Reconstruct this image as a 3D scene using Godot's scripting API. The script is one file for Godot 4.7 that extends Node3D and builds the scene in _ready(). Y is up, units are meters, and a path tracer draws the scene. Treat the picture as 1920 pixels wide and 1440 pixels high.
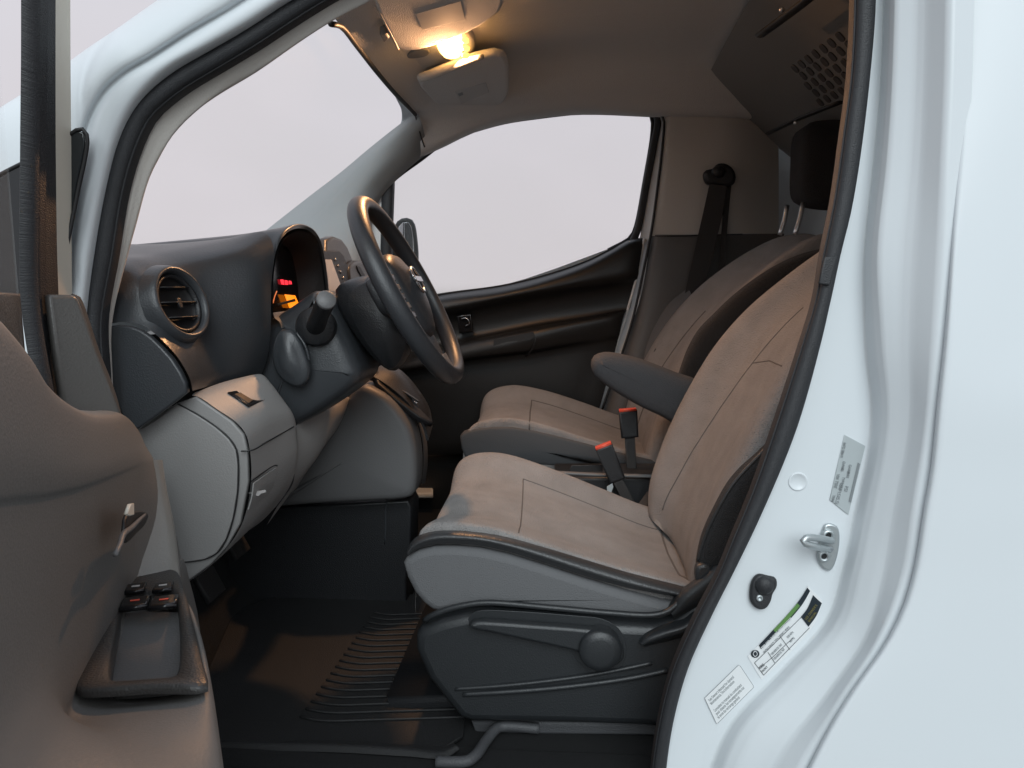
extends Node3D
# Close-up of the open driver's doorway of a white van. Units are metres, the van's front points to -x, its far side to -z.

var M := {}

# ---------- curves and surfaces ----------
func curve(pts: Array, n: int, closed := false, straight := false) -> PackedVector3Array:
	# a smooth line through pts, n + 1 points (n when closed), evenly spread
	var c := pts.size()
	var out := PackedVector3Array()
	var t := [0.0]
	var m := c if closed else c - 1
	for i in m:
		t.append(t[i] + maxf(sqrt((pts[(i + 1) % c] - pts[i]).length()), 1e-4))
	var fine := PackedVector3Array()
	for i in m:
		var p1: Vector3 = pts[i]
		var p2: Vector3 = pts[(i + 1) % c]
		var h: float = t[i + 1] - t[i]
		var a: Vector3 = (p2 - p1) / h
		var m1 := a
		var m2 := a
		if i > 0 or closed:
			var p0: Vector3 = pts[(i - 1 + c) % c]
			var h0: float = t[i] - t[i - 1] if i > 0 else t[m] - t[m - 1]
			m1 = ((p1 - p0) / h0 * h + a * h0) / (h + h0)
		if i < m - 1 or closed:
			var p3: Vector3 = pts[(i + 2) % c]
			var h2: float = t[i + 2] - t[i + 1] if i < m - 1 else t[1] - t[0]
			m2 = ((p3 - p2) / h2 * h + a * h2) / (h + h2)
		for k in 12:
			var s := k / 12.0
			if straight:
				fine.append(p1.lerp(p2, s))
			else:
				var s2 := s * s
				var s3 := s2 * s
				fine.append(p1 * (2 * s3 - 3 * s2 + 1) + m1 * h * (s3 - 2 * s2 + s) + p2 * (3 * s2 - 2 * s3) + m2 * h * (s3 - s2))
	fine.append(pts[0] if closed else pts[c - 1])
	var length := [0.0]
	for i in fine.size() - 1:
		length.append(length[i] + fine[i].distance_to(fine[i + 1]))
	var total: float = length[-1]
	var at := 0
	for i in (n if closed else n + 1):
		var want: float = total * i / n
		while at < fine.size() - 2 and length[at + 1] < want:
			at += 1
		var step: float = maxf(length[at + 1] - length[at], 1e-9)
		out.append(fine[at].lerp(fine[at + 1], clampf((want - length[at]) / step, 0, 1)))
	return out

func begin(flat := false) -> SurfaceTool:
	var st := SurfaceTool.new()
	st.begin(Mesh.PRIMITIVE_TRIANGLES)
	st.set_smooth_group(-1 if flat else 0)
	return st

func tri(st: SurfaceTool, a: Vector3, b: Vector3, c: Vector3) -> void:
	st.add_vertex(a)
	st.add_vertex(b)
	st.add_vertex(c)

func quad(st: SurfaceTool, a: Vector3, b: Vector3, c: Vector3, d: Vector3) -> void:
	tri(st, a, b, c)
	tri(st, a, c, d)

func done(st: SurfaceTool) -> ArrayMesh:
	st.generate_normals()
	return st.commit()

func net(st: SurfaceTool, g: Array, ring := false, tube_ends := false) -> void:
	for j in g.size() - 1:
		var n: int = g[j].size()
		for i in (n if ring else n - 1):
			var k := (i + 1) % n
			quad(st, g[j][i], g[j][k], g[j + 1][k], g[j + 1][i])
	if tube_ends:
		for e in [0, g.size() - 1]:
			var mid := Vector3.ZERO
			for p in g[e]:
				mid += p
			mid /= g[e].size()
			for i in g[e].size():
				var k: int = (i + 1) % g[e].size()
				if e == 0:
					tri(st, mid, g[e][k], g[e][i])
				else:
					tri(st, mid, g[e][i], g[e][k])

func surface(rows: Array, nu: int, nv: int, ring := false, straight_v := false, straight_u := false) -> Array:
	# a smooth grid through rows of control points
	var r := []
	for row in rows:
		r.append(curve(row, nu, ring, straight_u))
	var cols := []
	for i in r[0].size():
		var line := []
		for row in r:
			line.append(row[i])
		cols.append(curve_even(line, nv, straight_v))
	var g := []
	for j in cols[0].size():
		var line := PackedVector3Array()
		for i in cols.size():
			line.append(cols[i][j])
		g.append(line)
	return g

func curve_even(pts: Array, per: int, straight := false) -> PackedVector3Array:
	# per steps between neighbours, so that rows keep their place
	var out := PackedVector3Array()
	for i in pts.size() - 1:
		var p1: Vector3 = pts[i]
		var p2: Vector3 = pts[i + 1]
		var m1: Vector3 = (p2 - p1) if i == 0 else (p2 - pts[i - 1]) * 0.5
		var m2: Vector3 = (p2 - p1) if i == pts.size() - 2 else (pts[i + 2] - p1) * 0.5
		var most := (p2 - p1).length() * 1.5
		m1 = m1.limit_length(most)
		m2 = m2.limit_length(most)
		for k in per:
			var s := float(k) / per
			if straight:
				out.append(p1.lerp(p2, s))
			else:
				var s2 := s * s
				var s3 := s2 * s
				out.append(p1 * (2 * s3 - 3 * s2 + 1) + m1 * (s3 - 2 * s2 + s) + p2 * (3 * s2 - 2 * s3) + m2 * (s3 - s2))
	out.append(pts[-1])
	return out

func loft(rows: Array, nu := 24, nv := 4, o := {}) -> ArrayMesh:
	# o: ring (each row is closed), ends (close a tube), hard (straight from row to row), lines (straight along rows), thick (gives the sheet a back)
	var st := begin()
	var ring: bool = o.get("ring", false)
	var g := surface(rows, nu, nv, ring, o.get("hard", false), o.get("lines", false))
	if o.get("flip", false):
		for j in g.size():
			g[j].reverse()
	net(st, g, ring, o.get("ends", false))
	if o.has("thick"):
		var b := []
		var last: int = g.size() - 1
		var lu: int = g[0].size() - 1
		for j in g.size():
			var line := PackedVector3Array()
			for i in lu + 1:
				var du: Vector3 = g[j][mini(i + 1, lu)] - g[j][maxi(i - 1, 0)]
				var dv: Vector3 = g[mini(j + 1, last)][i] - g[maxi(j - 1, 0)][i]
				line.append(g[j][i] + du.cross(dv).normalized() * o.thick)
			b.append(line)
		st.set_smooth_group(1)
		for j in last:
			for i in lu:
				quad(st, b[j][i], b[j + 1][i], b[j + 1][i + 1], b[j][i + 1])
		st.set_smooth_group(-1)
		for j in last:
			quad(st, g[j][0], g[j + 1][0], b[j + 1][0], b[j][0])
			quad(st, g[j][lu], b[j][lu], b[j + 1][lu], g[j + 1][lu])
		for i in lu:
			quad(st, g[0][i], b[0][i], b[0][i + 1], g[0][i + 1])
			quad(st, g[last][i], g[last][i + 1], b[last][i + 1], b[last][i])
	return done(st)

func tube_into(st: SurfaceTool, pts: Array, radius, n := 24, sides := 10, closed := false, flat := 1.0, smooth := true) -> void:
	# radius: one number or one for each control point; flat squashes the section across its second axis
	var line := curve(pts, n, closed, not smooth)
	var up := Vector3.UP
	var first := (line[1] - line[0]).normalized()
	if absf(first.dot(up)) > 0.9:
		up = Vector3.BACK
	var side := first.cross(up).normalized()
	var g := []
	for i in line.size():
		var a := line[i - 1] if i > 0 else (line[line.size() - 1] if closed else line[0])
		var b := line[i + 1] if i < line.size() - 1 else (line[0] if closed else line[i])
		var d := (b - a).normalized()
		side = (side - d * side.dot(d)).normalized()
		var over := side.cross(d)
		var r: float = 0.0
		if radius is Array:
			var q: float = float(i) / maxi(line.size() - 1, 1) * (radius.size() - 1)
			var k := mini(int(q), radius.size() - 2)
			r = lerpf(radius[k], radius[k + 1], q - k)
		else:
			r = radius
		var row := PackedVector3Array()
		for s in sides:
			var t := TAU * s / sides
			row.append(line[i] + side * cos(t) * r + over * sin(t) * r * flat)
		g.append(row)
	if closed:
		g.append(g[0])
	net(st, g, true, not closed)

func tube(pts: Array, radius, n := 24, sides := 10, closed := false, flat := 1.0, smooth := true) -> ArrayMesh:
	var st := begin()
	tube_into(st, pts, radius, n, sides, closed, flat, smooth)
	return done(st)

func slab(outline: Array, out: Vector3, r := 0.004, n := 0, dome := 0.0, both := true) -> ArrayMesh:
	# a plate with rounded edges: the outline lies on its back, out leads to its front; n > 0 smooths the outline, dome lets the front bulge
	var st := begin()
	slab_into(st, outline, out, r, n, dome, both)
	return done(st)

func slab_into(st: SurfaceTool, outline: Array, out: Vector3, r := 0.004, n := 0, dome := 0.0, both := true) -> void:
	var pts: PackedVector3Array = curve(outline, n, true) if n else PackedVector3Array(outline)
	var z := out.normalized()
	var deep := out.length()
	r = minf(r, deep * 0.5 if both else deep)
	var x := z.cross(Vector3.UP if absf(z.y) < 0.9 else Vector3.RIGHT).normalized()
	var y := z.cross(x)
	var c := pts.size()
	var mid := Vector3.ZERO
	for p in pts:
		mid += p / c
	var flat := PackedVector2Array()
	for p in pts:
		flat.append(Vector2((p - mid).dot(x), (p - mid).dot(y)))
	if Geometry2D.is_polygon_clockwise(flat):
		flat.reverse()
	var inward := PackedVector2Array()
	for i in c:
		var a := (flat[i] - flat[(i - 1 + c) % c]).normalized()
		var b := (flat[(i + 1) % c] - flat[i]).normalized()
		var na := Vector2(-a.y, a.x)
		var nb := Vector2(-b.y, b.x)
		var v := na + nb
		inward.append(v / maxf(v.length_squared() * 0.5, 0.5))
	var steps := 3
	var rings := []
	var profile := []
	if both:
		for k in steps + 1:
			var t := PI / 2 * k / steps
			profile.append(Vector2(r * (1 - sin(t)), r * (1 - cos(t))))
	else:
		profile.append(Vector2(0, 0))
	for k in steps + 1:
		var t := PI / 2 * k / steps
		profile.append(Vector2(r * (1 - cos(t)), deep - r + r * sin(t)))
	for q in profile:
		var row := PackedVector3Array()
		for i in c:
			var f: Vector2 = flat[i] + inward[i] * q.x
			row.append(mid + x * f.x + y * f.y + z * q.y)
		rings.append(row)
	for j in rings.size() - 1:
		for i in c:
			var k := (i + 1) % c
			quad(st, rings[j][i], rings[j + 1][i], rings[j + 1][k], rings[j][k])
	var top: PackedVector3Array = rings[-1]
	if dome != 0.0:
		var heart := Vector3.ZERO
		for p in top:
			heart += p / c
		var before := top
		for k in range(1, 7):
			var s := 1.0 - k / 6.0
			var row := PackedVector3Array()
			for p in top:
				row.append(heart + (p - heart) * s + z * dome * (1 - s * s))
			for i in c:
				var l := (i + 1) % c
				quad(st, before[i], row[i], row[l], before[l])
			before = row
	st.set_smooth_group(-1)
	var wide := PackedVector2Array()
	for f in flat:
		wide.append(f * 1000.0)
	var triangles := Geometry2D.triangulate_polygon(wide)
	if triangles.is_empty():
		print("outline crosses itself: ", pts[0])
		triangles = Geometry2D.triangulate_delaunay(wide)
	for face in [[top, true], [rings[0], false]]:
		if face[1] and dome != 0.0:
			continue
		var t := triangles
		for i in range(0, t.size(), 3):
			var a: Vector3 = face[0][t[i]]
			var b: Vector3 = face[0][t[i + 1]]
			var d: Vector3 = face[0][t[i + 2]]
			var faces_out := (b - a).cross(d - a).dot(z) < 0
			if faces_out == face[1]:
				tri(st, a, b, d)
			else:
				tri(st, a, d, b)
	st.set_smooth_group(0)

func strip(outer: Array, inner: Array, shape: Array, n := 80, closed := false) -> ArrayMesh:
	# a moulding between two lines: shape lists (share of the way from outer to inner, height towards +z)
	var a := curve(outer, n, closed)
	var b := curve(inner, n, closed)
	var g := []
	for s in shape:
		var row := PackedVector3Array()
		for i in a.size():
			row.append(a[i].lerp(b[i], s[0]) + Vector3(0, 0, s[1]))
		if closed:
			row.append(row[0])
		g.append(row)
	var st := begin()
	net(st, g)
	return done(st)

func lathe(profile: Array, at: Vector3, axis: Vector3, n := 28, squash := Vector2.ONE, up := Vector3.UP) -> ArrayMesh:
	# profile: (radius, distance along the axis)
	var st := begin()
	var z := axis.normalized()
	var x := up.cross(z).normalized()
	var y := z.cross(x)
	var g := []
	for q in profile:
		var row := PackedVector3Array()
		for i in n:
			var t := TAU * i / n
			row.append(at + x * cos(t) * q.x * squash.x + y * sin(t) * q.x * squash.y + z * q.y)
		g.append(row)
	net(st, g, true)
	return done(st)

func ball(at: Vector3, r: Vector3) -> ArrayMesh:
	var st := begin()
	var g := []
	for j in 9:
		var row := PackedVector3Array()
		var p := PI * (j / 8.0 - 0.5) * 0.999
		for i in 14:
			row.append(at + Vector3(cos(TAU * i / 14) * cos(p), sin(p), sin(TAU * i / 14) * cos(p)) * r)
		g.append(row)
	net(st, g, true)
	return done(st)

func rect(c: Vector3, x: Vector3, y: Vector3) -> Array:
	return [c - x - y, c + x - y, c + x + y, c - x + y]

# ---------- things and parts ----------
func thing(called: String, label: String, category: String, at: Vector3, group := "") -> Node3D:
	var o := Node3D.new()
	o.name = called
	o.position = at
	add_child(o, true)
	return tag(o, label, category, group)

func tag(o: Node3D, label: String, category: String, group := "") -> Node3D:
	o.set_meta("label", label)
	o.set_meta("category", category)
	if group:
		o.set_meta("group", group)
	return o

func part(of: Node3D, called: String, mesh: Mesh, m: Material, label := "") -> MeshInstance3D:
	# meshes are modelled where they stand; a part of a thing is drawn from the thing's base
	var o := MeshInstance3D.new()
	o.name = called
	o.mesh = mesh
	o.material_override = m
	if of.get_parent() == self and not of is MeshInstance3D:
		o.position = -of.position
	if label:
		o.set_meta("label", label)
	of.add_child(o, true)
	return o

func single(called: String, mesh: Mesh, m: Material, kind := "") -> MeshInstance3D:
	var o := MeshInstance3D.new()
	o.name = called
	o.mesh = mesh
	o.material_override = m
	if kind:
		o.set_meta("kind", kind)
	add_child(o, true)
	return o

func text(of: Node3D, called: String, words: String, at: Vector3, turn: float, size: float, m: Material, bold := false, face := Basis(), wide := 1.0) -> void:
	var t := TextMesh.new()
	t.text = words
	var f := SystemFont.new()
	f.font_names = PackedStringArray(["Droid Sans"])
	if bold:
		f.font_weight = 700
	t.font = f
	t.font_size = 32
	t.pixel_size = size / 32.0
	t.depth = 0.0004
	t.curve_step = 4.0
	t.horizontal_alignment = HORIZONTAL_ALIGNMENT_LEFT
	var o := MeshInstance3D.new()
	o.name = called
	o.mesh = t
	o.material_override = m
	var here := at
	if of.get_parent() == self and not of is MeshInstance3D:
		here -= of.position
	o.transform = Transform3D(face * Basis(Vector3.BACK, turn) * Basis.from_scale(Vector3(wide, 1, 1)), here)
	of.add_child(o, true)

# ---------- materials ----------
func noise_map(freq: float, seed_at: int, bump := 0.0, low := 1.0, high := 1.0, size := 256, octaves := 3, kind := FastNoiseLite.TYPE_SIMPLEX_SMOOTH) -> NoiseTexture2D:
	var n := FastNoiseLite.new()
	n.seed = seed_at
	n.frequency = freq
	n.noise_type = kind
	n.fractal_octaves = octaves
	var t := NoiseTexture2D.new()
	t.width = size
	t.height = size
	t.seamless = true
	t.noise = n
	if bump > 0.0:
		t.as_normal_map = true
		t.bump_strength = bump
	else:
		var g := Gradient.new()
		g.set_color(0, Color(low, low, low))
		g.set_color(1, Color(high, high, high))
		t.color_ramp = g
	return t

func mat(c: Color, rough: float, grain: Texture2D = null, grain_scale := 1.0, depth := 1.0, tint: Texture2D = null) -> StandardMaterial3D:
	# c is the linear base colour
	var m := StandardMaterial3D.new()
	m.albedo_color = c.linear_to_srgb()
	m.roughness = rough
	m.cull_mode = BaseMaterial3D.CULL_DISABLED
	if grain or tint:
		m.uv1_triplanar = true
		m.uv1_world_triplanar = true
		m.uv1_scale = Vector3.ONE * grain_scale
	if grain:
		m.normal_enabled = true
		m.normal_texture = grain
		m.normal_scale = depth
	if tint:
		m.albedo_texture = tint
	return m

func glow(c: Color, energy: float) -> StandardMaterial3D:
	var m := mat(Color(0.1, 0.1, 0.1), 0.4)
	m.emission_enabled = true
	m.emission = c.linear_to_srgb()
	m.emission_energy_multiplier = energy
	return m

func pane(c: Color, a: float) -> StandardMaterial3D:
	var m := StandardMaterial3D.new()
	m.albedo_color = Color(c, a)
	m.transparency = BaseMaterial3D.TRANSPARENCY_ALPHA
	m.roughness = 0.02
	m.metallic_specular = 0.04
	m.cull_mode = BaseMaterial3D.CULL_DISABLED
	return m

func frame(outer: Array, inner: Array, up: Vector3, n := 48) -> ArrayMesh:
	# a flat ring between two closed outlines, raised by up, with rounded rims
	var a := curve(outer, n, true)
	var b := curve(inner, n, true)
	var g := []
	for s in [[0.0, 0.0], [0.0, 0.6], [0.08, 1.0], [0.5, 1.0], [0.9, 0.9], [1.0, 0.5], [1.0, -1.5]]:
		var row := PackedVector3Array()
		for i in n:
			row.append(a[i].lerp(b[i], s[0]) + up * s[1])
		g.append(row)
	var st := begin()
	net(st, g, true)
	return done(st)

func materials() -> void:
	var leather := noise_map(0.09, 1, 4.0, 1, 1, 256, 3, FastNoiseLite.TYPE_CELLULAR)
	var fine := noise_map(0.2, 2, 3.0, 1, 1, 256, 2)
	var weave := noise_map(0.35, 3, 5.0, 1, 1, 512, 1)
	var peel := noise_map(0.02, 4, 0.6, 1, 1, 256, 2)
	var wear := noise_map(0.012, 5, 0.0, 0.78, 1.0, 512, 5)
	var cloth := noise_map(0.012, 6, 0.0, 0.87, 1.0, 512, 6)
	var fluff := noise_map(0.25, 7, 0.0, 0.35, 1.0, 256, 4)
	M.white = mat(Color(0.66, 0.70, 0.725), 0.32, peel, 1.5, 0.06)
	M.white.clearcoat_enabled = true
	M.white.clearcoat = 0.3
	M.white.clearcoat_roughness = 0.2
	M.white.metallic_specular = 0.35
	M.inner_white = mat(Color(0.74, 0.74, 0.73), 0.4)
	M.rubber = mat(Color(0.022, 0.023, 0.026), 0.55, fine, 9.0, 0.5)
	M.gasket = mat(Color(0.012, 0.012, 0.013), 0.5)
	M.dash = mat(Color(0.039, 0.043, 0.048), 0.34, leather, 15.0, 0.3)
	M.arm_cloth = mat(Color(0.062, 0.063, 0.068), 0.9, weave, 2.4, 0.4)
	M.black = mat(Color(0.014, 0.015, 0.017), 0.45, fine, 6.0, 0.3)
	M.gloss = mat(Color(0.01, 0.01, 0.011), 0.12)
	M.grey = mat(Color(0.26, 0.256, 0.252), 0.5, leather, 15.0, 0.3)
	M.dark_grey = mat(Color(0.12, 0.12, 0.122), 0.5, leather, 15.0, 0.3)
	M.sill = mat(Color(0.010, 0.0098, 0.0098), 0.42, leather, 15.0, 0.3)
	M.door_trim = mat(Color(0.138, 0.135, 0.130), 0.5, leather, 15.0, 0.3)
	M.door_grip = mat(Color(0.11, 0.106, 0.10), 0.3, leather, 15.0, 0.3)
	M.switch_plate = mat(Color(0.04, 0.039, 0.038), 0.38, fine, 6.0, 0.3)
	M.fabric = mat(Color(0.275, 0.263, 0.258), 0.95, weave, 2.4, 0.9, cloth)
	M.fabric.rim_enabled = true
	M.fabric.rim = 0.25
	M.fabric_dark = mat(Color(0.026, 0.0255, 0.027), 0.95, weave, 2.4, 0.9, cloth)
	M.fabric_dark.rim_enabled = true
	M.fabric_dark.rim = 0.35
	M.fabric_side = mat(Color(0.125, 0.127, 0.132), 0.9, weave, 2.4, 0.2)
	M.cushion_dark = mat(Color(0.058, 0.06, 0.064), 0.75, leather, 15.0, 0.3)
	M.grip = mat(Color(0.21, 0.204, 0.19), 0.32, leather, 15.0, 0.3)  # own paler grey: sky sheen on the grip put into the base colour
	M.seam = mat(Color(0.10, 0.093, 0.09), 0.9)
	M.piping = mat(Color(0.035, 0.036, 0.038), 0.38, fine, 6.0, 0.3)
	M.seat_plastic = mat(Color(0.021, 0.0235, 0.026), 0.42, leather, 15.0, 0.3)
	M.wheel = mat(Color(0.028, 0.030, 0.034), 0.42, leather, 15.0, 0.3)
	M.lining = mat(Color(0.66, 0.645, 0.63), 0.95, weave, 2.4, 0.5)
	M.trim_beige = mat(Color(0.56, 0.53, 0.49), 0.6, fine, 6.0, 0.3)
	M.trim_grey = mat(Color(0.25, 0.26, 0.262), 0.5, fine, 6.0, 0.3)
	M.pillar_low = mat(Color(0.11, 0.104, 0.10), 0.45, leather, 15.0, 0.3)
	M.partition = mat(Color(0.23, 0.228, 0.224), 0.6, fine, 5.0, 0.3)
	M.carpet = mat(Color(0.015, 0.0165, 0.019), 1.0, weave, 6.0, 1.0, fluff)
	M.mat_rubber = mat(Color(0.0095, 0.010, 0.0108), 0.65, fine, 6.0, 0.3)
	M.painted_steel = mat(Color(0.06, 0.062, 0.067), 0.6, fine, 6.0, 0.4)
	M.steel = mat(Color(0.62, 0.64, 0.66), 0.3)
	M.steel.metallic = 1.0
	M.zinc = mat(Color(0.50, 0.54, 0.55), 0.38, peel, 12.0, 0.5)
	M.zinc.metallic = 0.75
	M.silver = mat(Color(0.55, 0.55, 0.56), 0.25)
	M.silver.metallic = 1.0
	M.mirror = mat(Color(0.85, 0.86, 0.88), 0.02)
	M.mirror.metallic = 1.0
	M.red = mat(Color(0.75, 0.10, 0.06), 0.35)
	M.foil = mat(Color(0.40, 0.44, 0.45), 0.4)
	M.paper = mat(Color(0.72, 0.74, 0.75), 0.5)
	M.cream = mat(Color(0.62, 0.58, 0.50), 0.5)
	M.tag_paper = mat(Color(0.50, 0.49, 0.48), 0.7)
	M.ink = mat(Color(0.05, 0.055, 0.06), 0.6)
	M.ink_grey = mat(Color(0.2, 0.22, 0.23), 0.6)
	M.ink_green = mat(Color(0.10, 0.22, 0.06), 0.5)
	M.ink_gold = mat(Color(0.20, 0.17, 0.05), 0.5)
	M.ink_navy = mat(Color(0.012, 0.02, 0.028), 0.4)
	M.belt = mat(Color(0.045, 0.042, 0.041), 0.8, weave, 9.0, 0.6)
	M.glass = pane(Color(0.95, 0.97, 0.97), 0.03)
	M.dark_glass = mat(Color(0.016, 0.019, 0.021), 0.06)
	M.screen = mat(Color(0.42, 0.42, 0.42), 0.18)  # pale base colour stands in for the reflection on the screen
	M.ground = mat(Color(0.24, 0.235, 0.225), 0.9, weave, 0.6, 0.6, noise_map(0.03, 9, 0.0, 0.6, 1.0, 512, 5))
	M.bark = mat(Color(0.05, 0.04, 0.03), 0.9)
	M.leaf = mat(Color(0.035, 0.05, 0.028), 0.7)
	M.lens = glow(Color(1.0, 0.50, 0.13), 5.5)
	M.bulb = glow(Color(1.0, 0.42, 0.06), 3.0)
	M.red_light = glow(Color(1.0, 0.03, 0.05), 0.9)
	M.orange_light = glow(Color(1.0, 0.22, 0.005), 1.1)
	M.needle = glow(Color(0.9, 0.2, 0.05), 0.5)

func _ready() -> void:
	# ---------- camera, sky, sun, exposure ----------
	var cam := Camera3D.new()
	cam.name = "camera"
	cam.position = Vector3(0, 1.2, 0)
	cam.rotation = Vector3(-0.12230, 0.06450, 0)
	cam.fov = 55.0
	cam.near = 0.02
	cam.far = 400.0
	add_child(cam)
	var air := WorldEnvironment.new()
	air.name = "daylight"
	var e := Environment.new()
	e.background_mode = Environment.BG_SKY
	var sky := ProceduralSkyMaterial.new()
	sky.sky_top_color = Color(0.62, 0.78, 0.98).linear_to_srgb()
	sky.sky_horizon_color = Color(0.412, 0.39, 0.405).linear_to_srgb()
	sky.sky_curve = 3.0
	sky.ground_horizon_color = Color(0.3, 0.29, 0.285).linear_to_srgb()
	sky.ground_bottom_color = Color(0.25, 0.245, 0.24).linear_to_srgb()
	sky.sun_angle_max = 1.0
	sky.sky_cover = clouds()
	sky.sky_cover_modulate = Color(1, 1, 1, 1)
	e.sky = Sky.new()
	e.sky.sky_material = sky
	e.tonemap_mode = Environment.TONE_MAPPER_LINEAR
	e.tonemap_exposure = 1.6
	e.sdfgi_enabled = true
	e.ssao_enabled = true
	e.ssil_enabled = true
	air.environment = e
	add_child(air)
	var sun := DirectionalLight3D.new()
	sun.name = "veiled_sun"
	sun.light_color = Color(0.95, 0.985, 1.0)
	sun.light_energy = 0.46
	sun.light_angular_distance = 45.0
	sun.shadow_enabled = true
	sun.look_at_from_position(Vector3(0.2, 1.35, 2.0), Vector3.ZERO)
	add_child(sun)
	materials()
	outdoors()
	var van := thing("white_van", "white panel van seen through its open driver's doorway", "van", Vector3(0, 0, -1.8))
	body(van)
	roof_inside(van)
	far_side(van)
	driver_door(van)
	door_jamb_fittings(van)
	dashboard()
	steering()
	driver_seat()
	passenger_seat()
	floor_things()

func clouds() -> ImageTexture:
	var n := FastNoiseLite.new()
	n.seed = 11
	n.frequency = 1.6
	n.fractal_octaves = 4
	var im := Image.create(512, 256, false, Image.FORMAT_RGBA8)
	for y in 256:
		for x in 512:
			var a := TAU * x / 512.0
			var p := PI * (0.5 - y / 256.0)
			var v := n.get_noise_3d(cos(a) * cos(p), sin(p) * 2.5, sin(a) * cos(p))
			im.set_pixel(x, y, Color(0.30, 0.28, 0.31, clampf(0.05 + v * 0.6, 0.0, 0.35)))
	return ImageTexture.create_from_image(im)

func outdoors() -> void:
	var g := PlaneMesh.new()
	g.size = Vector2(160, 160)
	single("ground", g, M.ground, "structure")
	var shrub := thing("shrub", "dark shrub far off, seen through the driver's door glass", "shrub", Vector3(-8.4, 0, -10.4))
	var rng := RandomNumberGenerator.new()
	rng.seed = 5
	var st := begin(true)
	for i in 2600:
		var d := Vector3(rng.randfn(), rng.randfn(), rng.randfn()).normalized() * pow(rng.randf(), 0.4)
		var c := Vector3(-8.4, 1.45, -10.4) + d * Vector3(1.5, 1.15, 1.2) * (0.85 + 0.3 * sin(d.x * 7.0 + d.y * 5.0))
		if c.y < 0.15:
			continue
		var a := Vector3(rng.randfn(), rng.randfn(), rng.randfn()).normalized() * 0.11
		var b := a.cross(Vector3(rng.randfn(), rng.randfn(), rng.randfn())).normalized() * 0.06
		quad(st, c - a, c - b, c + a, c + b)
	part(shrub, "trunk", tube([Vector3(-8.4, 0, -10.4), Vector3(-8.35, 0.8, -10.4), Vector3(-8.5, 1.7, -10.3)], [0.09, 0.06, 0.02], 8, 8), M.bark)
	part(shrub, "crown", done(st), M.leaf)

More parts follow.
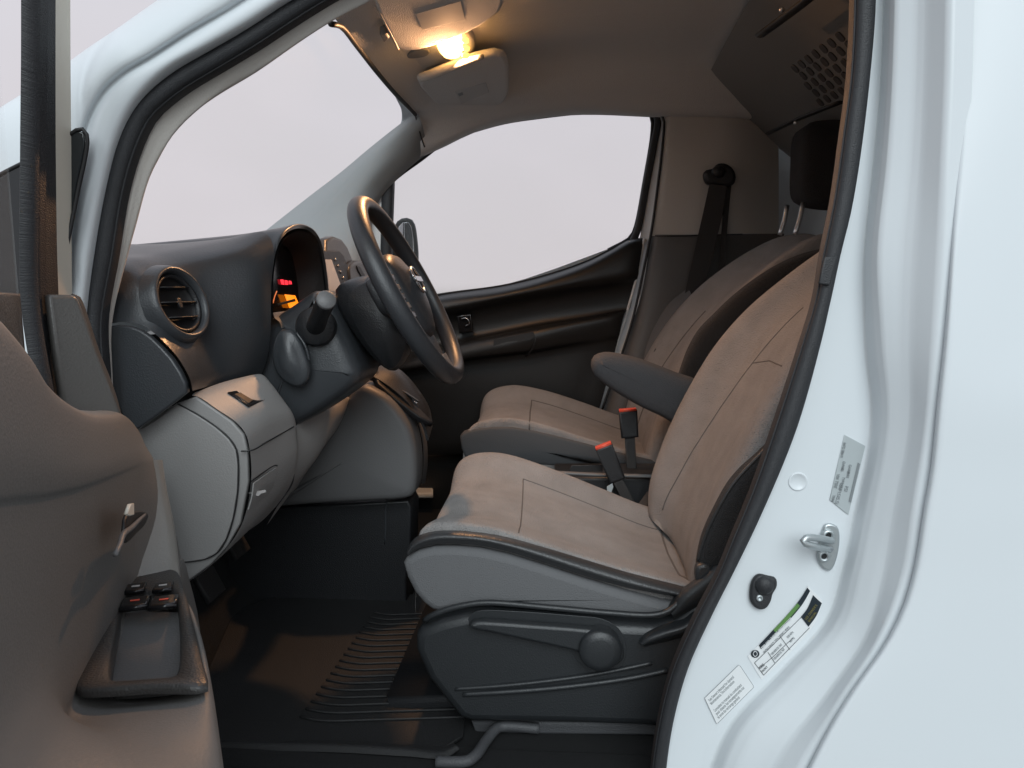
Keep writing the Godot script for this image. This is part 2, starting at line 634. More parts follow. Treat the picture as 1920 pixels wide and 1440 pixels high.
# ---------- the van's shell ----------
func body(van: Node3D) -> void:
	# the outer skin behind the doorway, its rolled front edge, and the painted jamb
	part(van, "side_panel", loft([
		[Vector3(0.4773, 1.6443, -0.9850), Vector3(0.4862, 1.4290, -0.9800), Vector3(0.4875, 1.2467, -0.9750), Vector3(0.4846, 1.1395, -0.9700), Vector3(0.4816, 1.0572, -0.9700), Vector3(0.4793, 0.9732, -0.9700), Vector3(0.4737, 0.9161, -0.9700), Vector3(0.4675, 0.8434, -0.9700), Vector3(0.4566, 0.7878, -0.9700), Vector3(0.4364, 0.7349, -0.9700), Vector3(0.3982, 0.6689, -0.9700), Vector3(0.3693, 0.6121, -0.9700), Vector3(0.3418, 0.5457, -0.9700), Vector3(0.3138, 0.4764, -0.9700), Vector3(0.2853, 0.3684, -0.9700), Vector3(0.2663, 0.0753, -0.9700)],
		[Vector3(0.4717, 1.6356, -0.9660), Vector3(0.4775, 1.4231, -0.9550), Vector3(0.4738, 1.2450, -0.9400), Vector3(0.4714, 1.1416, -0.9360), Vector3(0.4676, 1.0626, -0.9340), Vector3(0.4654, 0.9817, -0.9340), Vector3(0.4600, 0.9267, -0.9340), Vector3(0.4541, 0.8567, -0.9340), Vector3(0.4437, 0.8032, -0.9340), Vector3(0.4242, 0.7523, -0.9340), Vector3(0.3875, 0.6888, -0.9340), Vector3(0.3597, 0.6341, -0.9340), Vector3(0.3333, 0.5702, -0.9340), Vector3(0.3064, 0.5034, -0.9340), Vector3(0.2790, 0.3995, -0.9340), Vector3(0.2608, 0.1173, -0.9340)],
		[Vector3(0.4782, 1.6312, -0.9570), Vector3(0.4841, 1.4208, -0.9460), Vector3(0.4829, 1.2447, -0.9360), Vector3(0.4797, 1.1420, -0.9300), Vector3(0.4755, 1.0637, -0.9270), Vector3(0.4734, 0.9835, -0.9270), Vector3(0.4681, 0.9289, -0.9270), Vector3(0.4624, 0.8596, -0.9270), Vector3(0.4521, 0.8065, -0.9270), Vector3(0.4329, 0.7560, -0.9270), Vector3(0.3966, 0.6931, -0.9270), Vector3(0.3692, 0.6389, -0.9270), Vector3(0.3431, 0.5755, -0.9270), Vector3(0.3166, 0.5093, -0.9270), Vector3(0.2896, 0.4063, -0.9270), Vector3(0.2720, 0.1265, -0.9270)],
		[Vector3(0.5824, 1.6263, -0.9530), Vector3(0.5923, 1.4177, -0.9400), Vector3(0.5949, 1.2441, -0.9300), Vector3(0.5944, 1.1428, -0.9250), Vector3(0.5917, 1.0659, -0.9200), Vector3(0.5928, 0.9868, -0.9210), Vector3(0.5911, 0.9332, -0.9210), Vector3(0.5911, 0.8646, -0.9220), Vector3(0.5890, 0.8126, -0.9220), Vector3(0.5866, 0.7634, -0.9220), Vector3(0.5850, 0.7027, -0.9220), Vector3(0.5827, 0.6505, -0.9220), Vector3(0.5809, 0.5895, -0.9220), Vector3(0.5793, 0.5260, -0.9220), Vector3(0.5802, 0.4270, -0.9220), Vector3(0.5891, 0.1530, -0.9250)],
		[Vector3(0.8698, 1.6162, -0.9500), Vector3(0.8830, 1.4124, -0.9370), Vector3(0.8939, 1.2429, -0.9260), Vector3(0.9016, 1.1444, -0.9210), Vector3(0.9052, 1.0698, -0.9150), Vector3(0.9159, 0.9930, -0.9160), Vector3(0.9235, 0.9409, -0.9170), Vector3(0.9329, 0.8745, -0.9180), Vector3(0.9393, 0.8243, -0.9180), Vector3(0.9453, 0.7768, -0.9180), Vector3(0.9528, 0.7183, -0.9180), Vector3(0.9591, 0.6681, -0.9180), Vector3(0.9666, 0.6095, -0.9180), Vector3(0.9743, 0.5485, -0.9180), Vector3(0.9886, 0.4518, -0.9200), Vector3(1.0272, 0.1864, -0.9250)],
		[Vector3(1.7702, 1.5891, -0.9500), Vector3(1.7922, 1.3982, -0.9370), Vector3(1.8099, 1.2400, -0.9260), Vector3(1.8230, 1.1482, -0.9210), Vector3(1.8285, 1.0788, -0.9150), Vector3(1.8482, 1.0076, -0.9160), Vector3(1.8622, 0.9592, -0.9170), Vector3(1.8794, 0.8977, -0.9180), Vector3(1.8910, 0.8512, -0.9180), Vector3(1.9020, 0.8073, -0.9180), Vector3(1.9154, 0.7533, -0.9180), Vector3(1.9269, 0.7070, -0.9180), Vector3(1.9404, 0.6529, -0.9180), Vector3(1.9544, 0.5967, -0.9180), Vector3(1.9805, 0.5078, -0.9200), Vector3(2.0509, 0.2644, -0.9250)]], 60, 5, {"thick": -0.004}), M.white)
	part(van, "door_jamb", loft([
		[Vector3(0.3803, 1.6775, -1.0500), Vector3(0.3856, 1.4816, -1.0500), Vector3(0.3787, 1.3783, -1.0500), Vector3(0.3591, 1.2508, -1.0500), Vector3(0.3375, 1.1337, -1.0500), Vector3(0.3100, 1.0129, -1.0500), Vector3(0.2666, 0.8878, -1.0500), Vector3(0.2282, 0.7910, -1.0500), Vector3(0.1881, 0.6916, -1.0500), Vector3(0.1578, 0.5898, -1.0500), Vector3(0.1468, 0.4862, -1.0500), Vector3(0.1419, 0.3446, -1.0500)],
		[Vector3(0.3902, 1.6679, -1.0300), Vector3(0.3939, 1.4759, -1.0300), Vector3(0.3866, 1.3748, -1.0300), Vector3(0.3670, 1.2498, -1.0300), Vector3(0.3481, 1.1350, -1.0300), Vector3(0.3215, 1.0167, -1.0300), Vector3(0.2785, 0.8941, -1.0300), Vector3(0.2396, 0.7992, -1.0300), Vector3(0.1997, 0.7017, -1.0300), Vector3(0.1703, 0.6020, -1.0300), Vector3(0.1565, 0.5003, -1.0300), Vector3(0.1512, 0.3615, -1.0300)],
		[Vector3(0.3955, 1.6677, -1.0300), Vector3(0.3999, 1.4758, -1.0300), Vector3(0.3941, 1.3747, -1.0300), Vector3(0.3816, 1.2497, -1.0300), Vector3(0.3722, 1.1351, -1.0300), Vector3(0.3654, 1.0172, -1.0300), Vector3(0.3350, 0.8952, -1.0300), Vector3(0.3134, 0.8011, -1.0300), Vector3(0.2831, 0.7205, -1.0300), Vector3(0.2368, 0.6376, -1.0300), Vector3(0.1936, 0.5443, -1.0300), Vector3(0.1655, 0.4234, -1.0300)],
		[Vector3(0.4008, 1.6676, -1.0300), Vector3(0.4054, 1.4757, -1.0300), Vector3(0.4010, 1.3746, -1.0300), Vector3(0.3949, 1.2497, -1.0300), Vector3(0.3984, 1.1352, -1.0300), Vector3(0.4130, 1.0252, -1.0300), Vector3(0.4013, 0.8965, -1.0300), Vector3(0.3908, 0.8188, -1.0300), Vector3(0.3723, 0.7472, -1.0300), Vector3(0.3116, 0.6688, -1.0300), Vector3(0.2388, 0.5797, -1.0300), Vector3(0.1962, 0.4508, -1.0300)],
		[Vector3(0.4095, 1.6682, -1.0320), Vector3(0.4149, 1.4761, -1.0320), Vector3(0.4120, 1.3748, -1.0320), Vector3(0.4068, 1.2497, -1.0320), Vector3(0.4143, 1.1352, -1.0310), Vector3(0.4287, 1.0254, -1.0300), Vector3(0.4132, 0.8976, -1.0270), Vector3(0.4015, 0.8178, -1.0270), Vector3(0.3834, 0.7425, -1.0270), Vector3(0.3230, 0.6627, -1.0270), Vector3(0.2522, 0.5720, -1.0270), Vector3(0.2100, 0.4433, -1.0270)],
		[Vector3(0.4061, 1.6553, -1.0040), Vector3(0.4116, 1.4685, -1.0040), Vector3(0.4102, 1.3700, -1.0040), Vector3(0.4052, 1.2484, -1.0040), Vector3(0.4158, 1.1370, -1.0040), Vector3(0.4303, 1.0299, -1.0040), Vector3(0.4166, 0.9047, -1.0040), Vector3(0.4048, 0.8244, -1.0040), Vector3(0.3881, 0.7477, -1.0040), Vector3(0.3294, 0.6672, -1.0040), Vector3(0.2604, 0.5769, -1.0040), Vector3(0.2194, 0.4492, -1.0040)],
		[Vector3(0.4080, 1.6501, -0.9930), Vector3(0.4142, 1.4654, -0.9930), Vector3(0.4136, 1.3680, -0.9930), Vector3(0.4088, 1.2478, -0.9930), Vector3(0.4207, 1.1377, -0.9930), Vector3(0.4338, 1.0319, -0.9930), Vector3(0.4218, 0.9081, -0.9930), Vector3(0.4104, 0.8257, -0.9930), Vector3(0.3941, 0.7476, -0.9930), Vector3(0.3392, 0.6649, -0.9930), Vector3(0.2713, 0.5730, -0.9930), Vector3(0.2310, 0.4465, -0.9930)],
		[Vector3(0.4276, 1.6435, -0.9800), Vector3(0.4356, 1.4615, -0.9800), Vector3(0.4367, 1.3655, -0.9800), Vector3(0.4337, 1.2471, -0.9800), Vector3(0.4379, 1.1386, -0.9800), Vector3(0.4457, 1.0343, -0.9800), Vector3(0.4328, 0.9122, -0.9800), Vector3(0.4227, 0.8251, -0.9800), Vector3(0.4063, 0.7450, -0.9800), Vector3(0.3567, 0.6618, -0.9800), Vector3(0.2973, 0.5713, -0.9800), Vector3(0.2579, 0.4496, -0.9800)],
		[Vector3(0.4340, 1.6396, -0.9720), Vector3(0.4428, 1.4591, -0.9720), Vector3(0.4446, 1.3640, -0.9720), Vector3(0.4432, 1.2467, -0.9720), Vector3(0.4462, 1.1392, -0.9720), Vector3(0.4527, 1.0357, -0.9720), Vector3(0.4401, 0.9148, -0.9720), Vector3(0.4318, 0.8256, -0.9720), Vector3(0.4144, 0.7430, -0.9720), Vector3(0.3670, 0.6574, -0.9720), Vector3(0.3096, 0.5691, -0.9720), Vector3(0.2693, 0.4499, -0.9720)],
		[Vector3(0.4492, 1.6256, -0.9430), Vector3(0.4578, 1.4509, -0.9430), Vector3(0.4599, 1.3588, -0.9430), Vector3(0.4640, 1.2452, -0.9430), Vector3(0.4641, 1.1411, -0.9430), Vector3(0.4621, 1.0477, -0.9430), Vector3(0.4533, 0.9238, -0.9430), Vector3(0.4466, 0.8424, -0.9430), Vector3(0.4168, 0.7476, -0.9430), Vector3(0.3768, 0.6721, -0.9430), Vector3(0.3298, 0.5715, -0.9430), Vector3(0.2887, 0.4642, -0.9430)],
		[Vector3(0.4775, 1.6261, -0.9460), Vector3(0.4861, 1.4512, -0.9460), Vector3(0.4886, 1.3590, -0.9460), Vector3(0.4919, 1.2452, -0.9460), Vector3(0.4917, 1.1411, -0.9460), Vector3(0.4894, 1.0474, -0.9460), Vector3(0.4823, 0.9235, -0.9460), Vector3(0.4746, 0.8420, -0.9460), Vector3(0.4455, 0.7419, -0.9460), Vector3(0.4059, 0.6617, -0.9460), Vector3(0.3594, 0.5592, -0.9460), Vector3(0.3185, 0.4554, -0.9460)]], 64, 4, {"hard": true}), M.white, "white painted pillar and jamb beside the driver's seat")
	# the black seal that runs all round the opening
	var seal_out := [Vector3(-0.6910, 0.9242, -1.0300), Vector3(-0.6852, 1.0839, -1.0300), Vector3(-0.6812, 1.1617, -1.0300), Vector3(-0.6618, 1.2530, -1.0300), Vector3(-0.6389, 1.3423, -1.0300), Vector3(-0.6156, 1.4100, -1.0300), Vector3(-0.5930, 1.4486, -1.0300), Vector3(-0.5651, 1.4766, -1.0300), Vector3(-0.5286, 1.5015, -1.0300), Vector3(-0.4765, 1.5285, -1.0300), Vector3(-0.4252, 1.5552, -1.0300), Vector3(-0.3645, 1.5909, -1.0300), Vector3(-0.2955, 1.6217, -1.0300), Vector3(-0.1940, 1.6524, -1.0300), Vector3(-0.0385, 1.6697, -1.0300), Vector3(0.1678, 1.6778, -1.0300), Vector3(0.3158, 1.6733, -1.0300), Vector3(0.3700, 1.6526, -1.0300), Vector3(0.3934, 1.6135, -1.0300), Vector3(0.3983, 1.5746, -1.0300), Vector3(0.3966, 1.4759, -1.0300), Vector3(0.3900, 1.3747, -1.0300), Vector3(0.3821, 1.3058, -1.0300), Vector3(0.3712, 1.2497, -1.0300), Vector3(0.3622, 1.1928, -1.0300), Vector3(0.3524, 1.1351, -1.0300), Vector3(0.3258, 1.0167, -1.0300), Vector3(0.2829, 0.8942, -1.0300), Vector3(0.2495, 0.8153, -1.0300), Vector3(0.2217, 0.7509, -1.0300), Vector3(0.1900, 0.6688, -1.0300), Vector3(0.1707, 0.5853, -1.0300), Vector3(0.1612, 0.5005, -1.0300), Vector3(0.1559, 0.3618, -1.0300)]
	var seal_in := [Vector3(-0.6556, 0.9248, -1.0300), Vector3(-0.6536, 1.0842, -1.0300), Vector3(-0.6515, 1.1617, -1.0300), Vector3(-0.6293, 1.2529, -1.0300), Vector3(-0.6077, 1.3420, -1.0300), Vector3(-0.5853, 1.4002, -1.0300), Vector3(-0.5629, 1.4381, -1.0300), Vector3(-0.5411, 1.4570, -1.0300), Vector3(-0.5094, 1.4778, -1.0300), Vector3(-0.4574, 1.5051, -1.0300), Vector3(-0.4068, 1.5320, -1.0300), Vector3(-0.3410, 1.5698, -1.0300), Vector3(-0.2853, 1.5978, -1.0300), Vector3(-0.1872, 1.6276, -1.0300), Vector3(-0.0385, 1.6448, -1.0300), Vector3(0.1685, 1.6533, -1.0300), Vector3(0.3036, 1.6494, -1.0300), Vector3(0.3510, 1.6339, -1.0300), Vector3(0.3671, 1.6077, -1.0300), Vector3(0.3695, 1.5753, -1.0300), Vector3(0.3701, 1.4764, -1.0300), Vector3(0.3645, 1.4023, -1.0300), Vector3(0.3571, 1.3199, -1.0300), Vector3(0.3467, 1.2498, -1.0300), Vector3(0.3404, 1.1928, -1.0300), Vector3(0.3243, 1.1276, -1.0300), Vector3(0.2940, 1.0163, -1.0300), Vector3(0.2683, 0.9286, -1.0300), Vector3(0.2449, 0.8623, -1.0300), Vector3(0.2238, 0.8028, -1.0300), Vector3(0.1962, 0.7421, -1.0300), Vector3(0.1649, 0.6597, -1.0300), Vector3(0.1490, 0.5845, -1.0300), Vector3(0.1393, 0.4996, -1.0300), Vector3(0.1329, 0.3605, -1.0300)]
	part(van, "weatherstrip", strip(seal_out, seal_in, [[0.0, -0.004], [0.02, 0.012], [0.14, 0.02], [0.45, 0.024], [0.86, 0.0225], [0.91, 0.016], [0.93, 0.0145], [0.955, 0.016], [0.985, 0.014], [1.0, 0.006], [0.995, -0.002]], 160), M.rubber, "black rubber seal round the driver's doorway")
	part(van, "seal_joint", slab([Vector3(0.3452, 1.2472, -1.0050), Vector3(0.3609, 1.2472, -1.0050), Vector3(0.3539, 1.2105, -1.0050), Vector3(0.3387, 1.2126, -1.0050)], Vector3(0, 0, 0.004), 0.002), M.rubber)
	# windscreen pillar: outer skin from the glass edge to the seal
	part(van, "windscreen_pillar", loft([
		[Vector3(-0.3839, 1.7075, -1.0800), Vector3(-0.4462, 1.6847, -1.0800), Vector3(-0.5141, 1.6439, -1.0800), Vector3(-0.5831, 1.6060, -1.0800), Vector3(-0.6370, 1.5707, -1.0800), Vector3(-0.6771, 1.5480, -1.0800), Vector3(-0.7169, 1.5228, -1.0800), Vector3(-0.7768, 1.4879, -1.0800), Vector3(-0.8425, 1.4434, -1.0800), Vector3(-0.8879, 1.3589, -1.0800), Vector3(-0.9176, 1.2238, -1.0600), Vector3(-0.9401, 1.0800, -1.0500)],
		[Vector3(-0.3751, 1.6899, -1.0350), Vector3(-0.4333, 1.6680, -1.0350), Vector3(-0.4999, 1.6311, -1.0350), Vector3(-0.5654, 1.5927, -1.0350), Vector3(-0.6185, 1.5611, -1.0350), Vector3(-0.6561, 1.5400, -1.0350), Vector3(-0.6943, 1.5166, -1.0350), Vector3(-0.7516, 1.4832, -1.0350), Vector3(-0.8143, 1.4443, -1.0350), Vector3(-0.8576, 1.3673, -1.0350), Vector3(-0.9027, 1.2387, -1.0350), Vector3(-0.9351, 1.0817, -1.0350)],
		[Vector3(-0.3522, 1.6633, -1.0000), Vector3(-0.4064, 1.6388, -1.0000), Vector3(-0.4742, 1.6043, -1.0000), Vector3(-0.5344, 1.5691, -1.0000), Vector3(-0.5864, 1.5385, -1.0000), Vector3(-0.6234, 1.5187, -1.0000), Vector3(-0.6604, 1.4947, -1.0000), Vector3(-0.7084, 1.4594, -1.0000), Vector3(-0.7545, 1.4108, -1.0000), Vector3(-0.7710, 1.3105, -1.0000), Vector3(-0.8051, 1.1925, -1.0000), Vector3(-0.8308, 1.0862, -1.0000)],
		[Vector3(-0.3299, 1.6450, -0.9850), Vector3(-0.3833, 1.6188, -0.9850), Vector3(-0.4507, 1.5848, -0.9850), Vector3(-0.5055, 1.5518, -0.9850), Vector3(-0.5595, 1.5209, -0.9850), Vector3(-0.5981, 1.5015, -0.9850), Vector3(-0.6331, 1.4750, -0.9850), Vector3(-0.6656, 1.4378, -0.9850), Vector3(-0.6933, 1.3720, -0.9850), Vector3(-0.7160, 1.2799, -0.9850), Vector3(-0.7333, 1.1632, -0.9850), Vector3(-0.7472, 1.0429, -0.9850)],
		[Vector3(-0.3220, 1.6328, -0.9870), Vector3(-0.3740, 1.6084, -0.9870), Vector3(-0.4373, 1.5734, -0.9870), Vector3(-0.4940, 1.5436, -0.9870), Vector3(-0.5481, 1.5133, -0.9870), Vector3(-0.5874, 1.4938, -0.9870), Vector3(-0.6195, 1.4671, -0.9870), Vector3(-0.6456, 1.4241, -0.9870), Vector3(-0.6649, 1.3474, -0.9870), Vector3(-0.6830, 1.2510, -0.9870), Vector3(-0.7004, 1.1557, -0.9870), Vector3(-0.7132, 1.0429, -0.9870)],
		[Vector3(-0.3208, 1.6310, -0.9980), Vector3(-0.3727, 1.6076, -0.9980), Vector3(-0.4359, 1.5714, -0.9980), Vector3(-0.4940, 1.5426, -0.9980), Vector3(-0.5485, 1.5126, -0.9980), Vector3(-0.5884, 1.4914, -0.9980), Vector3(-0.6200, 1.4644, -0.9980), Vector3(-0.6457, 1.4209, -0.9980), Vector3(-0.6641, 1.3468, -0.9980), Vector3(-0.6836, 1.2515, -0.9980), Vector3(-0.6996, 1.1553, -0.9980), Vector3(-0.7132, 1.0412, -0.9980)],
		[Vector3(-0.3109, 1.6188, -0.9880), Vector3(-0.3608, 1.5955, -0.9880), Vector3(-0.4233, 1.5616, -0.9880), Vector3(-0.4794, 1.5309, -0.9880), Vector3(-0.5332, 1.5025, -0.9880), Vector3(-0.5726, 1.4816, -0.9880), Vector3(-0.6033, 1.4534, -0.9880), Vector3(-0.6278, 1.4123, -0.9880), Vector3(-0.6464, 1.3424, -0.9880), Vector3(-0.6654, 1.2495, -0.9880), Vector3(-0.6802, 1.1558, -0.9880), Vector3(-0.6935, 1.0430, -0.9880)],
		[Vector3(-0.2974, 1.6088, -0.9930), Vector3(-0.3547, 1.5842, -0.9930), Vector3(-0.4160, 1.5506, -0.9930), Vector3(-0.4677, 1.5243, -0.9930), Vector3(-0.5186, 1.4996, -0.9930), Vector3(-0.5539, 1.4758, -0.9930), Vector3(-0.5823, 1.4474, -0.9930), Vector3(-0.6060, 1.4061, -0.9930), Vector3(-0.6287, 1.3387, -0.9930), Vector3(-0.6510, 1.2512, -0.9930), Vector3(-0.6681, 1.1556, -0.9930), Vector3(-0.6820, 1.0423, -0.9930)],
		[Vector3(-0.2897, 1.6150, -1.0220), Vector3(-0.3603, 1.5844, -1.0220), Vector3(-0.4197, 1.5504, -1.0220), Vector3(-0.4714, 1.5246, -1.0220), Vector3(-0.5231, 1.4977, -1.0220), Vector3(-0.5593, 1.4731, -1.0220), Vector3(-0.5862, 1.4445, -1.0220), Vector3(-0.6087, 1.4062, -1.0220), Vector3(-0.6318, 1.3397, -1.0220), Vector3(-0.6544, 1.2511, -1.0220), Vector3(-0.6727, 1.1620, -1.0220), Vector3(-0.6849, 1.0379, -1.0220)]], 60, 4), M.white, "white painted windscreen pillar")
	var quarter := part(van, "quarter_window", slab([Vector3(-0.8052, 1.2793, -0.9720), Vector3(-0.7766, 1.3414, -0.9720), Vector3(-0.7057, 1.3797, -0.9720), Vector3(-0.6492, 1.4100, -0.9720), Vector3(-0.6361, 1.4166, -0.9720), Vector3(-0.6290, 1.4131, -0.9720), Vector3(-0.6269, 1.4022, -0.9720), Vector3(-0.6325, 1.3761, -0.9720), Vector3(-0.6422, 1.3451, -0.9720), Vector3(-0.6509, 1.3100, -0.9700), Vector3(-0.6607, 1.2712, -0.9680), Vector3(-0.6817, 1.1928, -0.9700), Vector3(-0.8075, 1.1928, -0.9650)], Vector3(0, 0, 0.004), 0.002, 40), M.dark_glass)
	part(quarter, "glass_surround", tube([Vector3(-0.8002, 1.2788, -0.9660), Vector3(-0.7718, 1.3405, -0.9660), Vector3(-0.7013, 1.3786, -0.9660), Vector3(-0.6451, 1.4087, -0.9660), Vector3(-0.6322, 1.4153, -0.9660), Vector3(-0.6252, 1.4118, -0.9660), Vector3(-0.6230, 1.4009, -0.9660), Vector3(-0.6286, 1.3750, -0.9660), Vector3(-0.6382, 1.3442, -0.9660), Vector3(-0.6476, 1.3094, -0.9650), Vector3(-0.6566, 1.2708, -0.9620), Vector3(-0.6761, 1.1928, -0.9620)], 0.0028, 50, 6), M.gasket)
	part(van, "near_pillar_trim", loft([
		[Vector3(-0.6604, 0.9234, -1.0350), Vector3(-0.6584, 1.0836, -1.0350), Vector3(-0.6570, 1.1615, -1.0350), Vector3(-0.6340, 1.2532, -1.0350), Vector3(-0.6122, 1.3427, -1.0350), Vector3(-0.5897, 1.4012, -1.0350), Vector3(-0.5672, 1.4393, -1.0350), Vector3(-0.5452, 1.4583, -1.0350), Vector3(-0.5134, 1.4792, -1.0350), Vector3(-0.4611, 1.5066, -1.0350), Vector3(-0.4103, 1.5336, -1.0350), Vector3(-0.3441, 1.5717, -1.0350), Vector3(-0.2867, 1.5984, -1.0350), Vector3(-0.2098, 1.6249, -1.0350)],
		[Vector3(-0.6632, 0.9216, -1.0420), Vector3(-0.6612, 1.0828, -1.0420), Vector3(-0.6585, 1.1582, -1.0420), Vector3(-0.6310, 1.2535, -1.0420), Vector3(-0.6115, 1.3213, -1.0420), Vector3(-0.5931, 1.3746, -1.0420), Vector3(-0.5737, 1.4096, -1.0420), Vector3(-0.5527, 1.4355, -1.0420), Vector3(-0.5203, 1.4611, -1.0420), Vector3(-0.4674, 1.4910, -1.0420), Vector3(-0.4105, 1.5239, -1.0420), Vector3(-0.3492, 1.5590, -1.0420), Vector3(-0.2927, 1.5874, -1.0420), Vector3(-0.2114, 1.6209, -1.0420)],
		[Vector3(-0.6717, 0.9174, -1.0580), Vector3(-0.6697, 1.0810, -1.0580), Vector3(-0.6671, 1.1544, -1.0580), Vector3(-0.6351, 1.2543, -1.0580), Vector3(-0.6193, 1.2980, -1.0580), Vector3(-0.5996, 1.3555, -1.0580), Vector3(-0.5842, 1.3853, -1.0580), Vector3(-0.5640, 1.4178, -1.0580), Vector3(-0.5306, 1.4512, -1.0580), Vector3(-0.4982, 1.4726, -1.0580), Vector3(-0.4394, 1.5035, -1.0580), Vector3(-0.3922, 1.5334, -1.0580), Vector3(-0.3455, 1.5629, -1.0580), Vector3(-0.3095, 1.5811, -1.0580)],
		[Vector3(-0.7402, 0.9029, -1.1100), Vector3(-0.7367, 1.0749, -1.1100), Vector3(-0.7479, 1.1587, -1.1100), Vector3(-0.7149, 1.2572, -1.1100), Vector3(-0.6989, 1.3031, -1.1100), Vector3(-0.6777, 1.3636, -1.1100), Vector3(-0.6613, 1.3949, -1.1100), Vector3(-0.6440, 1.4292, -1.1100), Vector3(-0.5996, 1.4773, -1.1100), Vector3(-0.5568, 1.5072, -1.1100), Vector3(-0.4898, 1.5438, -1.1100), Vector3(-0.4319, 1.5800, -1.1100), Vector3(-0.3830, 1.6085, -1.1100), Vector3(-0.3347, 1.6367, -1.1100)]], 60, 5), M.trim_beige, "beige lining of the near windscreen pillar")
	# sill under the doorway, roof side and the rest of the shell
	part(van, "door_sill", loft([
		[Vector3(-0.7500, 0.4150, -1.0500), Vector3(0.0000, 0.4150, -1.0500), Vector3(0.4000, 0.4150, -1.0500)], [Vector3(-0.7500, 0.4100, -1.0000), Vector3(0.0000, 0.4100, -1.0000), Vector3(0.4000, 0.4100, -1.0000)], [Vector3(-0.7500, 0.3900, -0.9600), Vector3(0.0000, 0.3900, -0.9600), Vector3(0.4000, 0.3900, -0.9600)], [Vector3(-0.7500, 0.2800, -0.9400), Vector3(0.0000, 0.2800, -0.9400), Vector3(0.4000, 0.2800, -0.9400)]], 10, 4), M.white)
	part(van, "roof", loft([
		[Vector3(-0.6200, 1.6550, -1.0000), Vector3(-0.3000, 1.6700, -0.9750), Vector3(0.4000, 1.6700, -0.9650), Vector3(1.2000, 1.6700, -0.9650), Vector3(3.0000, 1.6700, -0.9650)], [Vector3(-0.5600, 1.7300, -1.0200), Vector3(-0.3000, 1.7600, -1.0000), Vector3(0.4000, 1.8000, -0.9900), Vector3(1.2000, 1.8000, -0.9900), Vector3(3.0000, 1.8000, -0.9900)], [Vector3(-0.5200, 1.8000, -1.1200), Vector3(-0.3000, 1.8500, -1.1000), Vector3(0.4000, 1.9200, -1.1000), Vector3(1.2000, 1.9400, -1.1000), Vector3(3.0000, 1.9400, -1.1000)], [Vector3(-0.5000, 1.8450, -1.7800), Vector3(-0.3000, 1.8800, -1.7800), Vector3(0.4000, 1.9700, -1.7800), Vector3(1.2000, 1.9900, -1.7800), Vector3(3.0000, 1.9900, -1.7800)],
		[Vector3(-0.5200, 1.8000, -2.4400), Vector3(-0.3000, 1.8500, -2.4600), Vector3(0.4000, 1.9200, -2.4600), Vector3(1.2000, 1.9400, -2.4600), Vector3(3.0000, 1.9400, -2.4600)], [Vector3(-0.5300, 1.7850, -2.5200), Vector3(-0.3000, 1.8350, -2.5400), Vector3(0.4000, 1.8700, -2.5500), Vector3(1.2000, 1.8700, -2.5500), Vector3(3.0000, 1.8700, -2.5500)], [Vector3(-0.5400, 1.7600, -2.5400), Vector3(-0.3000, 1.8120, -2.5700), Vector3(0.4000, 1.8300, -2.5800), Vector3(1.2000, 1.8000, -2.6000), Vector3(3.0000, 1.7000, -2.6000)]], 24, 6, {"thick": 0.004}), M.white)
	part(van, "bonnet", loft([
		[Vector3(-1.0200, 1.1800, -1.0200), Vector3(-1.3500, 1.1000, -1.0200), Vector3(-1.7000, 0.9500, -1.0400), Vector3(-1.8000, 0.7500, -1.0600)], [Vector3(-1.1000, 1.2100, -1.2000), Vector3(-1.4000, 1.1400, -1.2000), Vector3(-1.7500, 1.0000, -1.2000), Vector3(-1.8600, 0.7500, -1.2000)], [Vector3(-1.1500, 1.2300, -1.7800), Vector3(-1.5000, 1.1600, -1.7800), Vector3(-1.8200, 1.0200, -1.7800), Vector3(-1.9300, 0.7500, -1.7800)], [Vector3(-1.1000, 1.2100, -2.3600), Vector3(-1.4000, 1.1400, -2.3600), Vector3(-1.7500, 1.0000, -2.3600), Vector3(-1.8600, 0.7500, -2.3600)], [Vector3(-1.0200, 1.1800, -2.5400), Vector3(-1.3500, 1.1000, -2.5400), Vector3(-1.7000, 0.9500, -2.5200), Vector3(-1.8000, 0.7500, -2.5000)]], 16, 5), M.white)
	part(van, "front_wing", loft([
		[Vector3(-0.6600, 1.1500, -1.0000), Vector3(-1.0000, 1.1400, -1.0100), Vector3(-1.3500, 1.0800, -1.0200), Vector3(-1.7000, 0.9300, -1.0400)], [Vector3(-0.6600, 1.0000, -0.9650), Vector3(-1.0000, 1.0000, -0.9700), Vector3(-1.3500, 0.9800, -0.9800), Vector3(-1.7500, 0.8500, -1.0200)], [Vector3(-0.6600, 0.7000, -0.9600), Vector3(-0.9000, 0.7000, -0.9600), Vector3(-1.5000, 0.7500, -0.9700), Vector3(-1.8000, 0.7000, -1.0200)], [Vector3(-0.6600, 0.2800, -0.9600), Vector3(-0.8500, 0.2800, -0.9600), Vector3(-0.9000, 0.5000, -0.9600), Vector3(-0.9200, 0.6000, -0.9600)]], 16, 5), M.white)
	part(van, "far_side_skin", loft([[Vector3(-0.6200, 1.2000, -2.6000), Vector3(-1.3000, 1.1000, -2.5800), Vector3(-1.8000, 0.9000, -2.5200)], [Vector3(-0.6000, 0.8000, -2.6000), Vector3(-1.3000, 0.8000, -2.6000), Vector3(-1.8000, 0.7000, -2.5200)], [Vector3(-0.6000, 0.2800, -2.6000), Vector3(-0.8500, 0.2800, -2.6000), Vector3(-0.9000, 0.5000, -2.6000)]], 8, 3), M.white)
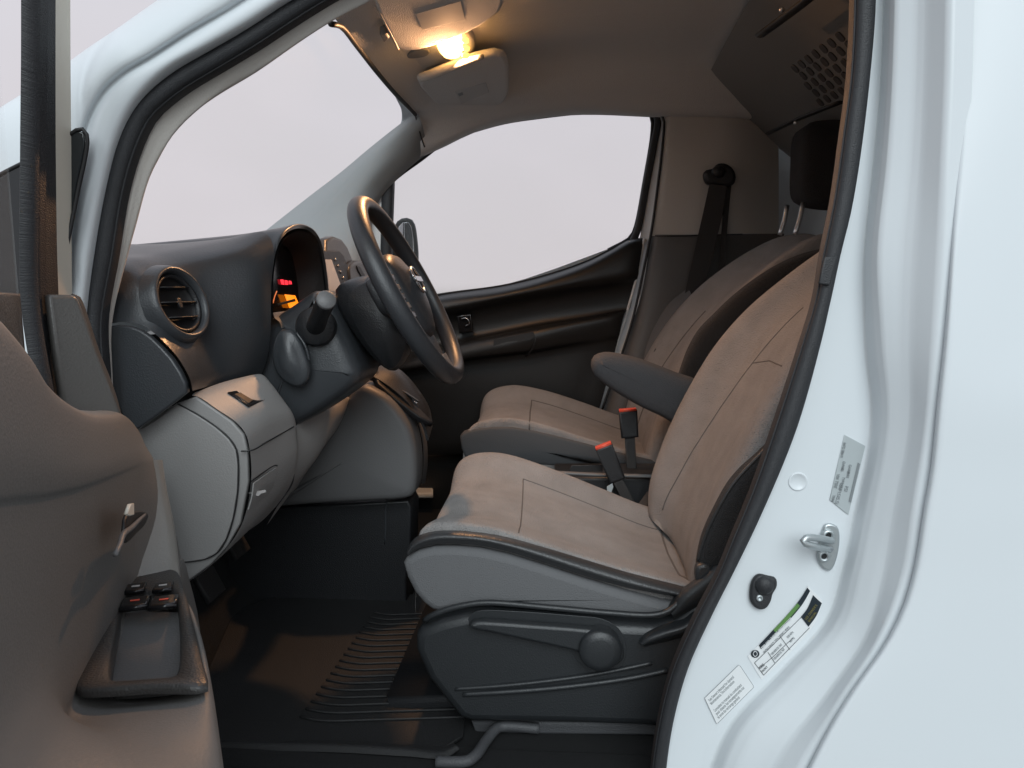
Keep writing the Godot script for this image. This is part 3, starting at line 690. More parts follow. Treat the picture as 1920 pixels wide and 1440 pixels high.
	part(van, "far_load_side", loft([[Vector3(0.4600, 1.7000, -2.5800), Vector3(1.5000, 1.7000, -2.5900), Vector3(3.0000, 1.7000, -2.5900)], [Vector3(0.4600, 1.2000, -2.6400), Vector3(1.5000, 1.2000, -2.6400), Vector3(3.0000, 1.2000, -2.6400)], [Vector3(0.4600, 0.3000, -2.6200), Vector3(1.5000, 0.3000, -2.6200), Vector3(3.0000, 0.3000, -2.6200)]], 8, 3), M.white)
	part(van, "tail_panel", loft([[Vector3(3.0000, 1.9400, -0.9300), Vector3(3.0000, 1.9900, -1.7800), Vector3(3.0000, 1.9400, -2.6200)], [Vector3(3.0000, 0.3000, -0.9300), Vector3(3.0000, 0.3000, -1.7800), Vector3(3.0000, 0.3000, -2.6200)]], 8, 3), M.white)
	part(van, "underbody", slab([Vector3(-1.0000, 0.2700, -0.9800), Vector3(3.0000, 0.2700, -0.9500), Vector3(3.0000, 0.2700, -2.6200), Vector3(-1.0000, 0.2700, -2.5800)], Vector3(0, 0.03, 0), 0.002), M.black)
	part(van, "windscreen", loft([
		[Vector3(-0.4300, 1.7300, -1.1400), Vector3(-0.4750, 1.8000, -1.4000), Vector3(-0.4900, 1.8150, -1.7800), Vector3(-0.4750, 1.8000, -2.1000), Vector3(-0.4600, 1.7750, -2.3800)], [Vector3(-0.7500, 1.4800, -1.1000), Vector3(-0.8200, 1.5000, -1.4000), Vector3(-0.8500, 1.5100, -1.7800), Vector3(-0.8200, 1.5000, -2.1000), Vector3(-0.7700, 1.4800, -2.4200)], [Vector3(-1.0500, 1.1800, -1.0800), Vector3(-1.1500, 1.1800, -1.4000), Vector3(-1.2000, 1.1800, -1.7800), Vector3(-1.1500, 1.1800, -2.1000), Vector3(-1.0600, 1.1800, -2.4600)]], 16, 6), M.glass)

func roof_inside(van: Node3D) -> void:
	part(van, "headlining", loft([
		[Vector3(-0.3600, 1.6600, -1.0600), Vector3(-0.2800, 1.6900, -1.0600), Vector3(-0.1500, 1.7100, -1.0600), Vector3(0.1000, 1.7300, -1.0600), Vector3(0.5000, 1.7300, -1.0600), Vector3(1.0000, 1.7200, -1.0600)],
		[Vector3(-0.4200, 1.7300, -1.1200), Vector3(-0.3400, 1.7600, -1.1200), Vector3(-0.2000, 1.7900, -1.1200), Vector3(0.1000, 1.8100, -1.1200), Vector3(0.5000, 1.8200, -1.1200), Vector3(1.0000, 1.8100, -1.1200)],
		[Vector3(-0.4680, 1.7700, -1.3000), Vector3(-0.3800, 1.8000, -1.3000), Vector3(-0.2200, 1.8220, -1.3000), Vector3(0.1000, 1.8500, -1.3000), Vector3(0.5000, 1.8550, -1.3000), Vector3(1.0000, 1.8500, -1.3000)],
		[Vector3(-0.4870, 1.7850, -1.6500), Vector3(-0.4000, 1.8140, -1.6500), Vector3(-0.2200, 1.8350, -1.6500), Vector3(0.1000, 1.8650, -1.6500), Vector3(0.5000, 1.8700, -1.6500), Vector3(1.0000, 1.8700, -1.6500)],
		[Vector3(-0.4830, 1.7800, -1.9500), Vector3(-0.3900, 1.8120, -1.9500), Vector3(-0.2200, 1.8320, -1.9500), Vector3(0.1000, 1.8600, -1.9500), Vector3(0.5000, 1.8650, -1.9500), Vector3(1.0000, 1.8650, -1.9500)],
		[Vector3(-0.4552, 1.7560, -2.3000), Vector3(-0.3776, 1.8028, -2.2700), Vector3(-0.2540, 1.8527, -2.2400), Vector3(-0.0207, 1.8836, -2.2200), Vector3(0.2974, 1.8700, -2.2200), Vector3(0.8876, 1.8168, -2.2500)],
		[Vector3(-0.4566, 1.7571, -2.4000), Vector3(-0.3885, 1.7496, -2.4000), Vector3(-0.2706, 1.7707, -2.3800), Vector3(-0.0212, 1.8078, -2.3600), Vector3(0.3191, 1.7990, -2.3600), Vector3(0.9206, 1.7649, -2.4000)],
		[Vector3(-0.4537, 1.6562, -2.4400), Vector3(-0.3785, 1.6854, -2.4400), Vector3(-0.2595, 1.7315, -2.4300), Vector3(0.0123, 1.7710, -2.4200), Vector3(0.3286, 1.7565, -2.4200), Vector3(0.9134, 1.7377, -2.4600)],
		[Vector3(-0.4760, 1.6435, -2.5000), Vector3(-0.3880, 1.6802, -2.5000), Vector3(-0.2670, 1.7315, -2.5000), Vector3(0.0128, 1.7748, -2.5000), Vector3(0.3398, 1.7633, -2.5000), Vector3(0.9437, 1.7452, -2.5400)]], 28, 5), M.lining, "grey headlining under the roof")
	part(van, "headlining_edge", tube([Vector3(-0.4694, 1.7432, -1.5500), Vector3(-0.4677, 1.7619, -1.6200), Vector3(-0.4715, 1.7654, -1.7500), Vector3(-0.4683, 1.7577, -1.9200), Vector3(-0.4646, 1.7553, -2.1500), Vector3(-0.4576, 1.7561, -2.3200), Vector3(-0.4578, 1.7574, -2.3800)], 0.006, 24, 8), M.gasket)
	part(van, "lining_gap", tube([Vector3(-0.4588, 1.7537, -2.3850), Vector3(-0.4504, 1.7129, -2.4000), Vector3(-0.4395, 1.6676, -2.4300)], 0.0022, 10, 6), M.gasket)
	# sun visors and the lamp between them
	var v1 := part(van, "sun_visor", slab([Vector3(-0.3518, 1.7850, -1.3986), Vector3(-0.3826, 1.7850, -1.5715), Vector3(-0.3889, 1.7850, -1.6865), Vector3(-0.3968, 1.7850, -1.8279), Vector3(-0.3907, 1.7850, -1.8597), Vector3(-0.3656, 1.7850, -1.8653), Vector3(-0.2091, 1.7850, -1.7417), Vector3(-0.1471, 1.7850, -1.6576), Vector3(-0.1267, 1.7850, -1.6168), Vector3(-0.1125, 1.7850, -1.4365), Vector3(-0.1488, 1.7850, -1.4073)], Vector3(0, 0.022, 0), 0.009, 40), M.lining, "grey sun visor on the driver's side, nearer the door")
	part(v1, "warning_label", slab([Vector3(-0.3072, 1.7840, -1.6201), Vector3(-0.2039, 1.7840, -1.5581), Vector3(-0.2095, 1.7840, -1.6600), Vector3(-0.3125, 1.7840, -1.7150)], Vector3(0, 0.002, 0), 0.0005), M.tag_paper)
	part(v1, "visor_clip", slab([Vector3(-0.4118, 1.7800, -1.7308), Vector3(-0.3965, 1.7800, -1.7180), Vector3(-0.3950, 1.7800, -1.7531), Vector3(-0.4140, 1.7800, -1.7809)], Vector3(0, 0.02, 0), 0.003), M.partition)
	part(v1, "visor_rod", tube([Vector3(-0.3873, 1.7934, -1.6000), Vector3(-0.3760, 1.7680, -1.6600), Vector3(-0.3673, 1.7458, -1.7200)], 0.0022, 6, 6), M.trim_beige)
	var v2 := part(van, "sun_visor", slab([Vector3(-0.3993, 1.7800, -2.1380), Vector3(-0.3646, 1.7800, -2.0628), Vector3(-0.2784, 1.7800, -1.9690), Vector3(-0.2025, 1.7800, -1.9046), Vector3(-0.1546, 1.7800, -1.8870), Vector3(-0.1398, 1.7800, -1.9170), Vector3(-0.1446, 1.7800, -2.1021), Vector3(-0.1591, 1.7800, -2.2666), Vector3(-0.1858, 1.7800, -2.3646), Vector3(-0.2634, 1.7800, -2.4687), Vector3(-0.3599, 1.7800, -2.5590), Vector3(-0.3815, 1.7800, -2.5347), Vector3(-0.3845, 1.7800, -2.3781), Vector3(-0.3965, 1.7800, -2.2394)], Vector3(0, 0.02, 0), 0.009, 48), M.lining, "grey sun visor on the passenger side, past the lamp")
	part(v2, "warning_label", slab([Vector3(-0.3080, 1.7790, -2.2065), Vector3(-0.2094, 1.7790, -2.1201), Vector3(-0.2100, 1.7790, -2.2185), Vector3(-0.3080, 1.7790, -2.3461)], Vector3(0, 0.002, 0), 0.0005), M.tag_paper)
	part(v2, "label_mark", slab([Vector3(-0.3032, 1.7785, -2.2279), Vector3(-0.2869, 1.7785, -2.2116), Vector3(-0.2876, 1.7785, -2.2406), Vector3(-0.3025, 1.7785, -2.2574)], Vector3(0, 0.001, 0), 0.0003), M.ink_grey)
	part(v2, "visor_rod", tube([Vector3(-0.3677, 1.7571, -1.9850), Vector3(-0.3316, 1.7573, -1.9550), Vector3(-0.2700, 1.7626, -1.9100), Vector3(-0.1897, 1.7642, -1.8450)], [0.0115, 0.012, 0.011, 0.006], 16, 12), M.trim_beige)
	var con := part(van, "overhead_console", slab([Vector3(-0.4535, 1.8120, -2.0392), Vector3(-0.4253, 1.8120, -1.9960), Vector3(-0.3335, 1.8120, -1.8937), Vector3(-0.2869, 1.8120, -1.8507), Vector3(-0.2343, 1.8120, -1.8247), Vector3(-0.2173, 1.8120, -1.8627), Vector3(-0.2254, 1.8120, -1.9658), Vector3(-0.2554, 1.8120, -2.0069), Vector3(-0.3355, 1.8120, -2.0655), Vector3(-0.4251, 1.8120, -2.1480), Vector3(-0.4582, 1.8120, -2.1256)], Vector3(0, 0.03, 0), 0.008, 40), M.lining)
	part(con, "mirror_mount", slab([Vector3(-0.3996, 1.8080, -1.9670), Vector3(-0.3676, 1.8080, -1.9312), Vector3(-0.3419, 1.8080, -1.9246), Vector3(-0.3348, 1.8080, -1.9458), Vector3(-0.3490, 1.8080, -1.9789), Vector3(-0.3799, 1.8080, -1.9945), Vector3(-0.4008, 1.8080, -1.9931)], Vector3(0, 0.012, 0), 0.004, 24), M.partition)
	part(con, "dome_lamp_lens", slab([Vector3(-0.2987, 1.7900, -1.8271), Vector3(-0.2838, 1.7900, -1.7982), Vector3(-0.2570, 1.7900, -1.7782), Vector3(-0.2380, 1.7900, -1.7759), Vector3(-0.2369, 1.7900, -1.8235), Vector3(-0.2494, 1.7900, -1.9177), Vector3(-0.2641, 1.7900, -1.9465), Vector3(-0.2891, 1.7900, -1.9492), Vector3(-0.3006, 1.7900, -1.9186)], Vector3(0, 0.022, 0), 0.006, 28), M.lens, "lit amber dome lamp lens")
	for k in 3:
		part(con, "lamp_button", ball([Vector3(-0.2301, 1.7968, -1.8300), Vector3(-0.2264, 1.7754, -1.8200), Vector3(-0.2272, 1.7582, -1.8150)][k], Vector3(0.009, 0.007, 0.008)), M.bulb)
	var lamp := AreaLight3D.new()
	lamp.name = "dome_lamp"
	lamp.light_color = Color(1.0, 0.74, 0.52)
	lamp.light_energy = 0.70
	lamp.area_size = Vector2(0.045, 0.05)
	lamp.area_range = 6.0
	lamp.area_attenuation = 2.0
	lamp.shadow_enabled = true
	lamp.position = [Vector3(-0.2722, 1.7860, -1.8547)][0]
	lamp.rotation = Vector3(-PI / 2 - 0.6, 0, 0)
	add_child(lamp)
	# steel bulkhead behind the seats
	part(van, "bulkhead", loft([
		[Vector3(0.4200, 1.8500, -1.0600), Vector3(0.4200, 1.8550, -1.7800), Vector3(0.4400, 1.8400, -2.5000)], [Vector3(0.6000, 1.7500, -1.0600), Vector3(0.6000, 1.7500, -1.7800), Vector3(0.6200, 1.7300, -2.5200)], [Vector3(0.8600, 1.5700, -1.0600), Vector3(0.8600, 1.5700, -1.7800), Vector3(0.8600, 1.5500, -2.5400)], [Vector3(0.9200, 1.4500, -1.0600), Vector3(0.9200, 1.4500, -1.7800), Vector3(0.9200, 1.4500, -2.5400)], [Vector3(0.9600, 1.0000, -1.0600), Vector3(0.9600, 1.0000, -1.7800), Vector3(0.9600, 1.0000, -2.5000)], [Vector3(0.9600, 0.4800, -1.0600), Vector3(0.9600, 0.4800, -1.7800), Vector3(0.9600, 0.4800, -2.5600)]], 10, 4), M.partition, "dark steel bulkhead behind the seats")
	var rail: Array = [Vector3(0.4381, 1.7682, -1.7500), Vector3(0.4653, 1.7590, -1.5500), Vector3(0.4771, 1.7539, -1.4200)]
	part(van, "bulkhead_rail", tube(rail, 0.012, 8, 8, false, 0.5), M.black)
	part(van, "bulkhead_flange", tube([Vector3(0.5837, 1.6493, -2.2000), Vector3(0.6185, 1.6510, -2.0300), Vector3(0.6541, 1.6460, -1.8500)], 0.009, 8, 8, false, 0.5), M.black)
	for q in [Vector3(0.6435, 1.6508, -1.9300), Vector3(0.6112, 1.6426, -2.0400), Vector3(0.4474, 1.7749, -1.6200)]:
		part(van, "bulkhead_bolt", ball(q, Vector3(0.006, 0.006, 0.006)), M.steel)
	for row in 5:
		for k in 7:
			var at: Vector3 = Vector3(0.4863, 1.6653, -1.6400).lerp(Vector3(0.4908, 1.6485, -1.3800), k / 6.5) + (Vector3(0.5521, 1.6217, -1.7000) - Vector3(0.4863, 1.6653, -1.6400)) * (row / 3.4) + Vector3(0, 0, 0.011 * (row % 2))
			part(van, "vent_slot", slab(rect(at + Vector3(0.0, 0, 0.0), Vector3(0, 0, 0.0075), Vector3(0.0062, -0.0062, 0.0)), Vector3(-0.002, -0.002, 0), 0.001, 12), M.gasket)

func far_side(van: Node3D) -> void:
	# windscreen pillar lining, passenger door, pillar and belt
	part(van, "far_pillar_trim", loft([
		[Vector3(-0.4581, 1.7702, -2.4000), Vector3(-0.5336, 1.7265, -2.4200), Vector3(-0.6297, 1.6669, -2.4500), Vector3(-0.7262, 1.5999, -2.4700), Vector3(-0.8404, 1.5227, -2.4800), Vector3(-0.9533, 1.4410, -2.4800), Vector3(-1.0486, 1.3706, -2.4800)],
		[Vector3(-0.4469, 1.7535, -2.3850), Vector3(-0.5157, 1.7056, -2.4000), Vector3(-0.6050, 1.6410, -2.4200), Vector3(-0.6940, 1.5661, -2.4300), Vector3(-0.7979, 1.4783, -2.4300), Vector3(-0.8864, 1.4091, -2.4200), Vector3(-0.9808, 1.3218, -2.4000)],
		[Vector3(-0.4381, 1.7269, -2.3900), Vector3(-0.4977, 1.6777, -2.4100), Vector3(-0.5795, 1.6072, -2.4200), Vector3(-0.6605, 1.5237, -2.4200), Vector3(-0.7363, 1.4406, -2.4000), Vector3(-0.7870, 1.3699, -2.3600), Vector3(-0.8210, 1.2833, -2.3000)],
		[Vector3(-0.4373, 1.6975, -2.4300), Vector3(-0.4871, 1.6466, -2.4400), Vector3(-0.5519, 1.5881, -2.4500), Vector3(-0.6155, 1.5170, -2.4500), Vector3(-0.6454, 1.4249, -2.4200), Vector3(-0.6523, 1.3356, -2.3600), Vector3(-0.6519, 1.2332, -2.3000)],
		[Vector3(-0.4363, 1.6617, -2.4800), Vector3(-0.4777, 1.6298, -2.4800), Vector3(-0.5411, 1.5755, -2.4800), Vector3(-0.5942, 1.5207, -2.4800), Vector3(-0.6283, 1.4478, -2.4800), Vector3(-0.6325, 1.3587, -2.4600), Vector3(-0.6291, 1.2175, -2.4200)]], 28, 5), M.trim_grey, "pale lining of the far windscreen pillar")
	var door := part(van, "passenger_door", loft([
		[Vector3(-0.6551, 1.1547, -2.5000), Vector3(-0.5256, 1.1711, -2.5000), Vector3(-0.3789, 1.1982, -2.5000), Vector3(-0.1975, 1.2232, -2.5000), Vector3(-0.0540, 1.2568, -2.5000), Vector3(0.0878, 1.3041, -2.5000), Vector3(0.1754, 1.3475, -2.5000), Vector3(0.2275, 1.3769, -2.5000), Vector3(0.2745, 1.3818, -2.5000)],
		[Vector3(-0.6423, 1.1432, -2.4500), Vector3(-0.5154, 1.1593, -2.4500), Vector3(-0.3715, 1.1824, -2.4500), Vector3(-0.1936, 1.2070, -2.4500), Vector3(-0.0528, 1.2400, -2.4500), Vector3(0.0863, 1.2865, -2.4500), Vector3(0.1721, 1.3292, -2.4500), Vector3(0.2232, 1.3563, -2.4500), Vector3(0.2687, 1.3687, -2.4600)],
		[Vector3(-0.6390, 1.1187, -2.4350), Vector3(-0.5127, 1.1331, -2.4350), Vector3(-0.3695, 1.1562, -2.4350), Vector3(-0.1924, 1.1896, -2.4350), Vector3(-0.0524, 1.2173, -2.4350), Vector3(0.0862, 1.2482, -2.4350), Vector3(0.1721, 1.2670, -2.4350), Vector3(0.2234, 1.2754, -2.4350), Vector3(0.2556, 1.2827, -2.4500)],
		[Vector3(-0.6420, 1.1005, -2.4450), Vector3(-0.5151, 1.1151, -2.4450), Vector3(-0.3604, 1.1402, -2.4450), Vector3(-0.1932, 1.1755, -2.4450), Vector3(-0.0525, 1.2017, -2.4450), Vector3(0.0868, 1.2260, -2.4450), Vector3(0.1733, 1.2397, -2.4450), Vector3(0.2214, 1.2483, -2.4450), Vector3(0.2533, 1.2553, -2.4550)],
		[Vector3(-0.6505, 1.0740, -2.4750), Vector3(-0.5219, 1.0888, -2.4750), Vector3(-0.3579, 1.1144, -2.4750), Vector3(-0.1956, 1.1468, -2.4750), Vector3(-0.0530, 1.1718, -2.4750), Vector3(0.0883, 1.1947, -2.4750), Vector3(0.1759, 1.2088, -2.4750), Vector3(0.2212, 1.2175, -2.4750), Vector3(0.2455, 1.2244, -2.4750)],
		[Vector3(-0.6536, 1.0009, -2.4800), Vector3(-0.5243, 1.0106, -2.4800), Vector3(-0.3374, 1.0495, -2.4800), Vector3(-0.1962, 1.0752, -2.4800), Vector3(-0.0706, 1.1006, -2.4800), Vector3(0.0716, 1.1223, -2.4800), Vector3(0.1598, 1.1384, -2.4800), Vector3(0.2054, 1.1473, -2.4800), Vector3(0.2334, 1.1526, -2.4800)],
		[Vector3(-0.6492, 0.9662, -2.4600), Vector3(-0.5185, 0.9823, -2.4500), Vector3(-0.3237, 1.0331, -2.4300), Vector3(-0.1914, 1.0625, -2.4200), Vector3(-0.0758, 1.0856, -2.4200), Vector3(0.0599, 1.1099, -2.4300), Vector3(0.1470, 1.1272, -2.4400), Vector3(0.1927, 1.1374, -2.4500), Vector3(0.2178, 1.1425, -2.4600)],
		[Vector3(-0.6470, 0.9490, -2.4500), Vector3(-0.5147, 0.9626, -2.4300), Vector3(-0.3177, 1.0081, -2.4100), Vector3(-0.1899, 1.0340, -2.4000), Vector3(-0.0752, 1.0585, -2.4050), Vector3(0.0530, 1.0860, -2.4200), Vector3(0.1399, 1.1032, -2.4300), Vector3(0.1854, 1.1133, -2.4400), Vector3(0.2074, 1.1181, -2.4550)],
		[Vector3(-0.6475, 0.9308, -2.4500), Vector3(-0.5150, 0.9447, -2.4300), Vector3(-0.3150, 0.9830, -2.4150), Vector3(-0.1908, 1.0017, -2.4100), Vector3(-0.0790, 1.0156, -2.4200), Vector3(0.0467, 1.0418, -2.4300), Vector3(0.1307, 1.0555, -2.4400), Vector3(0.1762, 1.0642, -2.4450), Vector3(0.1978, 1.0690, -2.4550)],
		[Vector3(-0.6503, 0.9206, -2.4600), Vector3(-0.5205, 0.9311, -2.4550), Vector3(-0.3196, 0.9709, -2.4500), Vector3(-0.1940, 0.9859, -2.4500), Vector3(-0.0835, 0.9990, -2.4500), Vector3(0.0438, 1.0192, -2.4500), Vector3(0.1245, 1.0302, -2.4500), Vector3(0.1703, 1.0389, -2.4550), Vector3(0.1916, 1.0440, -2.4600)],
		[Vector3(-0.6541, 0.8188, -2.4650), Vector3(-0.5233, 0.8300, -2.4600), Vector3(-0.3247, 0.8691, -2.4550), Vector3(-0.1945, 0.8792, -2.4550), Vector3(-0.0868, 0.8892, -2.4550), Vector3(0.0273, 0.8991, -2.4550), Vector3(0.0985, 0.9026, -2.4600), Vector3(0.1374, 0.9047, -2.4600), Vector3(0.1590, 0.9061, -2.4650)],
		[Vector3(-0.6596, 0.6460, -2.4700), Vector3(-0.5287, 0.6479, -2.4700), Vector3(-0.3432, 0.6543, -2.4700), Vector3(-0.2144, 0.6561, -2.4700), Vector3(-0.1048, 0.6576, -2.4700), Vector3(-0.0138, 0.6589, -2.4700), Vector3(0.0405, 0.6597, -2.4700), Vector3(0.0766, 0.6602, -2.4700), Vector3(0.0947, 0.6605, -2.4700)],
		[Vector3(-0.6679, 0.6278, -2.5000), Vector3(-0.5353, 0.6298, -2.5000), Vector3(-0.3475, 0.6363, -2.5000), Vector3(-0.2171, 0.6382, -2.5000), Vector3(-0.1060, 0.6398, -2.5000), Vector3(-0.0139, 0.6411, -2.5000), Vector3(0.0411, 0.6419, -2.5000), Vector3(0.0777, 0.6424, -2.5000), Vector3(0.0960, 0.6427, -2.5000)], [Vector3(-0.6739, 0.4866, -2.5100), Vector3(-0.5399, 0.4890, -2.5100), Vector3(-0.3501, 0.4924, -2.5100), Vector3(-0.2183, 0.4948, -2.5100), Vector3(-0.1061, 0.4968, -2.5100), Vector3(-0.0130, 0.4985, -2.5100), Vector3(0.0426, 0.4995, -2.5100), Vector3(0.0796, 0.5002, -2.5100), Vector3(0.0981, 0.5005, -2.5100)], [Vector3(-0.6804, 0.3265, -2.5200), Vector3(-0.5449, 0.3295, -2.5200), Vector3(-0.3529, 0.3337, -2.5200), Vector3(-0.2196, 0.3367, -2.5200), Vector3(-0.1061, 0.3392, -2.5200), Vector3(-0.0120, 0.3412, -2.5200), Vector3(0.0443, 0.3425, -2.5200), Vector3(0.0817, 0.3433, -2.5200), Vector3(0.1004, 0.3437, -2.5200)]], 36, 4), M.sill, "dark inner trim of the closed passenger door")
	part(door, "door_skin", loft([[Vector3(-0.7711, 1.1813, -2.5800), Vector3(-0.2784, 1.2092, -2.5800), Vector3(0.2975, 1.3983, -2.5800)], [Vector3(-0.8698, 0.9109, -2.6200), Vector3(-0.2843, 0.9150, -2.6200), Vector3(0.2474, 0.9187, -2.6200)], [Vector3(-0.8826, 0.5130, -2.6200), Vector3(-0.2864, 0.5229, -2.6200), Vector3(0.1400, 0.5299, -2.6200)]], 10, 4), M.white)
	part(door, "window_glass", slab([Vector3(-0.6579, 1.4718, -2.5400), Vector3(-0.5726, 1.5777, -2.5400), Vector3(-0.4709, 1.6470, -2.5400), Vector3(-0.3795, 1.7086, -2.5400), Vector3(-0.1819, 1.7663, -2.5400), Vector3(0.0481, 1.7936, -2.5400), Vector3(0.2230, 1.8012, -2.5400), Vector3(0.2753, 1.7970, -2.5400), Vector3(0.3002, 1.7712, -2.5400), Vector3(0.2933, 1.6897, -2.5400), Vector3(0.2430, 1.4096, -2.5400), Vector3(0.2275, 1.3832, -2.5400), Vector3(0.0893, 1.3039, -2.5400), Vector3(-0.0548, 1.2541, -2.5400), Vector3(-0.2007, 1.2181, -2.5400), Vector3(-0.3850, 1.1891, -2.5400), Vector3(-0.6658, 1.1448, -2.5400)], Vector3(0, 0, 0.004), 0.001), M.glass)
	part(door, "window_seal", tube([Vector3(-0.6500, 1.4756, -2.5100), Vector3(-0.5659, 1.5715, -2.5100), Vector3(-0.4653, 1.6434, -2.5100), Vector3(-0.3750, 1.7043, -2.5100), Vector3(-0.2681, 1.7387, -2.5100), Vector3(-0.1797, 1.7596, -2.5100), Vector3(-0.0744, 1.7733, -2.5100), Vector3(0.0476, 1.7850, -2.5100), Vector3(0.1515, 1.7901, -2.5100), Vector3(0.2376, 1.7921, -2.5100), Vector3(0.2755, 1.7882, -2.5100), Vector3(0.2931, 1.7679, -2.5100), Vector3(0.2958, 1.7259, -2.5100), Vector3(0.2734, 1.5653, -2.5100), Vector3(0.2453, 1.4105, -2.5100), Vector3(0.2300, 1.3828, -2.5100), Vector3(0.1585, 1.3429, -2.5100)], 0.006, 60, 8), M.gasket)
	part(door, "rear_window_seal", strip([Vector3(0.2830, 1.7824, -2.5000), Vector3(0.2990, 1.7572, -2.5000), Vector3(0.2887, 1.6820, -2.5000), Vector3(0.2658, 1.5469, -2.5000), Vector3(0.2426, 1.4097, -2.5000), Vector3(0.2275, 1.3769, -2.5000)], [Vector3(0.2983, 1.7872, -2.5000), Vector3(0.3211, 1.7619, -2.5000), Vector3(0.3127, 1.6817, -2.5000), Vector3(0.2900, 1.5467, -2.5000), Vector3(0.2670, 1.4096, -2.5000), Vector3(0.2554, 1.3767, -2.5000)], [[0.0, -0.02], [0.02, 0.004], [0.25, 0.01], [0.75, 0.01], [0.98, 0.004], [1.0, -0.02]], 30), M.rubber)
	part(door, "sill_seal", tube([Vector3(-0.6565, 1.1510, -2.5050), Vector3(-0.3979, 1.1982, -2.5050), Vector3(-0.1979, 1.2250, -2.5050), Vector3(-0.0541, 1.2587, -2.5050), Vector3(0.0880, 1.3060, -2.5050), Vector3(0.1757, 1.3495, -2.5050), Vector3(0.2365, 1.3841, -2.5050)], 0.004, 30, 6), M.gasket)
	part(door, "division_bar", strip([Vector3(-0.5955, 1.5706, -2.4900), Vector3(-0.6022, 1.4310, -2.4900), Vector3(-0.6122, 1.1459, -2.4900)], [Vector3(-0.5575, 1.5806, -2.4900), Vector3(-0.5660, 1.4308, -2.4900), Vector3(-0.5791, 1.1460, -2.4900)], [[0.0, -0.03], [0.0, 0.0], [0.2, 0.006], [0.8, 0.006], [1.0, 0.0], [1.0, -0.03]], 10), M.rubber)
	part(door, "corner_trim", slab([Vector3(-0.6465, 1.5114, -2.5000), Vector3(-0.5981, 1.5634, -2.5000), Vector3(-0.6065, 1.1819, -2.5000), Vector3(-0.6545, 1.1819, -2.5000)], Vector3(0, 0, 0.008), 0.003), M.inner_white)
	part(door, "pull_slot", slab([Vector3(-0.2163, 1.0512, -2.4020), Vector3(-0.0857, 1.0759, -2.4050), Vector3(-0.0804, 1.0620, -2.4050), Vector3(-0.0942, 1.0481, -2.4030), Vector3(-0.2162, 1.0269, -2.4000)], Vector3(0, 0, 0.002), 0.001), M.gasket)
	part(door, "pull_end", tube([Vector3(-0.0739, 1.0823, -2.4150), Vector3(-0.0786, 1.0446, -2.4050), Vector3(-0.0999, 1.0033, -2.4180), Vector3(-0.1137, 0.9917, -2.4500)], 0.003, 10, 6), M.black)
	var h := part(door, "inner_handle", slab([Vector3(-0.3423, 1.1254, -2.4680), Vector3(-0.2955, 1.1326, -2.4680), Vector3(-0.2887, 1.0755, -2.4680), Vector3(-0.3356, 1.0664, -2.4680)], Vector3(0, 0, 0.012), 0.004), M.gloss)
	part(h, "handle_lever", tube([Vector3(-0.3295, 1.1153, -2.4520), Vector3(-0.3091, 1.1172, -2.4470), Vector3(-0.3003, 1.1013, -2.4470), Vector3(-0.3151, 1.0905, -2.4500)], 0.003, 10, 6), M.silver)
	part(door, "door_edge_seal", tube([Vector3(0.2719, 1.3772, -2.4600), Vector3(0.2540, 1.2694, -2.4650), Vector3(0.2288, 1.1650, -2.4700), Vector3(0.1962, 1.0501, -2.4750), Vector3(0.1595, 0.9332, -2.4800), Vector3(0.1253, 0.8278, -2.4800)], 0.0045, 24, 8), M.inner_white)
	# wing mirror beyond the glass
	var wm := part(van, "wing_mirror", slab([Vector3(-0.6026, 1.4425, -2.7200), Vector3(-0.5824, 1.4673, -2.7200), Vector3(-0.5468, 1.4709, -2.7200), Vector3(-0.5313, 1.4555, -2.7200), Vector3(-0.5204, 1.3940, -2.7200), Vector3(-0.5177, 1.3168, -2.7200), Vector3(-0.5311, 1.2196, -2.7200), Vector3(-0.5951, 1.2098, -2.7200), Vector3(-0.6134, 1.2976, -2.7200)], Vector3(0, 0, 0.03), 0.01, 32), M.black, "black wing mirror outside the passenger window")
	part(wm, "mirror_glass", slab([Vector3(-0.5831, 1.4393, -2.6850), Vector3(-0.5673, 1.4543, -2.6850), Vector3(-0.5439, 1.4523, -2.6850), Vector3(-0.5329, 1.4106, -2.6850), Vector3(-0.5306, 1.3154, -2.6850), Vector3(-0.5436, 1.2386, -2.6850), Vector3(-0.5792, 1.2290, -2.6850), Vector3(-0.5917, 1.2964, -2.6850)], Vector3(0.0, 0, 0.003), 0.001, 24), M.mirror)
	part(wm, "mirror_arm", tube([Vector3(-0.6033, 1.2094, -2.6000), Vector3(-0.5875, 1.2287, -2.6600), Vector3(-0.5727, 1.2393, -2.7300)], 0.02, 8, 8), M.black)
	# the pillar behind the passenger door
	part(van, "far_door_opening", strip([Vector3(0.2947, 1.7922, -2.5000), Vector3(0.3194, 1.7619, -2.5000), Vector3(0.3110, 1.6817, -2.5000), Vector3(0.2883, 1.5467, -2.5000), Vector3(0.2670, 1.4096, -2.5000), Vector3(0.2312, 1.1823, -2.5000), Vector3(0.1811, 1.0036, -2.5000), Vector3(0.1266, 0.8027, -2.5000)], [Vector3(0.3114, 1.7881, -2.4700), Vector3(0.3308, 1.7516, -2.4700), Vector3(0.3293, 1.6757, -2.4700), Vector3(0.3156, 1.5422, -2.4700), Vector3(0.2965, 1.4069, -2.4700), Vector3(0.2633, 1.1825, -2.4700), Vector3(0.2054, 1.0061, -2.4700), Vector3(0.1465, 0.8077, -2.4700)], [[0.0, -0.01], [0.05, 0.0], [0.95, 0.0], [1.0, 0.006]], 40), M.inner_white)
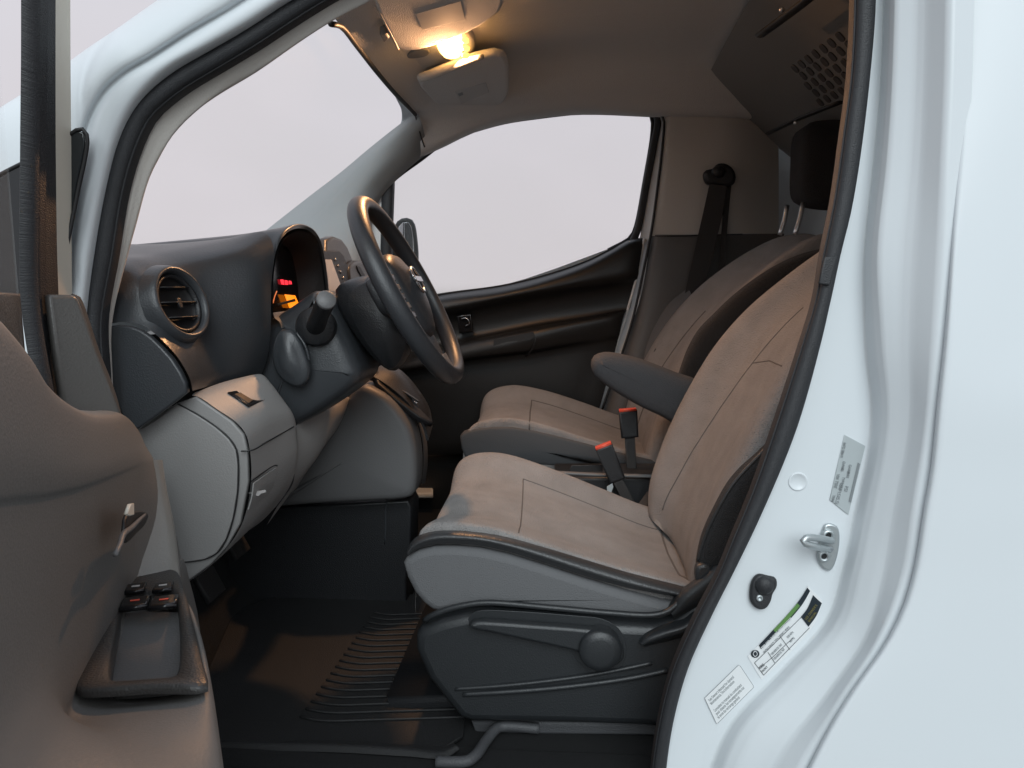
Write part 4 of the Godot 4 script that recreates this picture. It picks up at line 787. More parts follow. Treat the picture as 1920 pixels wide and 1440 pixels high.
	part(van, "far_opening_seal", tube([Vector3(0.3051, 1.7841, -2.4600), Vector3(0.3237, 1.7516, -2.4550), Vector3(0.3236, 1.6860, -2.4550), Vector3(0.3103, 1.5402, -2.4550), Vector3(0.2932, 1.3971, -2.4550), Vector3(0.2672, 1.2518, -2.4550), Vector3(0.2388, 1.1129, -2.4550), Vector3(0.2027, 0.9895, -2.4550), Vector3(0.1421, 0.8100, -2.4550)], 0.0042, 40, 8), M.gasket)
	part(van, "pillar_upper_trim", loft([
		[Vector3(0.3283, 1.7952, -2.4600), Vector3(0.3233, 1.6573, -2.4600), Vector3(0.3126, 1.5409, -2.4600), Vector3(0.2941, 1.3839, -2.4600)], [Vector3(0.3445, 1.7945, -2.4450), Vector3(0.3448, 1.6542, -2.4450), Vector3(0.3377, 1.5385, -2.4450), Vector3(0.3259, 1.3851, -2.4550)], [Vector3(0.4465, 1.7917, -2.4400), Vector3(0.4509, 1.6520, -2.4400), Vector3(0.4545, 1.5368, -2.4400), Vector3(0.4610, 1.3874, -2.4500)], [Vector3(0.5560, 1.7859, -2.4500), Vector3(0.5609, 1.6525, -2.4500), Vector3(0.5652, 1.5372, -2.4500), Vector3(0.5802, 1.3906, -2.4550)], [Vector3(0.6988, 1.7974, -2.5200), Vector3(0.7046, 1.6639, -2.5200), Vector3(0.7097, 1.5457, -2.5200), Vector3(0.7164, 1.3916, -2.5200)]], 16, 5), M.trim_beige, "beige upper lining of the pillar behind the passenger door")
	part(van, "pillar_lower_trim", loft([
		[Vector3(0.2958, 1.3885, -2.4750), Vector3(0.2728, 1.2523, -2.4750), Vector3(0.2443, 1.1122, -2.4750), Vector3(0.2079, 0.9878, -2.4750), Vector3(0.1470, 0.7978, -2.4750), Vector3(0.0956, 0.6037, -2.4750)], [Vector3(0.3184, 1.3881, -2.4500), Vector3(0.2998, 1.2515, -2.4400), Vector3(0.2748, 1.1137, -2.4350), Vector3(0.2428, 0.9915, -2.4350), Vector3(0.1868, 0.8047, -2.4350), Vector3(0.1403, 0.6141, -2.4350)], [Vector3(0.4094, 1.3873, -2.4450), Vector3(0.3996, 1.2514, -2.4450), Vector3(0.3794, 1.1136, -2.4450), Vector3(0.3515, 0.9912, -2.4450), Vector3(0.3037, 0.8043, -2.4450), Vector3(0.2726, 0.6137, -2.4450)], [Vector3(0.4948, 1.3889, -2.4500), Vector3(0.5014, 1.2516, -2.4600), Vector3(0.4973, 1.1133, -2.4600), Vector3(0.4927, 0.9907, -2.4600), Vector3(0.4812, 0.8038, -2.4600), Vector3(0.4695, 0.6132, -2.4600)], [Vector3(0.7276, 1.3934, -2.5000), Vector3(0.7338, 1.2522, -2.5000), Vector3(0.7399, 1.1125, -2.5000), Vector3(0.7454, 0.9887, -2.5000), Vector3(0.7537, 0.8001, -2.5000), Vector3(0.7622, 0.6081, -2.5000)]], 20, 5), M.pillar_low)
	part(van, "trim_joint", tube([Vector3(0.2953, 1.3847, -2.4700), Vector3(0.3246, 1.3826, -2.4450), Vector3(0.4592, 1.3850, -2.4400), Vector3(0.5817, 1.3883, -2.4470)], 0.002, 12, 6), M.gasket)
	part(van, "far_floor_sill", slab([Vector3(-0.6343, 0.5000, -2.4309), Vector3(-0.7126, 0.5000, -2.7390), Vector3(-0.4828, 0.5000, -2.7539), Vector3(-0.4295, 0.5000, -2.4441)], Vector3(0, 0.02, 0), 0.006), M.cream)
	var belt := thing("seat_belt", "dark passenger seat belt hanging from its loop on the beige pillar", "seat belt", Vector3(0.4825, 1.5588, -2.3700))
	part(belt, "webbing", loft([[Vector3(0.4603, 1.5371, -2.3850), Vector3(0.4463, 1.4495, -2.4000), Vector3(0.4268, 1.3351, -2.4200), Vector3(0.4020, 1.2000, -2.4300), Vector3(0.3783, 1.0795, -2.4320)], [Vector3(0.5126, 1.5318, -2.3850), Vector3(0.5073, 1.4491, -2.4000), Vector3(0.4871, 1.3349, -2.4200), Vector3(0.4597, 1.2000, -2.4300), Vector3(0.4331, 1.0797, -2.4320)]], 16, 2, {"thick": 0.0015}), M.belt)
	part(belt, "return_webbing", loft([[Vector3(0.5113, 1.5402, -2.4100), Vector3(0.5115, 1.4512, -2.4200), Vector3(0.5093, 1.3354, -2.4300), Vector3(0.5087, 1.1829, -2.4350)], [Vector3(0.5340, 1.5482, -2.4100), Vector3(0.5298, 1.4511, -2.4200), Vector3(0.5277, 1.3353, -2.4300), Vector3(0.5290, 1.1829, -2.4350)]], 12, 2, {"thick": 0.0015}), M.belt)
	part(belt, "belt_loop", slab([Vector3(0.4431, 1.5669, -2.4200), Vector3(0.4493, 1.5799, -2.4200), Vector3(0.4722, 1.5862, -2.4200), Vector3(0.4850, 1.5991, -2.4200), Vector3(0.5064, 1.6005, -2.4200), Vector3(0.5282, 1.5889, -2.4200), Vector3(0.5422, 1.5659, -2.4200), Vector3(0.5398, 1.5414, -2.4200), Vector3(0.5237, 1.5301, -2.4200), Vector3(0.4838, 1.5354, -2.4200), Vector3(0.4539, 1.5389, -2.4200)], Vector3(0, 0, 0.035), 0.012, 32), M.black)
	part(belt, "anchor_cap", ball(Vector3(0.4858, 1.5732, -2.3800), Vector3(0.022, 0.018, 0.015)), M.black)

func driver_door(van: Node3D) -> void:
	var door := part(van, "driver_door", loft([
		[Vector3(-0.6194, 1.0350, -0.9728), Vector3(-0.5767, 1.0520, -0.8660), Vector3(-0.5395, 1.0660, -0.7732), Vector3(-0.4977, 1.0840, -0.6822), Vector3(-0.4633, 1.1060, -0.6098), Vector3(-0.4373, 1.1360, -0.5448), Vector3(-0.4187, 1.1660, -0.4984), Vector3(-0.3741, 1.2200, -0.3870), Vector3(-0.2700, 1.2500, -0.1271)],
		[Vector3(-0.6016, 1.0300, -0.9767), Vector3(-0.5600, 1.0550, -0.8727), Vector3(-0.5209, 1.0700, -0.7806), Vector3(-0.4819, 1.0880, -0.6885), Vector3(-0.4485, 1.1100, -0.6157), Vector3(-0.4215, 1.1400, -0.5511), Vector3(-0.4029, 1.1700, -0.5047), Vector3(-0.3583, 1.2200, -0.3933), Vector3(-0.2542, 1.2500, -0.1334)],
		[Vector3(-0.5841, 1.0100, -0.9761), Vector3(-0.5414, 1.0450, -0.8801), Vector3(-0.5014, 1.0600, -0.7884), Vector3(-0.4624, 1.0760, -0.6963), Vector3(-0.4308, 1.0960, -0.6228), Vector3(-0.4039, 1.1220, -0.5582), Vector3(-0.3844, 1.1520, -0.5122), Vector3(-0.3397, 1.2000, -0.4007), Vector3(-0.2357, 1.2300, -0.1408)],
		[Vector3(-0.5749, 0.9900, -0.9745), Vector3(-0.5321, 1.0100, -0.8839), Vector3(-0.4922, 1.0240, -0.7921), Vector3(-0.4541, 1.0350, -0.6997), Vector3(-0.4234, 1.0500, -0.6258), Vector3(-0.3974, 1.0700, -0.5608), Vector3(-0.3779, 1.0850, -0.5148), Vector3(-0.3332, 1.1200, -0.4034), Vector3(-0.2292, 1.1500, -0.1434)],
		[Vector3(-0.5684, 0.9750, -0.9771), Vector3(-0.5293, 0.9900, -0.8850), Vector3(-0.4912, 1.0040, -0.7925), Vector3(-0.4550, 1.0180, -0.6993), Vector3(-0.4252, 1.0310, -0.6250), Vector3(-0.4002, 1.0440, -0.5597), Vector3(-0.3825, 1.0540, -0.5129), Vector3(-0.3388, 1.0800, -0.4011), Vector3(-0.2347, 1.1000, -0.1412)],
		[Vector3(-0.5646, 0.9640, -0.9785), Vector3(-0.5303, 0.9800, -0.8846), Vector3(-0.4940, 0.9940, -0.7914), Vector3(-0.4587, 1.0090, -0.6978), Vector3(-0.4299, 1.0220, -0.6232), Vector3(-0.4048, 1.0350, -0.5578), Vector3(-0.3871, 1.0450, -0.5110), Vector3(-0.3435, 1.0700, -0.3993), Vector3(-0.2394, 1.0900, -0.1393)],
		[Vector3(-0.5526, 0.9000, -0.9834), Vector3(-0.5395, 0.9100, -0.8809), Vector3(-0.5033, 0.9200, -0.7877), Vector3(-0.4689, 0.9300, -0.6937), Vector3(-0.4410, 0.9350, -0.6187), Vector3(-0.4150, 0.9300, -0.5537), Vector3(-0.3964, 0.9300, -0.5073), Vector3(-0.3518, 0.9350, -0.3959), Vector3(-0.2477, 0.9350, -0.1360)],
		[Vector3(-0.5442, 0.8550, -0.9867), Vector3(-0.5433, 0.8550, -0.8794), Vector3(-0.5061, 0.8500, -0.7866), Vector3(-0.4745, 0.8400, -0.6915), Vector3(-0.4336, 0.8420, -0.5894), Vector3(-0.3871, 0.8850, -0.5110), Vector3(-0.3611, 0.8950, -0.4568), Vector3(-0.3239, 0.9000, -0.3640), Vector3(-0.2347, 0.9000, -0.1412)],
		[Vector3(-0.5405, 0.8250, -0.9882), Vector3(-0.5377, 0.8260, -0.8816), Vector3(-0.5061, 0.8240, -0.7866), Vector3(-0.4726, 0.8240, -0.6922), Vector3(-0.4299, 0.8240, -0.5909), Vector3(-0.3667, 0.8600, -0.5192), Vector3(-0.3379, 0.8700, -0.4661), Vector3(-0.3007, 0.8750, -0.3733), Vector3(-0.2115, 0.8750, -0.1505)],
		[Vector3(-0.5387, 0.8200, -0.9890), Vector3(-0.5071, 0.8220, -0.8939), Vector3(-0.4884, 0.7900, -0.7936), Vector3(-0.4466, 0.7900, -0.7027), Vector3(-0.3872, 0.8210, -0.6080), Vector3(-0.3370, 0.8420, -0.5311), Vector3(-0.3101, 0.8530, -0.4773), Vector3(-0.2729, 0.8580, -0.3844), Vector3(-0.1837, 0.8580, -0.1616)],
		[Vector3(-0.5368, 0.8200, -0.9897), Vector3(-0.5006, 0.8220, -0.8965), Vector3(-0.4560, 0.7900, -0.8066), Vector3(-0.4049, 0.7900, -0.7194), Vector3(-0.3500, 0.8210, -0.6228), Vector3(-0.3073, 0.8320, -0.5430), Vector3(-0.2813, 0.8380, -0.4888), Vector3(-0.2432, 0.8400, -0.3963), Vector3(-0.1540, 0.8400, -0.1735)],
		[Vector3(-0.5359, 0.8150, -0.9901), Vector3(-0.4978, 0.8210, -0.8976), Vector3(-0.4392, 0.8250, -0.8133), Vector3(-0.3844, 0.8260, -0.7276), Vector3(-0.3426, 0.8230, -0.6581), Vector3(-0.3082, 0.8220, -0.5965), Vector3(-0.2841, 0.8210, -0.5523), Vector3(-0.2348, 0.8200, -0.4428), Vector3(-0.1308, 0.8200, -0.1828)],
		[Vector3(-0.5331, 0.8000, -0.9912), Vector3(-0.4922, 0.8100, -0.8998), Vector3(-0.4327, 0.8150, -0.8159), Vector3(-0.3779, 0.8160, -0.7302), Vector3(-0.3361, 0.8080, -0.6607), Vector3(-0.3017, 0.8050, -0.5991), Vector3(-0.2776, 0.8040, -0.5549), Vector3(-0.2283, 0.8020, -0.4454), Vector3(-0.1243, 0.8020, -0.1854)],
		[Vector3(-0.5210, 0.6800, -0.9960), Vector3(-0.4820, 0.7300, -0.9039), Vector3(-0.4300, 0.7600, -0.8170), Vector3(-0.3770, 0.7600, -0.7305), Vector3(-0.3361, 0.7600, -0.6607), Vector3(-0.3017, 0.7600, -0.5991), Vector3(-0.2776, 0.7600, -0.5549), Vector3(-0.2283, 0.7600, -0.4454), Vector3(-0.1243, 0.7600, -0.1854)],
		[Vector3(-0.5396, 0.4000, -0.9886), Vector3(-0.5024, 0.4000, -0.8958), Vector3(-0.4560, 0.4000, -0.8066), Vector3(-0.4095, 0.4000, -0.7175), Vector3(-0.3798, 0.4000, -0.6433), Vector3(-0.3537, 0.4000, -0.5783), Vector3(-0.3351, 0.4000, -0.5319), Vector3(-0.2905, 0.4000, -0.4205), Vector3(-0.1865, 0.4000, -0.1605)]], 44, 5), M.door_trim, "open driver's door, brown-grey inner trim")
	part(door, "door_skin", loft([[Vector3(-0.6510, 1.0600, -0.9440), Vector3(-0.5162, 1.1000, -0.5671), Vector3(-0.3257, 1.1800, -0.1048)], [Vector3(-0.6649, 0.8000, -0.9384), Vector3(-0.5301, 0.8000, -0.5615), Vector3(-0.3443, 0.8000, -0.0973)], [Vector3(-0.6556, 0.3500, -0.9421), Vector3(-0.5162, 0.3500, -0.5671), Vector3(-0.3303, 0.3500, -0.1029)]], 10, 4, {"thick": -0.003}), M.white)
	part(door, "hinge_edge", loft([[Vector3(-0.6046, 1.0500, -0.9626), Vector3(-0.5860, 0.8000, -0.9700), Vector3(-0.5581, 0.4000, -0.9812)], [Vector3(-0.6525, 1.0500, -0.9477), Vector3(-0.6664, 0.8000, -0.9421), Vector3(-0.6571, 0.3500, -0.9458)]], 6, 3), M.white)
	# upright window frame, run channel, glass
	part(door, "frame_edge", strip([Vector3(-0.6315, 1.5975, -0.9250), Vector3(-0.6395, 1.4974, -0.9250), Vector3(-0.6491, 1.3681, -0.9250), Vector3(-0.6566, 1.2478, -0.9250), Vector3(-0.6610, 1.1655, -0.9250)], [Vector3(-0.6313, 1.6037, -0.9400), Vector3(-0.6386, 1.5020, -0.9400), Vector3(-0.6474, 1.3707, -0.9400), Vector3(-0.6563, 1.2486, -0.9400), Vector3(-0.6614, 1.1649, -0.9400)], [[0.0, -0.03], [0.0, 0.0], [0.3, 0.006], [0.85, 0.004], [1.0, 0.0], [1.0, -0.026]], 14), M.cream)
	part(door, "run_channel", strip([Vector3(-0.5764, 1.5446, -0.8000), Vector3(-0.5838, 1.4578, -0.8000), Vector3(-0.5945, 1.3458, -0.8000), Vector3(-0.6069, 1.2000, -0.8000), Vector3(-0.6054, 1.1580, -0.8000), Vector3(-0.5960, 1.0725, -0.8000)], [Vector3(-0.5954, 1.5657, -0.8500), Vector3(-0.6030, 1.4735, -0.8500), Vector3(-0.6141, 1.3547, -0.8500), Vector3(-0.6262, 1.2000, -0.8500), Vector3(-0.6282, 1.1426, -0.8500), Vector3(-0.6251, 1.0646, -0.8500)], [[0.0, -0.03], [0.0, 0.0], [0.15, 0.004], [0.9, 0.004], [1.0, 0.0], [1.0, -0.02]], 20), M.rubber)
	part(door, "outer_channel", strip([Vector3(-0.5960, 1.5657, -0.8500), Vector3(-0.6036, 1.4736, -0.8500), Vector3(-0.6141, 1.3547, -0.8500), Vector3(-0.6255, 1.2000, -0.8500), Vector3(-0.6255, 1.1426, -0.8500), Vector3(-0.6251, 1.0646, -0.8500)], [Vector3(-0.6128, 1.5826, -0.8900), Vector3(-0.6206, 1.4862, -0.8900), Vector3(-0.6300, 1.3618, -0.8900), Vector3(-0.6373, 1.2460, -0.8900), Vector3(-0.6394, 1.1934, -0.8900), Vector3(-0.6446, 1.0583, -0.8900)], [[0.0, -0.01], [0.0, 0.0], [0.2, 0.008], [0.8, 0.008], [1.0, 0.002], [1.0, -0.02]], 20), M.rubber)
	part(door, "channel_lip", tube([Vector3(-0.6164, 1.5868, -0.9000), Vector3(-0.6242, 1.4894, -0.9000), Vector3(-0.6336, 1.3636, -0.9000), Vector3(-0.6409, 1.2466, -0.9000), Vector3(-0.6431, 1.1933, -0.9000)], 0.0022, 14, 6), M.pillar_low)
	part(door, "door_glass", slab([Vector3(-0.5692, 1.0000, -0.7936), Vector3(-0.5692, 1.8200, -0.7936), Vector3(-0.2979, 1.8200, -0.1159), Vector3(-0.2979, 1.1000, -0.1159)], Vector3(0.0020, 1.2000, -0.0010) - Vector3(0, 1.2, 0), 0.0005), M.glass)
	part(door, "sail_panel", slab([Vector3(-0.6217, 1.1962, -0.8600), Vector3(-0.6189, 1.1987, -0.8620), Vector3(-0.6085, 1.1980, -0.8880), Vector3(-0.6060, 1.1934, -0.8930), Vector3(-0.6046, 1.1719, -0.9000), Vector3(-0.6016, 1.1284, -0.9120), Vector3(-0.5980, 1.0800, -0.9280), Vector3(-0.5928, 1.0215, -0.9440), Vector3(-0.6166, 1.0293, -0.9000), Vector3(-0.6256, 1.0478, -0.8720), Vector3(-0.6249, 1.1087, -0.8660)], Vector3(0.012, 0, 0.006), 0.005), M.door_grip, "grey triangular corner trim of the driver's door window")
	part(door, "sail_edge", loft([[Vector3(-0.6098, 1.1980, -0.8900), Vector3(-0.6073, 1.1934, -0.8950), Vector3(-0.6060, 1.1718, -0.9020), Vector3(-0.6029, 1.1282, -0.9140), Vector3(-0.5993, 1.0798, -0.9300), Vector3(-0.5941, 1.0212, -0.9460)], [Vector3(-0.6274, 1.1945, -0.9300), Vector3(-0.6270, 1.1861, -0.9350), Vector3(-0.6239, 1.1636, -0.9400), Vector3(-0.6201, 1.1202, -0.9520), Vector3(-0.6129, 1.0731, -0.9650), Vector3(-0.6061, 1.0158, -0.9750)]], 20, 3, {"thick": 0.003}), M.door_grip)
	part(door, "belt_seal", loft([[Vector3(-0.5740, 1.2010, -0.7000), Vector3(-0.5834, 1.2011, -0.7400), Vector3(-0.5993, 1.2000, -0.7900)], [Vector3(-0.5661, 1.1985, -0.6900), Vector3(-0.5758, 1.1984, -0.7300), Vector3(-0.5958, 1.1965, -0.7850)], [Vector3(-0.5866, 1.0660, -0.7000), Vector3(-0.5961, 1.0586, -0.7400), Vector3(-0.6057, 1.0476, -0.8000)]], 8, 3), M.switch_plate)
	part(door, "sash_screw", ball(Vector3(-0.5974, 1.0690, -0.8400), Vector3(0.003, 0.003, 0.003)), M.gasket)
	# grip with the release lever, arm rest plate with window switches
	var grip := part(door, "grip_panel", loft([
		[Vector3(-0.5786, 0.9700, -0.9407), Vector3(-0.5730, 0.9250, -0.9267), Vector3(-0.5656, 0.8800, -0.9082), Vector3(-0.5563, 0.8450, -0.8850), Vector3(-0.5470, 0.8230, -0.8618)], [Vector3(-0.5700, 0.9700, -0.9570), Vector3(-0.5631, 0.9250, -0.9425), Vector3(-0.5531, 0.8800, -0.9228), Vector3(-0.5416, 0.8460, -0.8995), Vector3(-0.5301, 0.8240, -0.8761)], [Vector3(-0.5626, 0.9700, -0.9708), Vector3(-0.5548, 0.9250, -0.9566), Vector3(-0.5411, 0.8800, -0.9384), Vector3(-0.5273, 0.8470, -0.9149), Vector3(-0.5145, 0.8250, -0.8909)], [Vector3(-0.5591, 0.9680, -0.9808), Vector3(-0.5485, 0.9240, -0.9678), Vector3(-0.5329, 0.8800, -0.9503), Vector3(-0.5173, 0.8470, -0.9275), Vector3(-0.5035, 0.8250, -0.9039)], [Vector3(-0.5609, 0.9660, -0.9908), Vector3(-0.5502, 0.9230, -0.9800), Vector3(-0.5344, 0.8800, -0.9648), Vector3(-0.5191, 0.8470, -0.9429), Vector3(-0.5041, 0.8240, -0.9188)], [Vector3(-0.5786, 0.9600, -1.0053), Vector3(-0.5702, 0.9200, -0.9979), Vector3(-0.5535, 0.8700, -0.9830), Vector3(-0.5368, 0.8400, -0.9682), Vector3(-0.5210, 0.8100, -0.9422)]], 16, 5), M.grip)
	part(grip, "handle_recess", slab([Vector3(-0.4459, 0.9481, -0.7007), Vector3(-0.4507, 0.9689, -0.7128), Vector3(-0.4682, 0.9616, -0.7566), Vector3(-0.4949, 0.9415, -0.8231), Vector3(-0.5038, 0.9306, -0.8455), Vector3(-0.4929, 0.9274, -0.8182), Vector3(-0.4721, 0.9347, -0.7663), Vector3(-0.4538, 0.9411, -0.7205)], [Vector3(-0.5823, 1.2000, -0.9715)][0] - [Vector3(-0.5860, 1.2000, -0.9700)][0], 0.0015, 28), M.gasket)
	part(grip, "release_lever", tube([Vector3(-0.4153, 0.9562, -0.6431), Vector3(-0.4254, 0.9586, -0.6685), Vector3(-0.4300, 0.9622, -0.6799), Vector3(-0.4470, 0.9557, -0.7224), Vector3(-0.4663, 0.9494, -0.7706), Vector3(-0.4796, 0.9445, -0.8038)], [0.0025, 0.0032, 0.0025, 0.0016], 14, 8), M.dark_grey)
	part(grip, "lever_end", slab([Vector3(-0.4305, 0.9827, -0.6840), Vector3(-0.4387, 0.9869, -0.7043), Vector3(-0.4450, 0.9828, -0.7200), Vector3(-0.4435, 0.9714, -0.7163), Vector3(-0.4352, 0.9768, -0.6955)], [Vector3(-0.5823, 1.2000, -0.9715)][0] - [Vector3(-0.5860, 1.2000, -0.9700)][0], 0.001), M.cream)
	var plate := part(door, "switch_plate", frame([Vector3(-0.5581, 0.8280, -0.8732), Vector3(-0.5616, 0.8280, -0.9054), Vector3(-0.5395, 0.8280, -0.9181), Vector3(-0.5119, 0.8280, -0.9161), Vector3(-0.4703, 0.8280, -0.8618), Vector3(-0.4081, 0.8280, -0.7639), Vector3(-0.3550, 0.8280, -0.6789), Vector3(-0.3292, 0.8280, -0.6383), Vector3(-0.3272, 0.8280, -0.6309), Vector3(-0.3343, 0.8280, -0.6286), Vector3(-0.3800, 0.8280, -0.6256), Vector3(-0.4214, 0.8280, -0.6174), Vector3(-0.4402, 0.8280, -0.6162), Vector3(-0.4511, 0.8280, -0.6248), Vector3(-0.4633, 0.8280, -0.6492), Vector3(-0.4977, 0.8280, -0.7272), Vector3(-0.5308, 0.8280, -0.8070)], [Vector3(-0.5174, 0.8280, -0.8109), Vector3(-0.5216, 0.8280, -0.8323), Vector3(-0.5014, 0.8280, -0.8384), Vector3(-0.4731, 0.8280, -0.8386), Vector3(-0.4516, 0.8280, -0.8121), Vector3(-0.4278, 0.8280, -0.7707), Vector3(-0.3945, 0.8280, -0.7099), Vector3(-0.3700, 0.8280, -0.6592), Vector3(-0.3685, 0.8280, -0.6473), Vector3(-0.3843, 0.8280, -0.6424), Vector3(-0.4076, 0.8280, -0.6370), Vector3(-0.4218, 0.8280, -0.6361), Vector3(-0.4296, 0.8280, -0.6454), Vector3(-0.4459, 0.8280, -0.6731), Vector3(-0.4758, 0.8280, -0.7286), Vector3(-0.5023, 0.8280, -0.7797)], Vector3(0, 0.008, 0), 72), M.switch_plate, "dark window switch plate in the arm rest")
	part(plate, "pull_pocket", loft([
		[Vector3(-0.5151, 0.8220, -0.8065), Vector3(-0.4864, 0.8220, -0.8114), Vector3(-0.4521, 0.8220, -0.8136)], [Vector3(-0.5032, 0.8150, -0.7799), Vector3(-0.4701, 0.8150, -0.7820), Vector3(-0.4344, 0.8150, -0.7843)], [Vector3(-0.4863, 0.8080, -0.7435), Vector3(-0.4498, 0.8080, -0.7458), Vector3(-0.4146, 0.8080, -0.7481)], [Vector3(-0.4584, 0.8100, -0.6930), Vector3(-0.4210, 0.8100, -0.6954), Vector3(-0.3901, 0.8100, -0.6974)], [Vector3(-0.4270, 0.8240, -0.6391), Vector3(-0.3904, 0.8240, -0.6433), Vector3(-0.3607, 0.8240, -0.6472)]], 10, 5), M.dark_grey)
	for k in 2:
		var c: Vector3 = [[Vector3(-0.5157, 0.8380, -0.8348)][0], [Vector3(-0.4842, 0.8380, -0.8402)][0]][k]
		var lock := part(plate, "lock_switch", slab(rect(c, [Vector3(-0.5758, 1.2000, -0.9741)][0] - [Vector3(-0.5860, 1.2000, -0.9700)][0], [Vector3(-0.5815, 1.2000, -0.9589)][0] - [Vector3(-0.5860, 1.2000, -0.9700)][0]), Vector3(0, 0.006, 0), 0.002), M.gloss)
		part(lock, "switch_mark", slab(rect(c + Vector3(0, 0.0062, 0), [Vector3(-0.5818, 1.2000, -0.9717)][0] - [Vector3(-0.5860, 1.2000, -0.9700)][0], [Vector3(-0.5853, 1.2000, -0.9681)][0] - [Vector3(-0.5860, 1.2000, -0.9700)][0]), Vector3(0, 0.0004, 0), 0.0001), M.tag_paper)
		var d: Vector3 = [[Vector3(-0.4953, 0.8340, -0.7987)][0], [Vector3(-0.4631, 0.8340, -0.8037)][0]][k]
		var sw := part(plate, "window_switch", slab(rect(d, [Vector3(-0.5721, 1.2000, -0.9756)][0] - [Vector3(-0.5860, 1.2000, -0.9700)][0], [Vector3(-0.5804, 1.2000, -0.9561)][0] - [Vector3(-0.5860, 1.2000, -0.9700)][0]), Vector3(0, 0.008, 0), 0.003), M.gloss)
		part(sw, "switch_mark", slab(rect(d + Vector3(0, 0.0082, 0), [Vector3(-0.5814, 1.2000, -0.9719)][0] - [Vector3(-0.5860, 1.2000, -0.9700)][0], [Vector3(-0.5853, 1.2000, -0.9683)][0] - [Vector3(-0.5860, 1.2000, -0.9700)][0]), Vector3(0, 0.0004, 0), 0.0001), M.red)

